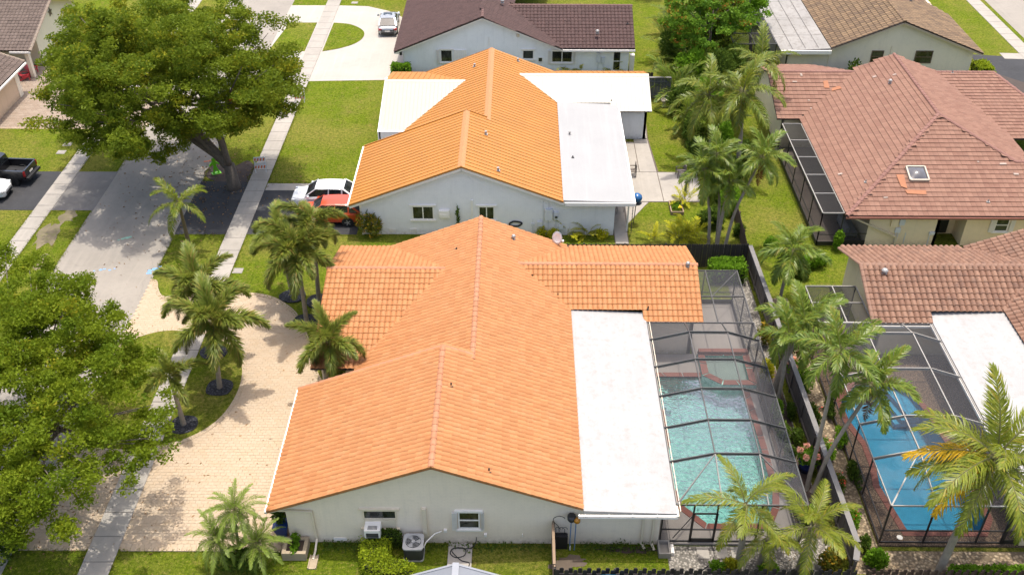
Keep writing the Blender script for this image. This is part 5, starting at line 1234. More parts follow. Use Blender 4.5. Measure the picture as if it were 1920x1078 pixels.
def tree(name, base, crown_c, crown_r, nclump, per, leaf, mat, label, seed, clr=(1.2,2.1), trunk_r=.35, fork=2.0, limbs=7, group=None, low=-.55, asp=.5, thin=.7, extra=()):
    rg = np.random.RandomState(seed); base = Vector((base[0], base[1], 0)); o = empty(name, base, label=label, cat='tree', group=group)
    cc = np.array(crown_c); cr = np.array(crown_r); cl = []
    tries = 0
    while len(cl) < nclump and tries < 4000:
        tries += 1; d = rg.normal(size=3); d /= np.linalg.norm(d)
        if d[2] < low: continue
        p = cc+d*cr*rg.uniform(.45,1.0)
        r = rg.uniform(*clr)
        if all(np.linalg.norm((p-q)/1.0) > (r+s)*.38 for q, s in cl): cl.append((p, r))
    cl += [(np.array(p), r) for p, r in extra]
    pts = []; tn = []
    for p, r in cl:
        # several twigs per clump: a lumpy, gappy outline
        for k in range(9):
            d = rg.normal(size=3); d /= np.linalg.norm(d); d[2] = d[2]*.75+.05
            if rg.rand() < .12: continue
            c2 = p+d*r*rg.uniform(.5,1.0); q_ = clump_points(c2, (r*rg.uniform(.3,.5),r*rg.uniform(.3,.5),r*rg.uniform(.16,.3)), int(per*r*r/9*rg.uniform(.5,1.35)), rg, .2)
            pts.append(q_); b0 = rg.uniform(.0,.75); tn.append(np.clip(b0+rg.rand(len(q_))*.24, 0, .98))
    pts = np.concatenate(pts); leaves(pts, leaf, asp, mat, 'crown', o, flat=.35, tint=np.concatenate(tn))
    # trunk and limbs
    f = base+Vector((0,0,fork)); m = MB(); m.tube([base+Vector((0,0,-.1)), base+Vector((0.05,0,.4)), f], [trunk_r*1.5, trunk_r*1.1, trunk_r*.95], 10)
    tr = m.build('trunk', BARK, o, smooth=True)
    order = sorted(cl, key=lambda c: -np.linalg.norm(c[0]-cc)); used = order[:limbs*3]
    tips = []
    for i in range(limbs):
        g = used[i::limbs]; 
        if not g: continue
        e = Vector(np.mean([c[0] for c in g], axis=0)); st = f+Vector((0,0,-.3*(i % 3)))
        mid = st.lerp(e, .45)+Vector((0,0,.6 if e.z > f.z+2 else -.2)); m = MB()
        m.tube([tuple(q) for q in smooth_path([tuple(st), tuple(mid), tuple(e)], 5)], [trunk_r*.62*(1-.075*k) for k in range(11)], 7)
        for c in g:
            q = Vector(c[0]); m.tube([tuple(mid.lerp(e,.5)), tuple(mid.lerp(q,.6)+Vector((0,0,.3))), tuple(q+Vector((0,0,c[1]*.3)))], [trunk_r*.26, trunk_r*.15, trunk_r*.05], 5)
        m.build('limb', BARK, o, smooth=True)
    return o
def shrub(name, c, r, n, leaf, mat, label, cat='shrub', group=None, asp=.5, seed=1, shell=.5, flat=0.2, stems=0):
    rg = np.random.RandomState(seed); lobes = 7; pts = []
    for i in range(lobes):
        d = rg.normal(size=3); d /= np.linalg.norm(d); d[2] = abs(d[2]); q = np.array([c[0],c[1],r[2]*.45])+d*np.array(r)*np.array([.45,.45,.4])
        pts.append(clump_points(q, np.array(r)*.52, n//lobes, rg, shell))
    pts = np.concatenate(pts); pts = pts[pts[:,2] > .03]; up_ = (pts-np.array([c[0],c[1],0]))/np.array(r); 
    return leaves(pts, leaf, asp, mat, name, label=label, cat=cat, group=group, flat=flat, dirs=up_*.6)
def hedge(name, poly, h, n, leaf, mat, label, seed=1):
    rg = np.random.RandomState(seed); xs = [p[0] for p in poly]; ys = [p[1] for p in poly]; pts = []
    while len(pts) < n:
        x, y = rg.uniform(min(xs)-.05, max(xs)+.05), rg.uniform(min(ys)-.05, max(ys)+.05)
        if not inside((x,y), poly): continue
        ed = edge_dist((x,y), poly)
        if ed < .14 or rg.rand() < .3: z = h*rg.uniform(.04,1.0)
        else: z = h*rg.uniform(.86,1.04)
        if ed < .12 and z > h*.93 and rg.rand() < .6: continue
        pts.append((x+rg.normal()*.03, y+rg.normal()*.03, z+.05*math.sin(x*5)+.04*math.sin(y*6)))
    pts = np.array(pts); c = np.array([np.mean(xs), np.mean(ys), h*.4]); dr_ = pts-c; dr_ /= np.linalg.norm(dr_, axis=1, keepdims=True)+1e-6
    o = empty(name, (c[0],c[1],0), label=label, cat='hedge'); leaves(pts, leaf, .55, mat, 'foliage', o, dirs=dr_*.5)
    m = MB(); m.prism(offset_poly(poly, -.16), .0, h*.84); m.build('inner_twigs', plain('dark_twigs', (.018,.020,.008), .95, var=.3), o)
    return o
# ---- big street trees
tree('street_tree', at(438,352)[:2], (-24.4,63.6,8.2), (8.4,7.2,4.8), 74, 640, .21, LEAF_OLIVE, 'huge olive green street tree with forked trunk beside the sidewalk', 21, (1.5,2.5), .42, 1.9, 8, low=-.5,
     extra=[((-27.6,60.5,4.6),1.5),((-29.6,61.6,5.0),1.5),((-31.6,64.5,5.6),1.5),((-30.3,66,6),1.7),((-26.0,59.6,4.9),1.3),((-28.3,62.3,6.3),1.7),((-33.0,66.5,6.2),1.3),((-19.6,60.3,6.0),1.6),((-18.2,62,6.6),1.7),((-17.2,65,7),1.7),((-22.4,59.2,6.4),1.5),((-27.2,61.4,3.6),1.3),((-29.0,62.6,3.9),1.4),((-30.6,64.0,4.2),1.4),((-32.2,66.0,4.4),1.4),((-33.6,68.2,4.8),1.4),((-25.2,60.6,3.9),1.2),((-34.4,70,5.4),1.5),((-31,68,4.5),1.5),((-23.4,60.6,4.7),1.5),((-21.6,61.2,5.4),1.5),((-19.8,63.6,5.2),1.4),((-18.6,66,5.6),1.5),((-24.6,61.8,5.6),1.6),((-26.2,63.0,5.0),1.5)])
tree('street_tree', (-23.6,30.0), (-24.3,33.0,6.0), (6.4,8.0,2.6), 66, 900, .17, LEAF_YEL, 'large yellow green street tree at the left edge over the paver driveway', 5, (1.1,1.9), .3, 2.2, 7, low=-.5,
     extra=[((-16.9,33.5,5.0),1.2),((-18.6,36.0,5.4),1.2),((-17.1,31.2,4.8),1.2),((-21.5,27.0,4.2),1.4),((-24,27.5,4.6),1.5),((-25.5,40.5,6.0),1.6),((-23.0,39.8,6.2),1.5),((-21.6,38.6,5.9),1.3)]+[(at(px,py,z),r) for px,py,z,r in ((15,490,6.4,1.5),(60,520,6.2,1.5),(125,555,6.0,1.4),(190,600,6.0,1.3),(95,610,6.4,1.6),(30,570,6.6,1.6),(150,650,6.2,1.5),(60,680,6.6,1.6),(215,665,5.8,1.2),(20,760,6.6,1.7),(120,740,6.5,1.6),(260,780,5.4,1.2),(290,830,5.0,1.1),(200,790,6.0,1.5),(60,860,6.2,1.7),(160,880,5.8,1.5),(235,880,5.0,1.1),(30,950,5.6,1.6),(120,960,5.2,1.5))])
tree('garden_tree', (16.6,82.5), (16.4,83.2,4.4), (4.0,4.4,2.8), 26, 330, .30, LEAF_ORANGE, 'rounded green tree with orange new leaves behind the tall palms', 9, (1.1,1.8), .22, 1.4, 5)
tree('garden_tree', (21.0,85.8), (20.2,86.8,3.9), (2.0,2.4,2.4), 10, 300, .28, LEAF_BRIGHT, 'green tree beside the screen cage of the tan house', 19, (1.0,1.5), .15, 1.2, 4)
tree('garden_tree', (12.8,103), (12.8,103.5,4.2), (3.0,3.0,2.6), 14, 260, .30, LEAF_DARK, 'dark green tree at the top edge right of the brown roof', 23, (1.0,1.6), .18, 1.2, 4)
# ---- foxtail palms of the front yard
RINGS = {1:'front palm of the island pair', 2:'rear palm of the island pair', 3:'small sparse palm on the island', 4:'driveway corner palm', 5:'palm nearest the sidewalk', 6:'palm close to the tiled wing'}
def foxtail(bp, cp, n, sc, label, seed, el=(78,-38)):
    b = at(*bp); palm('foxtail_palm', b, up(cp[0], cp[1], b[1])-Vector((0,0,.55)), 'fox', n, sc, .125, label, 'foxtail palms in the front yard', shaft=.6, seed=seed, elev=el, bend=.02)
    m = MB(); rr = random.Random(seed); pts = smooth_path([(b[0]+.78*rr.uniform(.9,1.1)*math.cos(k*.785), b[1]+.72*rr.uniform(.9,1.1)*math.sin(k*.785)) for k in range(8)], 3, True)
    m.prism(pts, .02, .09); m.build('mulch_ring', STONES, label='dark stone ring under the '+RINGS[seed], cat='mulch ring', group='stone rings under the palms')
foxtail((412,728), (398,600), 14, 1.42, 'tall foxtail palm, front of the pair on the grass island', 1)
foxtail((401,661), (372,536), 13, 1.38, 'foxtail palm, rear of the pair on the grass island', 2)
foxtail((345,797), (318,704), 7, .95, 'small sparse foxtail palm nearest the paver drive bend', 3, (80,-20))
foxtail((575,604), (556,470), 14, 1.4, 'foxtail palm with slender trunk at the driveway corner', 4)
foxtail((549,556), (522,432), 12, 1.2, 'foxtail palm nearest the sidewalk on the side lawn', 5, (58,-45))
foxtail((598,566), (586,412), 12, 1.15, 'foxtail palm in front of the orange car', 6, (58,-45))
b = (-10.6, 40.0); palm('foxtail_palm', b, up(615,640,40.0)-Vector((0,0,.4)), 'fox', 14, 1.2, .12, 'bushy foxtail palm in the entry alcove of the orange tile house', 'foxtail palms in the front yard', shaft=.5, seed=8, elev=(80,-60), bend=0)
# ---- street palm
b = at(355,462); palm('young_royal_palm', b, up(338,392,b[1]), 'royal', 9, .9, .13, 'young palm with few fronds on the grass verge by the road', trunk=plain('green_brown_trunk', (.13,.10,.05), .8, var=.25, scale=6), shaft=.5, seed=4, elev=(70,-25))
# ---- pygmy date palms
for bp, cp, lab, sd in (((424,1062),(408,1008),'leftmost pygmy date palm by the paver driveway edge',1), ((452,1046),(440,956),'tallest pygmy date palm, middle of the cluster',2), ((466,1058),(484,1018),'rightmost pygmy date palm near the blue pot',3)):
    b = at(*bp); palm('pygmy_date_palm', b, up(cp[0],cp[1],b[1]), 'date', 26, 1.15, .07, lab, 'pygmy date palms', seed=sd, elev=(78,-40), trunk=PALMTR, dead=0)
# ---- palms of the right side
b = at(1752,1088); palm('coconut_palm', b, (19.75,28.9,7.1), 'coco', 18, 1.22, .17, 'leaning coconut palm with yellowing fronds over the blue pool', seed=5, elev=(70,-35), yellow=1, bend=.1)
for bp, cp, n, sc, lab, sd, dd, el in (((1383,1068),(1398,944),9,1.25,'yellow green palm with hanging brown frond by the pool cage door',1,2,(75,-35)), ((1424,1062),(1440,1006),7,1.0,'low palm half hidden behind the palm with the brown frond',2,0,(50,-40)), ((1497,1072),(1524,985),10,1.2,'yellow green palm beside the grey wall end',3,0,(75,-25))):
    b = at(*bp); palm('dwarf_coconut_palm', b, up(cp[0],cp[1],b[1]), 'coco', n, sc*.62, .15, lab, 'dwarf palms at the pool fence', seed=sd, elev=el, dead=dd)
for base, cp, n, sc, r, lab, sd in (((13.9,40.2),(1503,618),13,1.25,.17,'palm with thick ringed trunk between pool cage and grey wall',1), ((14.0,39.4),(1478,640),8,1.0,.10,'slim palm against the thick trunked palm by the pool cage',2),
        ((14.2,33.4),(1572,672),11,1.15,.10,'bright leaning palm, left of the pair over the blue pool',3), ((14.45,33.3),(1628,738),12,1.2,.11,'bright leaning palm, right of the pair over the blue pool',4),
        ((15.8,48.0),(1484,480),13,1.15,.10,'green palm beyond the grey wall near the small cream cage',5)):
    Y = base[1]+(0 if sd < 3 else (1.2 if sd < 5 else 0.3)); palm('manila_palm', base, up(cp[0],cp[1],Y), 'xmas', n, sc, r, lab, 'manila palms along the grey wall', shaft=.5, seed=sd+20, elev=(78,-38), dead=1 if sd in (1,4,5) else 0)
b5 = (12.9,54.0)
for base, cp, n, sc, r, lab, sd in (((12.6,54.6),(1322,330),13,1.15,.10,'manila palm leftmost of the cluster behind the dark fence',1), ((13.0,54.2),(1366,352),12,1.1,.12,'manila palm in the middle of the cluster behind the dark fence',2), ((13.4,54.0),(1424,305),13,1.1,.10,'manila palm leaning right in the cluster behind the dark fence',3), ((13.2,55.0),(1345,300),10,1.0,.09,'tallest manila palm at the back of the cluster behind the dark fence',4)):
    palm('manila_palm', base, up(cp[0],cp[1],base[1]+.6), 'xmas', n, sc, r, lab, 'manila palms behind the dark fence', shaft=.45, seed=sd+40, elev=(78,-40), dead=1 if sd in (2,3) else 0)
for base, cp, n, sc, lab, sd in (((14.4,66.0),(1330,195),14,1.3,'royal palm with long drooping fronds, left of the tall pair',1), ((16.2,64.6),(1392,190),14,1.35,'royal palm with long drooping fronds, right of the tall pair by the red roof',2), ((17.0,70.5),(1420,135),11,1.2,'royal palm behind the tall pair beside the tan house',3)):
    palm('royal_palm', base, up(cp[0],cp[1],base[1]), 'royal', n, sc, .16, lab, 'royal palms between the gardens', shaft=.8, seed=sd+60, elev=(68,-40), dead=1 if sd == 2 else 0)
def areca(c, n, sc, label, seed, style='areca', group=None, cat='palm clump', name='areca_palm', el=(82,15)):
    rr = random.Random(seed); o = empty(name, (c[0],c[1],0), label=label, cat=cat, group=group); fm = fronds(style)
    for i in range(n):
        a = rr.uniform(0,6.28); e = rr.uniform(el[1],el[0]); rad = rr.uniform(0,.35)*sc
        inst(fm[rr.randrange(3)], 'frond', o, (rad*math.cos(a), rad*math.sin(a), rr.uniform(0,.5)*sc), (rr.uniform(-.3,.3), -math.radians(e), a+rr.uniform(-.4,.4)), scale=(sc*rr.uniform(.75,1.15),)*3)
    return o
for px, py, n, sc, lab, sd in ((1268,182,26,1.5,'dense areca palm clump beside the grey garden gate',1), (1290,232,24,1.45,'dense areca palm clump at the lawn corner under the royal palms',2), (1300,150,26,1.7,'areca palm clump behind the royal palms',3), (1258,110,26,1.7,'areca palm clump at the bright lawn edge by the brown house',4), (1330,262,22,1.3,'areca palm clump nearest the wooden garden chair',5), (1345,120,24,1.7,'areca palm clump below the orange tinged tree',6), (1270,60,20,1.6,'areca palm clump left of the orange tinged tree',7)):
    areca(at(px,py), n, sc, lab, sd, group='areca palm clumps between the gardens')
for px, py, n, sc, lab, sd in ((1062,440,12,.75,'pale yellow palm seedling by the meter boxes',1), (1100,442,12,.8,'yellow palm seedling right of the meter boxes',2), (1270,452,14,1.0,'bright yellow palm on the lawn by the dark fence',3), (1300,448,14,1.1,'yellow green palm on the lawn under the manila palms',4), (1225,452,10,.7,'low yellow plant on the lawn corner by the dark fence',5),
                               (1062,134,10,.9,'yellow plant at the pale grey wall, left',6), (1090,136,10,.8,'yellow plant at the pale grey wall, middle',7), (1148,136,8,.7,'small yellow plant at the pale grey wall, right',8), (1283,380,12,.8,'green palm seedling at the patio edge',9)):
    areca(at(px,py), n, sc, lab, sd+30, 'yareca', 'yellow garden plants', 'plant', 'palm_seedling')
for px, py, lab, sd in ((1013,444,'low yellow croton at the pale blue wall, leftmost',1), (1038,446,'low yellow croton at the pale blue wall, next to the dish',2), (1128,447,'low yellow croton at the pale blue wall, right end',3)):
    c = at(px,py); shrub('croton', (c[0],c[1]), (.55,.5,.6), 260, .28, LEAF_YELPL, lab, 'plant', 'yellow crotons', .22, sd)
# ---- shrubs and hedges
c = at(690,446); shrub('croton', (c[0],c[1]+.2), (1.1,1.0,1.5), 900, .34, LEAF_CROTON, 'large purple and yellow croton at the corner of the pale blue house', 'shrub', None, .22, 3)
hedge('clipped_hedge', [(-7.25,29.55),(-5.75,29.55),(-5.75,28.65),(-4.55,28.2),(-4.4,27.6),(-5.8,27.4),(-6.9,27.9),(-7.2,28.7)], .95, 5200, .12, LEAF_HEDGE, 'curved yellow green hedge wrapping the air conditioner')
hedge('clipped_hedge', [(-6.9,29.6),(-5.35,29.6),(-5.35,29.95),(-6.9,29.95)], 1.15, 1500, .12, LEAF_DARK, 'dark clipped hedge under the window air conditioner', 2)
hedge('clipped_hedge', [(12.0,50.3),(14.3,50.3),(14.3,51.8),(12.0,51.8)], 1.25, 3200, .16, LEAF_BRIGHT, 'bright green boxy hedge in the corner of the dark fence', 3)
c = at(745,138); hedge('clipped_hedge', [(-11.3,80.6),(-9.6,80.6),(-9.6,81.6),(-11.3,81.6)], 1.2, 1800, .2, LEAF_BRIGHT, 'green hedge at the front corner of the brown roofed house', 4)
hedge('clipped_hedge', [(39.6,80.3),(41.2,80.3),(41.2,82.2),(39.6,82.2)], 1.3, 1400, .22, LEAF_HEDGE, 'boxy hedge at the right corner of the tan house', 5)
hedge('clipped_hedge', [(25.0,80.0),(30.0,80.0),(30.0,80.7),(25.0,80.7)], 1.0, 1800, .22, LEAF_HEDGE, 'low hedge along the tan house wall behind the red roof', 6)
shrub('shrub', (28.8,80.2), (1.1,.6,1.7), 400, .3, LEAF_DARK, 'dark shrub rising above the low hedge at the tan wall', seed=8)
c = at(452,1068); shrub('shrub', (c[0],c[1]), (1.25,.7,1.1), 1500, .16, LEAF_DARK, 'dark leafy shrub under the pygmy date palms', seed=9)
shrub('shrub', (-23.4,29.0), (1.2,1.0,1.0), 900, .2, LEAF_DARK, 'dark shrub in the bottom left corner under the street tree', seed=10)
for i, (px, py, r, mt, lf, lab) in enumerate(((1345,1072,(.55,.4,.7),LEAF_BRIGHT,.16,'leafy green plant at the bottom fence left of the ringed trunk'), (1440,1078,(.6,.4,.6),LEAF_BRIGHT,.2,'broad leaf plant at the bottom fence between the palms'), (1555,1062,(.75,.6,.9),LEAF_CROTON,.2,'croton with yellow leaves in front of the grey wall end'),
        (1640,1062,(.7,.5,.9),LEAF_BRIGHT,.2,'green bush past the end of the grey wall'), (1365,1074,(.5,.35,.8),LEAF_YELPL,.16,'yellow green plant at the bottom fence by the ringed trunk'), (1620,1030,(.4,.5,.7),LEAF_DARK,.16,'dark green bush beside the grey wall end'),
        (1600,900,(.35,1.0,.7),LEAF_DARK,.14,'low green bush along the outer side of the grey wall, near'), (1575,830,(.35,.9,.7),LEAF_BRIGHT,.14,'low green bush along the outer side of the grey wall, middle'), (1555,775,(.35,.9,.7),LEAF_DARK,.14,'low green bush along the outer side of the grey wall, far'),
        (1448,470,(.7,.8,.8),LEAF_BRIGHT,.22,'green bush outside the grey wall corner'), (1528,500,(1.2,.7,.8),LEAF_BRIGHT,.22,'wide green bush behind the small cream cage'), (1570,470,(.4,.6,1.2),LEAF_BRIGHT,.2,'tall green bush at the cream wall corner'), (1498,520,(.7,.6,1.0),LEAF_DARK,.22,'dark bush beside the slim palm beyond the wall'),
        (1345,410,(.7,.6,.9),LEAF_DARK,.2,'dark green bush under the manila palms'), (1385,440,(.5,.5,.7),LEAF_DARK,.2,'dark bush at the foot of the manila palms'), (1395,300,(.8,1.2,1.2),LEAF_DARK,.24,'dark bush under the right royal palm'), (1325,300,(.7,.9,1.3),LEAF_CROTON,.24,'croton bush under the left royal palm'), (1480,780,(.4,.5,.7),LEAF_DARK,.16,'dark plant beside the pool cage wall'), (1492,830,(.35,.6,.8),LEAF_DARK,.16,'dark plant before the flower pot by the pool cage'))):
    c = at(px,py); shrub('shrub', (c[0],c[1]), r, int(520*max(r[0],r[1])*r[2]/.4)+200, lf, mt, lab, 'shrub', None, .5, i+40)
for i in range(7): pass
hedge('ground_cover', [(19.2,28.2),(24.5,28.2),(24.5,28.75),(19.6,28.75)], .35, 2600, .16, LEAF_BRIGHT, 'bright green ground cover along the bottom right fence', 12)
for i, (px, py, r, mt, lab) in enumerate(((1276,212,(1.5,1.7,2.2),LEAF_DARK,'big dark bush at the lawn edge left of the royal palms'), (1300,262,(1.3,1.6,1.9),LEAF_DARK,'big dark bush nearest the patio chair'), (1326,215,(1.6,1.8,2.6),LEAF_BRIGHT,'tall green bush between the royal palm trunks'), (1290,160,(1.6,1.8,2.8),LEAF_BRIGHT,'tall green bush behind the white urn'), (1338,165,(1.8,1.8,2.8),LEAF_DARK,'tall dark bush behind the left royal palm'), (1262,118,(1.6,1.8,2.6),LEAF_DARK,'dark bush by the bright lawn behind the garden gate'), (1312,108,(1.8,2.0,3.0),LEAF_BRIGHT,'green bush below the orange tinged tree'), (1375,150,(1.6,1.8,2.6),LEAF_DARK,'dark bush between the royal palms and the tan house'))):
    c = at(px,py); shrub('large_shrub', (c[0],c[1]), r, 2600, .30, mt, lab, 'shrub', None, .4, i+90)
# potted flowers
POTB = plain('glazed_blue_pot', (.010,.022,.085), .18, var=.15)
def potted(c, r, h, label, flowers, seed, leafm=LEAF_BRIGHT):
    o = empty('flower_pot', (c[0],c[1],0), label=label, cat='potted plant'); m = MB()
    m.lathe((c[0],c[1],.0), [(r*.62,0),(r*.95,h*.5),(r,h*.8),(r*.9,h*.95),(r*1.02,h),(r*.85,h),(r*.8,h*.85)], 18); m.build('pot', POTB, o, smooth=True)
    rg = np.random.RandomState(seed); leaves(clump_points((c[0],c[1],h+r*.6), (r*1.5,r*1.5,r*1.1), 420, rg, .3), .2, .55, leafm, 'foliage', o)
    if flowers:
        for k in range(5):
            a = k*1.26+.4; q = (c[0]+r*1.1*math.cos(a), c[1]+r*1.0*math.sin(a), h+r*(1.2+.4*rg.rand())); leaves(clump_points(q, (r*.42,)*3, 130, rg, .5), .1, .8, FLOWER, 'flower_head', o)
    return o
c = at(1512,890); potted((c[0],c[1]+.3), .42, .75, 'glazed blue pot of pink flowers by the near corner of the pool cage', True, 1)
c = at(1496,722); potted((c[0]-.15,c[1]+.4), .40, .7, 'glazed blue pot of pink flowers at the far end of the pool cage', True, 2)
c = at(1425,650); shrub('croton', (c[0]+.1,c[1]+.2), (.5,.6,1.3), 420, .3, LEAF_CROTON, 'tall red and yellow croton at the far cage corner', 'shrub', None, .25, 77)
o = empty('flower_pot', (-11.0,30.4,0), label='tapered blue planter with dark plant at the house corner', cat='potted plant')
m = MB(); m.hexa([(-11.15,30.15,0.03),(-10.8,30.15,.03),(-10.8,30.5,.03),(-11.15,30.5,.03)], [(-11.33,29.97,.95),(-10.63,29.97,.95),(-10.63,30.67,.95),(-11.33,30.67,.95)]); m.build('pot', plain('cobalt_planter', (.012,.045,.19), .3, var=.1), o)
leaves(clump_points((-10.98,30.35,1.5), (.35,.35,.6), 320, np.random.RandomState(3), .2), .3, .3, LEAF_DARK, 'foliage', o)

# ---- grass tufts along the edges of paving, fallen leaves
def edge_points(paths, per, spread, rg, side=0.0):
    out = []
    for p in paths:
        for a, b_ in zip(p[:-1], p[1:]):
            a, b_ = np.array(a[:2]), np.array(b_[:2]); L = np.linalg.norm(b_-a)
            if L < 1e-6: continue
            n = max(1, int(L*per)); t = rg.rand(n,1); nr = np.array([-(b_-a)[1], (b_-a)[0]])/L
            w = np.abs(rg.normal(size=(n,1)))*spread*(.4+1.2*np.abs(np.sin(t*L*1.7+a[0])))
            out.append(a+(b_-a)*t+nr*(w*np.sign(side) if side else rg.normal(size=(n,1))*spread))
    q = np.concatenate(out); return np.column_stack([q, rg.uniform(.02,.06,len(q))])
rg = np.random.RandomState(12)
LEAF_GRASS = leafmat('grass_blade', (.044,.066,.004), (.085,.096,.007), .3)
ep = [edge_points([[(-18.42,20),(-18.42,29.4)],[(-18.42,49.4),(-18.42,55.8)],[(-18.42,62.7),(-18.42,79.8)],[(-23.28,50.6),(-23.28,55.7)],[(-23.28,63),(-23.28,79.8)]], 60, .07, rg, 0),
      edge_points([[(-19.88,20),(-19.88,29.4)],[(-19.88,49.4),(-19.88,55.8)],[(-19.88,62.7),(-19.88,79.8)],[(-32.82,46),(-32.82,58.7)],[(-32.82,64.3),(-32.82,71)],[(-34.13,46),(-34.13,58.7)],[(-34.13,64.3),(-34.13,71)],[(-30.0,44),(-30.0,58.7)],[(-30.0,64.3),(-30.0,71)]], 60, .09, rg, 0),
      edge_points([[p for p in ISLE], [(p[0],p[1]) for p in smooth_path(DRIVE[6:],3)], [(-23.3,29.4),(-10.5,29.4)], [(-19.9,36.5),(-19.9,45)], [(-18.4,36.5),(-18.4,45)], [(-18.3,62.7),(-11.5,62.7)], [(-23,55.75),(-11,55.75)]], 60, .06, rg, 0)]
leaves(np.concatenate(ep), .13, .22, LEAF_GRASS, 'grass', flat=.1, label='uneven grass blades along the edges of paths and driveways', cat='grass', kind='stuff')
LITTER = leafmat('fallen_leaf', (.075,.042,.018), (.14,.085,.04), .1)
lp = [np.column_stack([rg.uniform(-23,-10.8,150), rg.uniform(29.8,49,150), np.full(150,.046)]), np.column_stack([rg.normal(-22,3.2,700), rg.normal(62,4.2,700), np.full(700,.045)]), np.column_stack([rg.normal(-21.5,2.6,350), rg.normal(33,3.6,350), np.full(350,.055)]), np.column_stack([rg.uniform(-30,-19,260), rg.uniform(40,95,260), np.full(260,.045)]), np.column_stack([rg.uniform(7,13,60), rg.uniform(28,29.8,60), np.full(60,.03)])]
leaves(np.concatenate(lp), .15, .5, LITTER, 'leaf_litter', flat=.97, label='scattered brown fallen leaves on the paving and lawns', cat='leaves', kind='stuff')

def strip_plants(x0, x1, y0, y1, n, h, label, seed):
    g = np.random.RandomState(seed); x = g.uniform(x0, x1, n); y = y1-np.abs(g.normal(size=n))*(y1-y0)*.5; z = np.abs(g.normal(size=n))*h*.5*(.5+.8*np.abs(np.sin(x*2.3)))+.03
    leaves(np.column_stack([x, y, z]), .15, .4, LEAF_DARK, 'ground_cover', label=label, cat='plants')
strip_plants(-9.0,-7.3,29.4,29.93,260,.22,'low dark plants at the wall foot beside the bent downspout',1)
strip_plants(-4.1,1.4,29.45,29.93,420,.16,'low dark plants at the wall foot behind the concrete pad',2)
strip_plants(2.9,6.3,29.35,29.93,520,.26,'low dark plants under the white flat roof edge',3)

# ---- fuller planting between the pool cages and under the palms
for i, (x, y, r, mt, lab) in enumerate(((13.75,31.6,(.45,.6,.8),LEAF_BRIGHT,'leafy bush at the near end of the bed beside the pool cage'), (13.7,35.2,(.4,.7,.9),LEAF_DARK,'dark bush in the pool cage bed behind the near flower pot'), (13.75,36.9,(.42,.8,.8),LEAF_DARK,'dark bush midway along the pool cage bed'), (13.7,38.4,(.4,.6,1.0),LEAF_BRIGHT,'green bush midway along the pool cage bed by the thick trunk'), (13.8,41.6,(.42,.7,1.1),LEAF_YELPL,'yellow green bush by the far flower pot'),
        (15.75,31.2,(.42,.7,.9),LEAF_BRIGHT,'green bush outside the wall by the blue pool, nearest'), (15.7,33.4,(.4,.8,.8),LEAF_DARK,'dark bush outside the wall, second from the near end'), (15.7,35.7,(.42,.9,.9),LEAF_BRIGHT,'green bush outside the wall, third from the near end'), (15.65,38.2,(.42,.9,.9),LEAF_DARK,'dark bush outside the wall under the leaning palms'), (15.7,40.8,(.5,.9,1.1),LEAF_BRIGHT,'green bush outside the wall near the far end of the blue pool'), (15.7,43.6,(.6,.9,1.2),LEAF_DARK,'dark bush outside the wall near the small cream cage'), (15.9,46.0,(.7,.8,1.1),LEAF_BRIGHT,'green bush outside the wall beside the small cream cage'))):
    shrub('shrub', (x,y), r, 900, .17, mt, lab, 'shrub', None, .45, i+140)
rg = np.random.RandomState(55)
leaves(np.concatenate([clump_points((15.75,yy,.85), (.35,.6,.2), 26, rg, .2) for yy in (31.2,33.4,35.7,38.2)]), .09, .8, leafmat('red_flower', (.30,.02,.02), (.36,.05,.03), .2), 'flowers', label='small red flowers on the bushes outside the wall', cat='flowers', kind='stuff')
for i, (px, py, r, mt, lab) in enumerate(((1305,300,(1.2,1.2,1.6),LEAF_DARK,'dark bush behind the far patio chair'), (1335,330,(1.1,1.2,1.7),LEAF_BRIGHT,'green bush right of the far patio chair'), (1335,375,(1.1,1.0,1.3),LEAF_DARK,'dark bush at the patio corner beside the garden bed'), (1365,395,(1.0,1.2,1.5),LEAF_BRIGHT,'green bush between the manila palm trunks'), (1330,425,(1.1,.8,1.1),LEAF_DARK,'dark bush on the lawn left of the manila palm trunks'), (1372,340,(.9,1.2,1.5),LEAF_DARK,'dark bush beyond the manila palms'), (1350,290,(1.2,1.4,2.2),LEAF_BRIGHT,'tall green bush under the royal palm crowns'))):
    c = at(px,py); shrub('large_shrub', (c[0],c[1]), r, 1900, .26, mt, lab, 'shrub', None, .4, i+170)
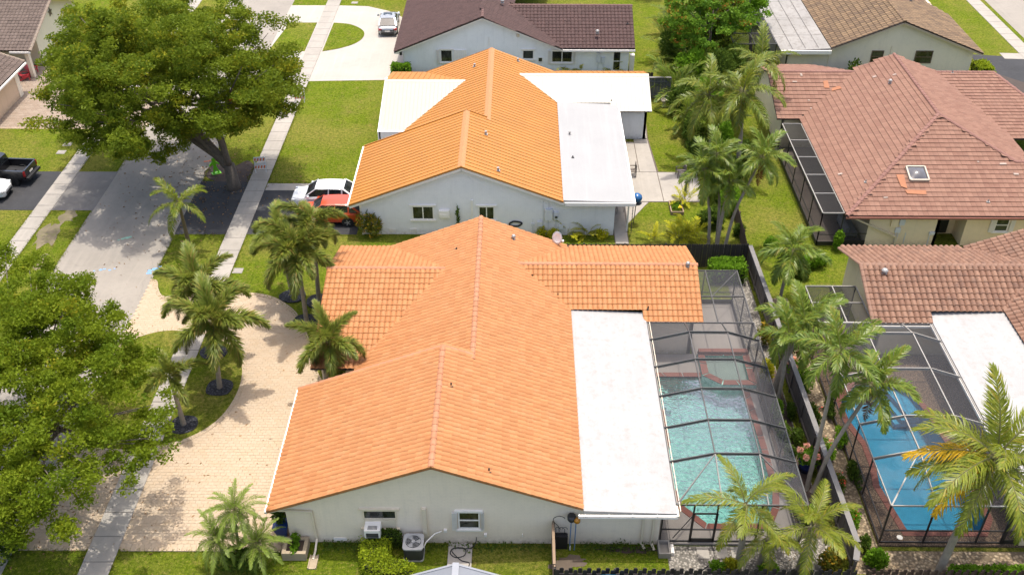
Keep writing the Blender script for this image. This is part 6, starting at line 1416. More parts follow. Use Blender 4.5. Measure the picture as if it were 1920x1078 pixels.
# ------------------------------------------------------------------ fences
FDARK = tilemat('dark_stained_board', (.020,.016,.015), (.038,.030,.028), .8, wear=(.055,.045,.04), wearamt=.4)
FBROWN = tilemat('brown_board', (.060,.032,.022), (.090,.052,.036), .8, wear=(.11,.07,.05), wearamt=.4)
FGREYB = tilemat('grey_brown_board', (.085,.068,.056), (.12,.098,.082), .85, wear=(.15,.125,.105), wearamt=.4)
CAPG = plain('grey_cap_board', (.155,.145,.135), .8, var=.12)
WOODW = tilemat('weathered_wood', (.22,.15,.09), (.28,.20,.13), .85, wear=(.14,.10,.07), wearamt=.5)
def fence(label, a, b_, h, pitch, mat, w=None, alt=.0, dog=True, cap=None, railm=None, posts=2.4, name='board_fence', side=1):
    a, b_ = Vector((a[0],a[1],0)), Vector((b_[0],b_[1],0)); L = (b_-a).length; d = (b_-a)/L; n = Vector((-d.y,d.x,0))*side; yaw = math.atan2(d.y,d.x)
    o = empty(name, a.lerp(b_,.5), yaw, label=label, cat='fence'); w = w or pitch*.94; k = max(1, round(L/pitch)); p = L/k
    m = MB(); m.prism([(-w/2,-.011),(w/2,-.011),(w/2,.011),(-w/2,.011)], .04, h-(.05 if dog else 0))
    if dog: m.hexa([(-w/2,-.011,h-.05),(w/2,-.011,h-.05),(w/2,.011,h-.05),(-w/2,.011,h-.05)], [(-w/4,-.011,h),(w/4,-.011,h),(w/4,.011,h),(-w/4,.011,h)])
    me = m.mesh('board', mat); rr = random.Random(k)
    for i in range(k):
        off = (.055*side if (alt == 0 or i % 2) else -.055*side)
        inst(me, 'board', o, (-L/2+(i+.5)*p, off, rr.uniform(-.012,.012)), (rr.uniform(-.01,.01), rr.uniform(-.006,.006), 0))
    for z in (.35, h-.35):
        m = MB(); m.bar((-L/2,0,z),(L/2,0,z),.08,.07); r = bpy.data.objects.new('rail', m.mesh('rail', railm or mat)); put(r, o, False)
    np_ = max(1, round(L/posts))
    m = MB(); m.box(-.045,.045,-.03,.03,0,h+.02); pm = m.mesh('post', railm or mat)
    for i in range(np_+1): inst(pm, 'post', o, (-L/2+i*L/np_, 0, 0))
    if cap:
        for i in range(np_):
            m = MB(); m.box(-L/2+i*L/np_+.004, -L/2+(i+1)*L/np_-.004, -.13, .13, h+.022, h+.062); r = bpy.data.objects.new('cap_board', m.mesh('cap_board', cap)); put(r, o, False)
    return o
fence('dark brown board fence behind the orange tile roof', (1.5,52.3), (14.55,52.35), 1.8, .15, FDARK, side=-1)
fence('long grey capped board wall between the two pool cages', (14.66,52.2), (15.08,28.75), 1.75, .19, FGREYB, dog=False, cap=CAPG, railm=FGREYB)
fence('short angled end of the grey capped board wall', (15.06,28.6), (14.75,27.75), 1.75, .19, FGREYB, dog=False, cap=CAPG, railm=FGREYB, posts=1.0)
fence('black shadowbox fence along the bottom edge', (1.62,27.35), (14.7,27.35), 1.6, .20, FDARK, w=.19, alt=1)
fence('dark gate fence from the grey house wall to the black fence', (1.6,29.9), (1.62,27.45), 1.65, .16, FDARK, railm=WOODW)
m = MB(); m.box(1.54,1.66,27.5,29.75,1.67,1.73); m.build('gate_rail', WOODW, label='sunlit weathered wood rail on top of the dark gate fence', cat='rail')
fence('brown board fence along the bottom right edge', (15.3,27.5), (25.2,27.5), 1.45, .17, FBROWN, alt=1)
fence('low dark fence behind the metal roofed house', (-10,78.6), (11.3,78.8), 1.5, .2, FDARK, w=.18)
fence('grey garden gate at the corner of the white metal wing', (10.2,76.9), (12.6,76.9), 1.9, .26, plain('grey_gate_board', (.12,.12,.125), .8, var=.1), dog=False, cap=CAPG)
fence('reddish brown fence along the manila palm bed', (14.75,52.6), (15.2,63.5), 1.3, .18, FBROWN)
# ------------------------------------------------------------------ vehicles
TYRE = plain('tyre_rubber', (.012,.012,.012), .85, var=.2); RIM = plain('alloy_rim', (.42,.42,.43), .3, .6, var=.08)
CGLASS = glassmat('car_glass', (.010,.012,.013), (.030,.034,.036)); REDL = plain('red_tail_lamp', (.30,.012,.012), .2, var=.1); CLEARL = plain('clear_lamp', (.55,.56,.58), .15, var=.1)
TRIMK = plain('black_car_trim', (.014,.014,.015), .5, var=.1)
def paintmat(name, c, metal=.0): return plain(name, c, .28, metal, var=.02, coat=.6)
def loft(m, secs):
    """secs: list of (x, [(y,z)...]) half sections, mirrored; skin between them"""
    rings = []
    for x, pr in secs: rings.append([(x, y, z) for y, z in pr]+[(x, -y, z) for y, z in reversed(pr)])
    n = len(rings[0])
    for a, b_ in zip(rings[:-1], rings[1:]):
        for j in range(n): m.face([a[j], a[(j+1)%n], b_[(j+1)%n], b_[j]])
    m.face(rings[0]); m.face(rings[-1][::-1])
def car(name, loc, yaw, paint, kind, label, cat='car'):
    """x forward, ground at 0"""
    o = empty(name, (loc[0],loc[1],loc[2] if len(loc) > 2 else .02), yaw, label=label, cat=cat)
    P_ = lambda nm, mm, mat, sm=False, par=None: put_local(nm, mm, mat, par or o, sm)
    if kind == 'suv': L, Wd, hood, belt, roof, c = 4.5, .92, 1.0, 1.06, 1.62, dict(ws0=1.2, ws1=.42, rf=-1.5, rw=-2.16)
    else: L, Wd, hood, belt, roof, c = 4.75, .91, .86, .95, 1.44, dict(ws0=.95, ws1=.15, rf=-1.15, rw=-1.95)
    f = L/2
    def sec(x, w, zt, zb=.24): return (x, [(w*.82,zb),(w*.985,zb+.13),(w,zb+.34),(w*.985,zt-.16),(w*.93,zt-.04),(w*.72,zt),(.001,zt+.015)])
    boot = belt+.02 if kind == 'suv' else belt-.02
    m = MB(); loft(m, [sec(f, Wd*.60, hood-.34, .32), sec(f-.10, Wd*.86, hood-.20), sec(f-.45, Wd*.97, hood-.07), sec(f-1.0, Wd, hood-.01), sec(c['ws0'], Wd, hood+.05), sec(c['ws1']-.2, Wd, belt+.02), sec(-.6, Wd, belt+.02), sec(-1.4, Wd, belt+.03), sec(-f+.45, Wd*.97, boot), sec(-f+.10, Wd*.90, boot-.12), sec(-f, Wd*.72, boot-.36, .34)])
    P_('body', m, paint, True)
    w0, w1 = Wd*.90, Wd*.75
    a = [(c['ws0'], belt-.02), (c['ws1'], roof-.04), (c['rf'], roof-.03), (c['rw'], belt+.02)]
    q = lambda x, z, w: [(x, w, z), (x, -w, z)]
    # windscreen, rear window, side windows
    m = MB(); m.face([(a[0][0],w0,a[0][1]),(a[0][0],-w0,a[0][1]),(a[1][0],-w1,a[1][1]),(a[1][0],w1,a[1][1])]); P_('windscreen', m, CGLASS)
    m = MB(); m.face([(a[3][0],-w0,a[3][1]),(a[3][0],w0,a[3][1]),(a[2][0],w1,a[2][1]),(a[2][0],-w1,a[2][1])]); P_('rear_window', m, CGLASS)
    for s in (1, -1):
        m = MB(); m.face([(a[0][0],s*w0,a[0][1]),(a[1][0],s*w1,a[1][1]),(a[2][0],s*w1,a[2][1]),(a[3][0],s*w0,a[3][1])]); P_('side_window', m, CGLASS)
        m = MB()
        for p0, p1, ww in (((a[0][0],s*w0,a[0][1]),(a[1][0],s*w1,a[1][1]),.07), ((a[3][0],s*w0,a[3][1]),(a[2][0],s*w1,a[2][1]),.16 if kind == 'suv' else .12), ((-.45,s*w0,belt),(-.5,s*w1,roof-.03),.07), ((a[2][0]+.1,s*(w0+.0),belt),(a[2][0]+.08,s*w1,roof-.03),.10)): m.bar(p0, p1, ww, .05)
        P_('pillar', m, paint)
        m = MB(); m.hexa([(c['ws0']-.35,s*(Wd+.0),belt-.02),(c['ws0']-.15,s*(Wd+.0),belt-.02),(c['ws0']-.15,s*(Wd+.2),belt),(c['ws0']-.35,s*(Wd+.2),belt)], [(c['ws0']-.33,s*Wd,belt+.14),(c['ws0']-.2,s*Wd,belt+.12),(c['ws0']-.2,s*(Wd+.19),belt+.14),(c['ws0']-.33,s*(Wd+.19),belt+.15)]); P_('mirror', m, paint)
        m = MB(); m.box(f-.42,f-.10,s*(Wd*.9)-.14,s*(Wd*.9)+.02,hood-.30,hood-.17); P_('headlight', m, CLEARL)
        m = MB(); m.box(-f+.015,-f+.30,s*(Wd*.78)-.17,s*(Wd*.78)+.14,boot-.30,boot-.14); P_('taillight', m, REDL)
        m = MB(); m.box(-.55,.4,s*Wd-.005,s*Wd+.012,belt-.16,belt-.12); P_('door_handle', m, paint)
        for x in (f-.95, -f+.95):
            R = .345 if kind == 'suv' else .32; wh = MB(); y0, y1 = s*(Wd-.2), s*(Wd+.012); n = 18; ring = lambda r, y: [(x+r*math.cos(2*math.pi*i/n), y, R+r*math.sin(2*math.pi*i/n)) for i in range(n)]
            am = MB(); am.face(ring(R+.07, s*(Wd+.004))); P_('wheel_arch', am, TRIMK)
            ra, rb, rc = ring(R, y0), ring(R, y1), ring(R*.66, y1)
            for i in range(n): j = (i+1)%n; wh.face([ra[i],ra[j],rb[j],rb[i]]); wh.face([rb[i],rb[j],rc[j],rc[i]])
            w_o = P_('wheel', wh, TYRE)
            rm = MB(); rm.face(ring(R*.24, y1+s*.01))
            for k in range(5):
                t = k*2*math.pi/5; rm.face([(x+R*.2*math.cos(t-.5), y1+s*.008, R+R*.2*math.sin(t-.5)), (x+R*.64*math.cos(t-.16), y1+s*.008, R+R*.64*math.sin(t-.16)), (x+R*.64*math.cos(t+.16), y1+s*.008, R+R*.64*math.sin(t+.16)), (x+R*.2*math.cos(t+.5), y1+s*.008, R+R*.2*math.sin(t+.5))])
            put_local('rim', rm, RIM, w_o, False)
    m = MB(); rs = []
    for x, w, z in ((a[1][0]+.05,w1*.93,roof-.03),(a[1][0]-.35,w1*1.0,roof+.01),((a[1][0]+a[2][0])/2,w1*1.01,roof+.035),(a[2][0]+.3,w1,roof+.015),(a[2][0]-.04,w1*.94,roof-.02)): rs.append((x, [(w+.03,z-.05),(w*.9,z),(.001,z+.02)]))
    loft(m, rs); rf_ = P_('roof', m, paint, True)
    if kind == 'sedan': m = MB(); m.box(a[1][0]-.75,a[1][0]-.12,-.42,.42,roof+.03,roof+.045); P_('sunroof', m, CGLASS)
    m = MB(); m.box(-f-.012,-f+.02,-.26,.26,boot-.42,boot-.30); P_('licence_plate', m, TRIMW)
    m = MB(); m.box(-f-.02,-f+.08,-Wd*.7,Wd*.7,.30,.42); m.box(f-.06,f+.02,-Wd*.5,Wd*.5,.34,.52); P_('bumper_insert', m, TRIMK)
    return o
def put_local(nm, mm, mat, par, sm):
    ob = bpy.data.objects.new(nm, mm.mesh(nm, mat, smooth=sm)); COL.objects.link(ob); ob.parent = par; return ob
WHITEP = paintmat('white_car_paint', (.62,.62,.62)); SILVERP = paintmat('silver_car_paint', (.34,.345,.345), .35); ORANGEP = paintmat('orange_red_car_paint', (.50,.055,.012)); BLACKP = paintmat('black_car_paint', (.010,.010,.012))
car('white_suv', (-13.75,59.85), math.pi, WHITEP, 'suv', 'white suv parked on the driveway of the pale blue house')
car('orange_car', (-13.0,57.75), math.pi, ORANGEP, 'suv', 'bright orange red car half under the metal roof behind foxtail palms')
car('silver_sedan', (-12.75,92.3), math.pi/2+.06, SILVERP, 'sedan', 'silver sedan seen from behind on the pale concrete driveway')
car('white_car', (-38.75,60.7), 0.02, WHITEP, 'suv', 'white car nose at the left edge below the black pickup')
car('dark_suv', (-24.5,76.6), math.pi/2, BLACKP, 'suv', 'dark suv parked on the road in the shade of the olive tree')
def pickup(loc, yaw, label):
    o = empty('pickup_truck', (*loc, .02), yaw, label=label, cat='pickup truck'); Pl = lambda nm, mm, mat, sm=False: put_local(nm, mm, mat, o, sm); Wd = .98
    def sec(x, zt, zb=.42): return (x, [(Wd*.85,zb),(Wd*.99,zb+.12),(Wd,zb+.4),(Wd*.97,zt-.05),(Wd*.90,zt),(.001,zt+.01)])
    m = MB(); loft(m, [sec(2.85,.95,.5), sec(2.7,1.08), sec(1.6,1.14), sec(1.2,1.18), sec(-.75,1.20)]); Pl('body', m, BLACKP, True)
    m = MB(); m.box(-2.75,-.78,-Wd,-Wd+.14,.5,1.22); m.box(-2.75,-.78,Wd-.14,Wd,.5,1.22); m.box(-.80,-.70,-Wd+.14,Wd-.14,.5,1.22); Pl('bed_side', m, BLACKP)
    m = MB(); m.box(-2.72,-.8,-Wd+.15,Wd-.15,.62,.68); Pl('bed_floor', m, TRIMK)
    m = MB(); m.box(-2.80,-2.70,-Wd+.145,Wd-.145,.55,1.21); Pl('tailgate', m, BLACKP)
    m = MB(); m.box(-3.02,-2.80,-.9,.9,.48,.66); Pl('rear_bumper', m, TRIMK)
    m = MB(); m.lathe((-1.35,.15,.69), [(.36,0),(.38,.12),(.34,.2),(.2,.2)], 16); Pl('spare_tyre', m, TYRE)
    m = MB(); loft(m, [(1.25,[(Wd*.92,1.16),(Wd*.9,1.2),(.001,1.2)]),(.55,[(Wd*.92,1.16),(Wd*.76,1.78),(.001,1.82)]),(-.5,[(Wd*.92,1.16),(Wd*.77,1.79),(.001,1.83)]),(-.78,[(Wd*.92,1.16),(Wd*.74,1.72),(.001,1.76)])]); Pl('cab', m, BLACKP, True)
    for s in (1,-1):
        m = MB(); m.face([(.95,s*(Wd*.915),1.24),(.5,s*(Wd*.80),1.70),(-.6,s*(Wd*.80),1.70),(-.68,s*(Wd*.915),1.24)]); Pl('side_window', m, CGLASS)
        m = MB(); m.box(-2.81,-2.70,s*(Wd-.07)-.075,s*(Wd-.07)+.077,.80,1.15); Pl('taillight', m, REDL)
        for x in (1.75,-1.75):
            R = .40; n = 18; y0, y1 = s*(Wd-.26), s*(Wd+.03); ring = lambda r, y: [(x+r*math.cos(2*math.pi*i/n), y, R+r*math.sin(2*math.pi*i/n)) for i in range(n)]
            am = MB(); am.face(ring(R+.09, s*(Wd+.006))); Pl('wheel_arch', am, TRIMK); wh = MB(); ra, rb, rc = ring(R,y0), ring(R,y1), ring(R*.6,y1)
            for i in range(n): j = (i+1)%n; wh.face([ra[i],ra[j],rb[j],rb[i]]); wh.face([rb[i],rb[j],rc[j],rc[i]])
            w_o = Pl('wheel', wh, TYRE); rm = MB(); rm.face(ring(R*.55,y1-s*.02)); put_local('rim', rm, TRIMK, w_o, False)
    m = MB(); m.face([(1.22,-Wd*.88,1.2),(1.22,Wd*.88,1.2),(.58,Wd*.74,1.76),(.58,-Wd*.74,1.76)]); Pl('windscreen', m, CGLASS)
    m = MB(); m.face([(-.79,-Wd*.8,1.25),(-.79,Wd*.8,1.25),(-.79,Wd*.7,1.66),(-.79,-Wd*.7,1.66)]); Pl('rear_window', m, CGLASS)
    m = MB(); m.box(-2.815,-2.80,-.22,.22,.74,.86); Pl('licence_plate', m, TRIMW)
pickup((-38.5,63.15), math.pi-.06, 'black pickup truck with open bed at the left edge')
# ------------------------------------------------------------------ street things
STRIPEO = plain('barricade_orange', (.62,.13,.02), .6, var=.08); STRIPEW = plain('barricade_white', (.62,.61,.58), .6, var=.06)
def barricade(px, py, yaw, label):
    b = at(px, py, .07); o = empty('road_barricade', b, yaw, label=label, cat='barricade', group='striped road barricades'); 
    for s in (-1, 1):
        for y, t in ((-.28,.28),):
            for sg in (-1, 1):
                m = MB(); m.bar((s*.38, sg*.30, 0), (s*.38, sg*.02, 1.12), .05, .05); put_local('leg', m, STRIPEW, o, False)
    for sg in (-1, 1):
        for z0, yy in ((.86,.085), (.32,.225)):
            bd = MB(); bd.box(-.42,.42,sg*yy-.012,sg*yy+.012,z0,z0+.24); w = put_local('board', bd, STRIPEW, o, False)
            for k in range(4):
                x = -.40+k*.21; st = MB(); yv = sg*(yy+.0135); st.face([(x,yv,z0+.005),(x+.105,yv,z0+.005),(x+.165,yv,z0+.235),(x+.06,yv,z0+.235)]); put_local('stripe', st, STRIPEO, w, False)
barricade(490, 320, .15, 'orange and white striped barricade beside the big tree trunk')
barricade(563, 190, .1, 'orange and white striped barricade farther up the sidewalk')
# lime green caution figure
o = empty('caution_figure', at(405,325,.012), .5, label='lime green plastic caution figure standing at the road edge', cat='caution sign'); LIME = plain('lime_plastic', (.16,.50,.015), .4, var=.06)
m = MB(); pts = [(-.22,0),(-.10,0),(.02,.36),(.18,.02),(.30,.02),(.14,.52),(.12,.80),(.34,.66),(.38,.74),(.10,1.0),(-.12,1.0),(-.40,.72),(-.33,.66),(-.12,.80),(-.10,.5)]
m.extrude([(x,-.03,z) for x, z in pts], (0,.06,0)); put_local('body_board', m, LIME, o, False)
m = MB(); hp = [(.0+.15*math.cos(k*.5236), -.03, 1.14+.15*math.sin(k*.5236)) for k in range(12)]; m.extrude(hp, (0,.06,0)); put_local('head_board', m, LIME, o, False)
m = MB(); m.box(-.3,.36,-.22,.22,0,.04); put_local('base', m, LIME, o, False)
# ------------------------------------------------------------------ air conditioner, window unit, planter and other things at the grey wall
o = empty('air_conditioner', (-4.75,29.35,0), label='round fan air conditioner condenser behind the curved hedge', cat='air conditioner'); GRYM = plain('condenser_grey', (.40,.39,.37), .5, var=.06); DKM = plain('condenser_coil', (.05,.05,.05), .6, var=.2)
def rbox(m, w, z0, z1, r=.16, n=5):
    pl = []
    for cx_, cy_, a0 in ((w-r,w-r,0),(-w+r,w-r,90),(-w+r,-w+r,180),(w-r,-w+r,270)):
        for k in range(n+1): t = math.radians(a0+90*k/n); pl.append((cx_+r*math.cos(t), cy_+r*math.sin(t)))
    m.prism(pl, z0, z1)
m = MB(); rbox(m, .46, 0, .08); put_local('base_pan', m, GRYM, o, False)
m = MB(); rbox(m, .44, .08, .80); put_local('coil_case', m, DKM, o, False)
m = MB(); rbox(m, .47, .80, .88); put_local('top_cover', m, GRYM, o, False)
m = MB(); m.lathe((0,0,.881), [(.36,0),(.36,.004)], 24); put_local('fan_opening', m, DKM, o, False)
for k in range(3):
    m = MB(); t = k*2.094; m.face([(.07*math.cos(t),.07*math.sin(t),.89),(.33*math.cos(t-.35),.33*math.sin(t-.35),.889),(.35*math.cos(t+.1),.35*math.sin(t+.1),.895),(.33*math.cos(t+.45),.33*math.sin(t+.45),.90)]); put_local('fan_blade', m, GRYM, o, False)
m = MB(); m.lathe((0,0,.885), [(.09,0),(.09,.04),(.02,.05)], 12)
for r in (.16,.24,.32):
    m.tube([(r*math.cos(t),r*math.sin(t),.925) for t in np.linspace(0,6.283,25)], .006, 4, False)
for k in range(8): t = k*.785; m.tube([(.08*math.cos(t),.08*math.sin(t),.925),(.37*math.cos(t),.37*math.sin(t),.915)], .006, 4)
put_local('fan_guard', m, GRYM, o, False)
o = empty('window_air_conditioner', (-6.6,29.7,1.0), label='white window air conditioner in the narrow window of the grey wall', cat='air conditioner')
m = MB(); m.box(-.36,.36,-.30,.28,.05,.52); put_local('case', m, TRIMW, o, False); m = MB(); m.box(-.28,.28,-.315,-.302,.08,.36); put_local('grille', m, DKM, o, False)
for i in range(8): m = MB(); m.box(-.2+i*.055,-.17+i*.055,-.22,.0,.522,.528); put_local('vent_slot', m, DKM, o, False)
m = MB(); m.bar((.0,-.2,.05),(.0,.3,-.35),.05,.06); put_local('bracket', m, TRIMW, o, False)
o = empty('planter_box', (-10.2,29.35,0), label='tan masonry planter box with trailing green plant at the wall corner', cat='planter'); TANM = plain('tan_masonry', (.34,.27,.18), .9, var=.15, scale=6)
m = MB()
for bx_ in ((-.55,.55,-.42,-.26),(-.55,.55,.40,.56),(-.55,-.38,-.26,.40),(.38,.55,-.26,.40)): m.box(*bx_, 0, .48)
put_local('box_wall', m, TANM, o, False); m = MB(); m.box(-.38,.38,-.26,.40,0,.40); put_local('potting_soil', m, MULCH, o, False)
rg = np.random.RandomState(8); lv = leaves(np.concatenate([clump_points((0,.3,.75),(.22,.2,.35),150,rg,.2), clump_points((0,-.1,.5),(.2,.42,.16),220,rg,.2)]), .16, .6, LEAF_BRIGHT, 'foliage', o, world=False)
m = MB(); m.box(-9.53,-9.13,28.45,29.2,.0,.04); m.box(-9.53,-9.48,28.45,29.2,.04,.1); m.box(-9.18,-9.13,28.45,29.2,.04,.1); m.build('splash_block', TANM, label='tan splash block under the bent downspout', cat='splash block')
m = MB(); m.box(-3.2,-2.1,28.6,29.95,.0,.07); m.build('concrete_pad', CONCPALE, label='square pale concrete pad at the grey wall with hose on it', cat='concrete pad')
m = MB(); hp = [(-1.9,29.9,.55),(-1.95,29.75,.3),(-2.2,29.6,.12),(-2.9,29.62,.1),(-3.1,29.35,.1),(-2.85,29.1,.1),(-2.45,29.2,.1),(-2.4,29.55,.1),(-2.7,29.65,.11),(-3.05,29.5,.11),(-2.6,28.95,.1),(-2.2,28.8,.1),(-2.25,28.5,.09)]
m.tube(smooth_path(hp, 6), .022, 6); m.build('garden_hose', BLACKM, label='black garden hose looped on the pale concrete pad', cat='hose', smooth=True)
# pole tools and iron arch by the gate fence
o = empty('pool_pole_set', (2.45,29.75,0), label='blue poles with black and orange buckets standing by the grey wall', cat='pool tools'); BLUEPOLE = plain('blue_pole', (.12,.22,.36), .4, var=.1)
for x in (-.05,.17): m = MB(); m.tube([(x,-.1,0),(x+.02,.0,1.95)], .025, 8); put_local('pole', m, BLUEPOLE, o, False)
m = MB(); m.lathe((-.02,.0,1.9), [(.13,0),(.19,.1),(.2,.32),(.12,.34)], 12); put_local('bucket', m, plain('dark_bucket', (.03,.03,.03), .5), o, True)
m = MB(); m.lathe((.22,-.12,1.95), [(.10,0),(.15,.05),(.14,.2),(.05,.26)], 12); put_local('float_head', m, plain('amber_plastic', (.40,.17,.01), .35), o, True)
m = MB(); m.box(-.06,.0,-.12,-.06,0,.25); put_local('foot', m, TRIMW, o, False)
o = empty('iron_arch', (1.95,29.8,0), label='curled black wrought iron plant stand against the grey wall by the gate', cat='plant stand')
for x in (-.2,.2): m = MB(); m.tube([(x,0,0),(x,0,1.25)], .014, 6); put_local('upright', m, BLACKM, o, False)
m = MB(); m.tube(smooth_path([(-.05,0,1.1),(-.1,0,1.45),(-.3,0,1.75),(-.32,0,2.0),(-.1,0,2.15),(.12,0,2.08),(.18,0,1.98)], 6), .016, 6); put_local('hook', m, BLACKM, o, False)
for x in (-.12,.05,.2): m = MB(); m.tube([(x+.12*math.cos(t),0,1.25+.14*math.sin(t)) for t in np.linspace(0,math.pi,10)], .012, 6); put_local('scroll', m, BLACKM, o, False)
for z in (.5,.75,1.0): m = MB(); m.bar((-.28,0,z),(.3,0,z),.02,.03); put_local('crossbar', m, BLACKM, o, False)
m = MB(); m.box(-.3,.35,-.12,.1,0,.85); put_local('stacked_crate', m, plain('black_plastic', (.012,.012,.014), .6), o, False)
o = empty('concrete_bin', (6.75,29.65,0), label='open grey concrete box at the corner of the pool cage', cat='planter')
m = MB()
for b6 in ((-.28,-.20,-.45,.35),(.20,.28,-.45,.35),(-.2,.2,-.45,-.37),(-.2,.2,.27,.35)): m.box(*b6, 0, .32)
put_local('box_wall', m, CONC, o, False); m = MB(); m.box(-.2,.2,-.37,.27,0,.1); put_local('floor', m, CONC, o, False)
m = MB(); m.box(7.06,7.2,29.35,29.85,.0,.2); m.build('white_block', TRIMW, label='small white block beside the open grey concrete box', cat='block')
m = MB(); c = at(1345,1055); m.tube(smooth_path([(9.0,29.9,.1),(9.05,29.4,.05),(8.8,28.9,.04),(8.3,28.5,.04),(7.8,28.3,.04)], 6), .018, 6); m.build('garden_hose', BLACKM, label='black hose curving over the gravel from the cage door', cat='hose')
m = MB(); blp = smooth_path([(4.0+1.1*math.cos(k*.5236)*random.uniform(.9,1.1), 26.62+.32*math.sin(k*.5236)) for k in range(12)], 2, True); m.prism(blp, 0, 1.3); o = empty('inflatable_pool', (4.0,26.62,0), label='cyan inflatable pool peeking above the bottom edge by the black fence', cat='inflatable pool'); CYAN = plain('cyan_vinyl', (.03,.26,.46), .3, var=.2); m.build('pool_wall', CYAN, o)
m = MB(); m.tube([(p[0],p[1],1.48) for p in blp+[blp[0]]], .16, 8, False); m.build('inflated_rim', CYAN, o, smooth=True); m = MB(); m.face([(p[0],p[1],1.42) for p in blp]); m.build('pool_water', WATER2, o)
# ------------------------------------------------------------------ satellite dish on the right valley of the orange roof
o = empty('satellite_dish', (2.35,50.3,2.95), label='white satellite dish on the rear edge of the orange tile roof', cat='satellite dish')
m = MB(); m.lathe((0,0,0), [(.01,0),(.12,.01),(.24,.045),(.36,.11),(.37,.115),(.24,.06),(.01,.015)], 24); dd = put_local('reflector', m, TRIMW, o, True); dd.location = (0,0,.62); dd.rotation_euler = (math.radians(75),0,math.radians(-25)); dd.scale = (.9,1.15,1)
m = MB(); m.tube([(0,0,0),(0,.02,.55)], .03, 8); put_local('mast', m, VENTM, o, False); m = MB(); m.tube([(0,-.0,.3),(.28,-.28,.55)], .015, 6); put_local('feed_arm', m, VENTM, o, False); m = MB(); m.box(.24,.36,-.36,-.24,.5,.62); put_local('feed_horn', m, TRIMW, o, False); m = MB(); m.box(-.18,.18,-.1,.16,-.06,.02); put_local('base_plate', m, BRCAP, o, False)
# ------------------------------------------------------------------ garden furniture and things behind the metal roofed house
CHW = plain('weathered_teak', (.15,.125,.105), .85, var=.2, scale=6)
def garden_chair(c, yaw, label):
    o = empty('garden_chair', (c[0],c[1],.045), yaw, label=label, cat='chair', group='wooden patio chairs')
    for s in (-1,1):
        for y, h in ((-.28,.62),(.28,.92)): m = MB(); m.box(s*.3-.03,s*.3+.03,y-.03,y+.03,0,h); put_local('leg', m, CHW, o, False)
        m = MB(); m.box(s*.3-.045,s*.3+.045,-.34,.28,.62,.66); put_local('armrest', m, CHW, o, False)
    for i in range(6): m = MB(); m.box(-.3,.3,-.27+i*.09,-.20+i*.09,.40,.43); put_local('seat_slat', m, CHW, o, False)
    for i in range(6): m = MB(); m.box(-.25+i*.09,-.20+i*.09,.26,.30,.45,.95); put_local('back_slat', m, CHW, o, False)
    m = MB(); m.box(-.33,.33,.25,.31,.92,1.0); put_local('back_rail', m, CHW, o, False)
garden_chair((11.9,63.9), -math.pi/2+.1, 'grey wooden garden chair at the far edge of the open patio')
garden_chair((8.3,64.0), -math.pi/2, 'grey wooden garden chair at the edge of the white flat roof')
REDC = plain('red_plastic', (.52,.045,.055), .5, var=.08)
def adirondack(c, yaw, label):
    o = empty('adirondack_chair', (c[0],c[1],.03), yaw, label=label, cat='chair', group='red chairs at the left house')
    for s in (-1,1):
        m = MB(); m.box(s*.33-.02,s*.33+.02,-.42,-.34,0,.55); put_local('leg', m, REDC, o, False); m = MB(); m.bar((s*.28,-.4,.36),(s*.28,.45,.06),.03,.12); put_local('side_rail', m, REDC, o, False)
        m = MB(); m.box(s*.36-.07,s*.36+.07,-.45,.3,.55,.58); put_local('armrest', m, REDC, o, False)
    for i in range(6): y = -.38+i*.1; m = MB(); m.box(-.28,.28,y,y+.085,.36-i*.035,.385-i*.035); put_local('seat_slat', m, REDC, o, False)
    for i in range(5): m = MB(); x = -.24+i*.12; m.bar((x,.12,.22),(x*1.15,.48,1.0-.08*abs(i-2)),.1,.02,up=(0,1,0)); put_local('back_slat', m, REDC, o, False)
adirondack((-43.3,80.2), 1.9, 'red slatted garden chair on the pavers by the left house'); adirondack((-43.2,81.4), 1.5, 'second red slatted chair tucked in behind the first')
o = empty('blue_lantern', (7.95,57.5,0), label='shiny blue ball hanging at the corner of the white flat roof', cat='lantern'); BLUEG = plain('blue_glazed', (.018,.10,.26), .12, var=.1)
m = MB(); m.lathe((0,0,1.72), [(.02,0),(.20,.05),(.33,.18),(.36,.33),(.31,.50),(.18,.61),(.02,.65)], 24); put_local('globe', m, BLUEG, o, True); m = MB(); m.lathe((0,0,1.62), [(.34,0),(.36,.03),(.34,.06)], 24); put_local('rim', m, DKM, o, False); m = MB(); m.tube([(-.1,0,0),(-.02,0,1.64)], .03, 6); put_local('stand', m, DKM, o, False)
o = empty('rain_chain', (7.55,56.1,0), label='black beaded rain chain hanging from the white roof corner', cat='rain chain')
for i in range(22): m = MB(); m.lathe((0,0,.1+i*.115), [(.012,0),(.042,.03),(.042,.055),(.012,.085)], 8); put_local('bead', m, BLACKM, o, True)
o = empty('kettle_grill', (6.95,58.9,.04), label='black kettle grill under the white flat roof', cat='grill')
m = MB(); m.lathe((0,0,.5), [(.05,0),(.28,.12),(.34,.28),(.30,.42),(.15,.54),(.03,.57)], 16); put_local('bowl', m, BLACKM, o, True)
for k in range(3): t = k*2.09; m = MB(); m.tube([(.2*math.cos(t),.2*math.sin(t),.6),(.34*math.cos(t),.34*math.sin(t),0)], .015, 6); put_local('leg', m, BLACKM, o, False)
o = empty('raised_garden_bed', (11.0,59.3,0), label='small brown timber garden bed with flowers on the lawn', cat='garden bed')
for b6 in ((-.45,.45,-.75,-.68),(-.45,.45,.68,.75),(-.45,-.38,-.68,.68),(.38,.45,-.68,.68)): m = MB(); m.box(*b6,0,.28); put_local('plank', m, WOODW, o, False)
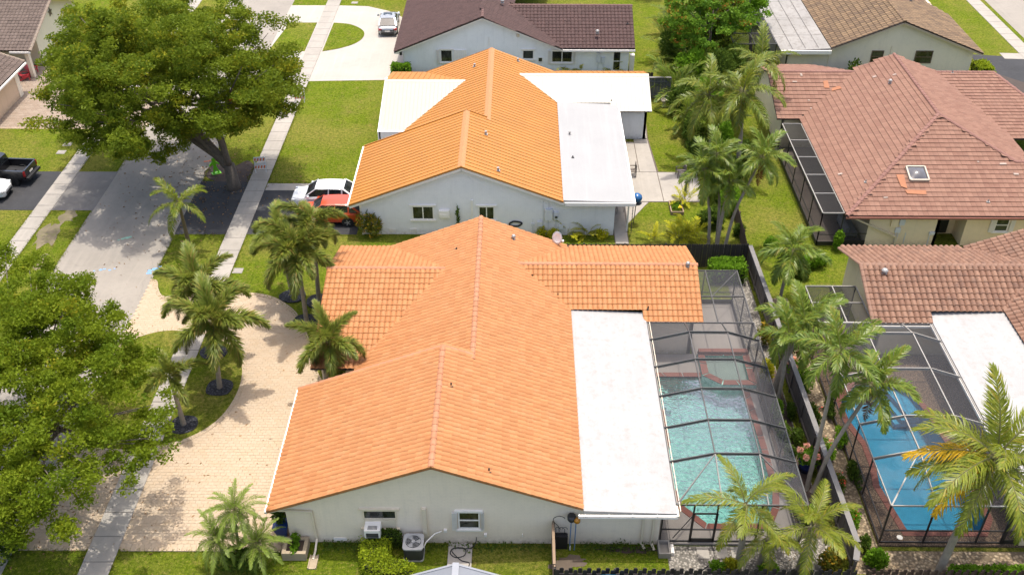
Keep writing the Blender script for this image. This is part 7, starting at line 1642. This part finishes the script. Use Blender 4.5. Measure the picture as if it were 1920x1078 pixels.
rg = np.random.RandomState(4); leaves(clump_points((0,0,.3),(.36,.62,.22),260,rg,.1), .16, .4, LEAF_BRIGHT, 'foliage', o, world=False); leaves(clump_points((.2,-.35,.45),(.14,.14,.08),60,rg,.2), .12, .8, leafmat('yellow_flower',(.55,.33,.02),(.6,.42,.05)), 'flower_head', o, world=False)
# benches in the red house lanai
o = empty('lounge_bench', (22.2,56.6,.05), label='grey cushioned bench inside the lanai of the red roofed house', cat='bench'); m = MB(); m.box(-.42,.42,-1.0,1.0,.25,.5); put_local('cushion', m, plain('grey_cushion', (.20,.20,.20), .9, var=.1), o, False); m = MB(); m.box(-.40,-.18,-1.0,1.0,.505,.85); put_local('backrest', m, plain('grey_cushion_back', (.23,.23,.23), .9, var=.1), o, False)
for sx_ in (-.35,.35):
    for sy_ in (-.9,.9): m = MB(); m.box(sx_-.03,sx_+.03,sy_-.03,sy_+.03,0,.25); put_local('leg', m, BLACKM, o, False)
o = empty('white_urn', at(1245,200,0), label='white garden urn with hose coil by the areca palms', cat='garden urn'); m = MB(); m.lathe((0,0,0), [(.22,0),(.12,.12),(.1,.3),(.3,.5),(.34,.62),(.3,.64)], 14); put_local('bowl', m, plain('aged_urn', (.42,.36,.30), .8, var=.15), o, True)
m = MB(); m.tube([(.05+.28*math.cos(t),.3+.28*math.sin(t),.72) for t in np.linspace(0,6.0,20)], .025, 6); put_local('hose_coil', m, TRIMW, o, False)
# hose coil on the pale blue wall
m = MB(); m.tube([(-.25+.42*math.cos(t)+.05*math.sin(3*t),55.93,.85+.2*math.sin(t)+.006*t) for t in np.linspace(0,18.5,60)], .03, 6); m.build('hose_coil', BLACKM, label='black hose coiled on the pale blue wall above the orange roof', cat='hose')
c = (-4.15,55.85); m = MB(); m.tube([(c[0],c[1],0),(c[0]+.02,c[1],1.2)], .04, 6)
shrub('potted_topiary', (c[0],c[1]), (.22,.22,1.9), 160, .2, LEAF_DARK, 'thin dark climbing plant against the pale blue wall', 'plant', None, .5, 3)
m = MB(); m.box(-10.85,-10.55,38.3,38.6,.0,.02)
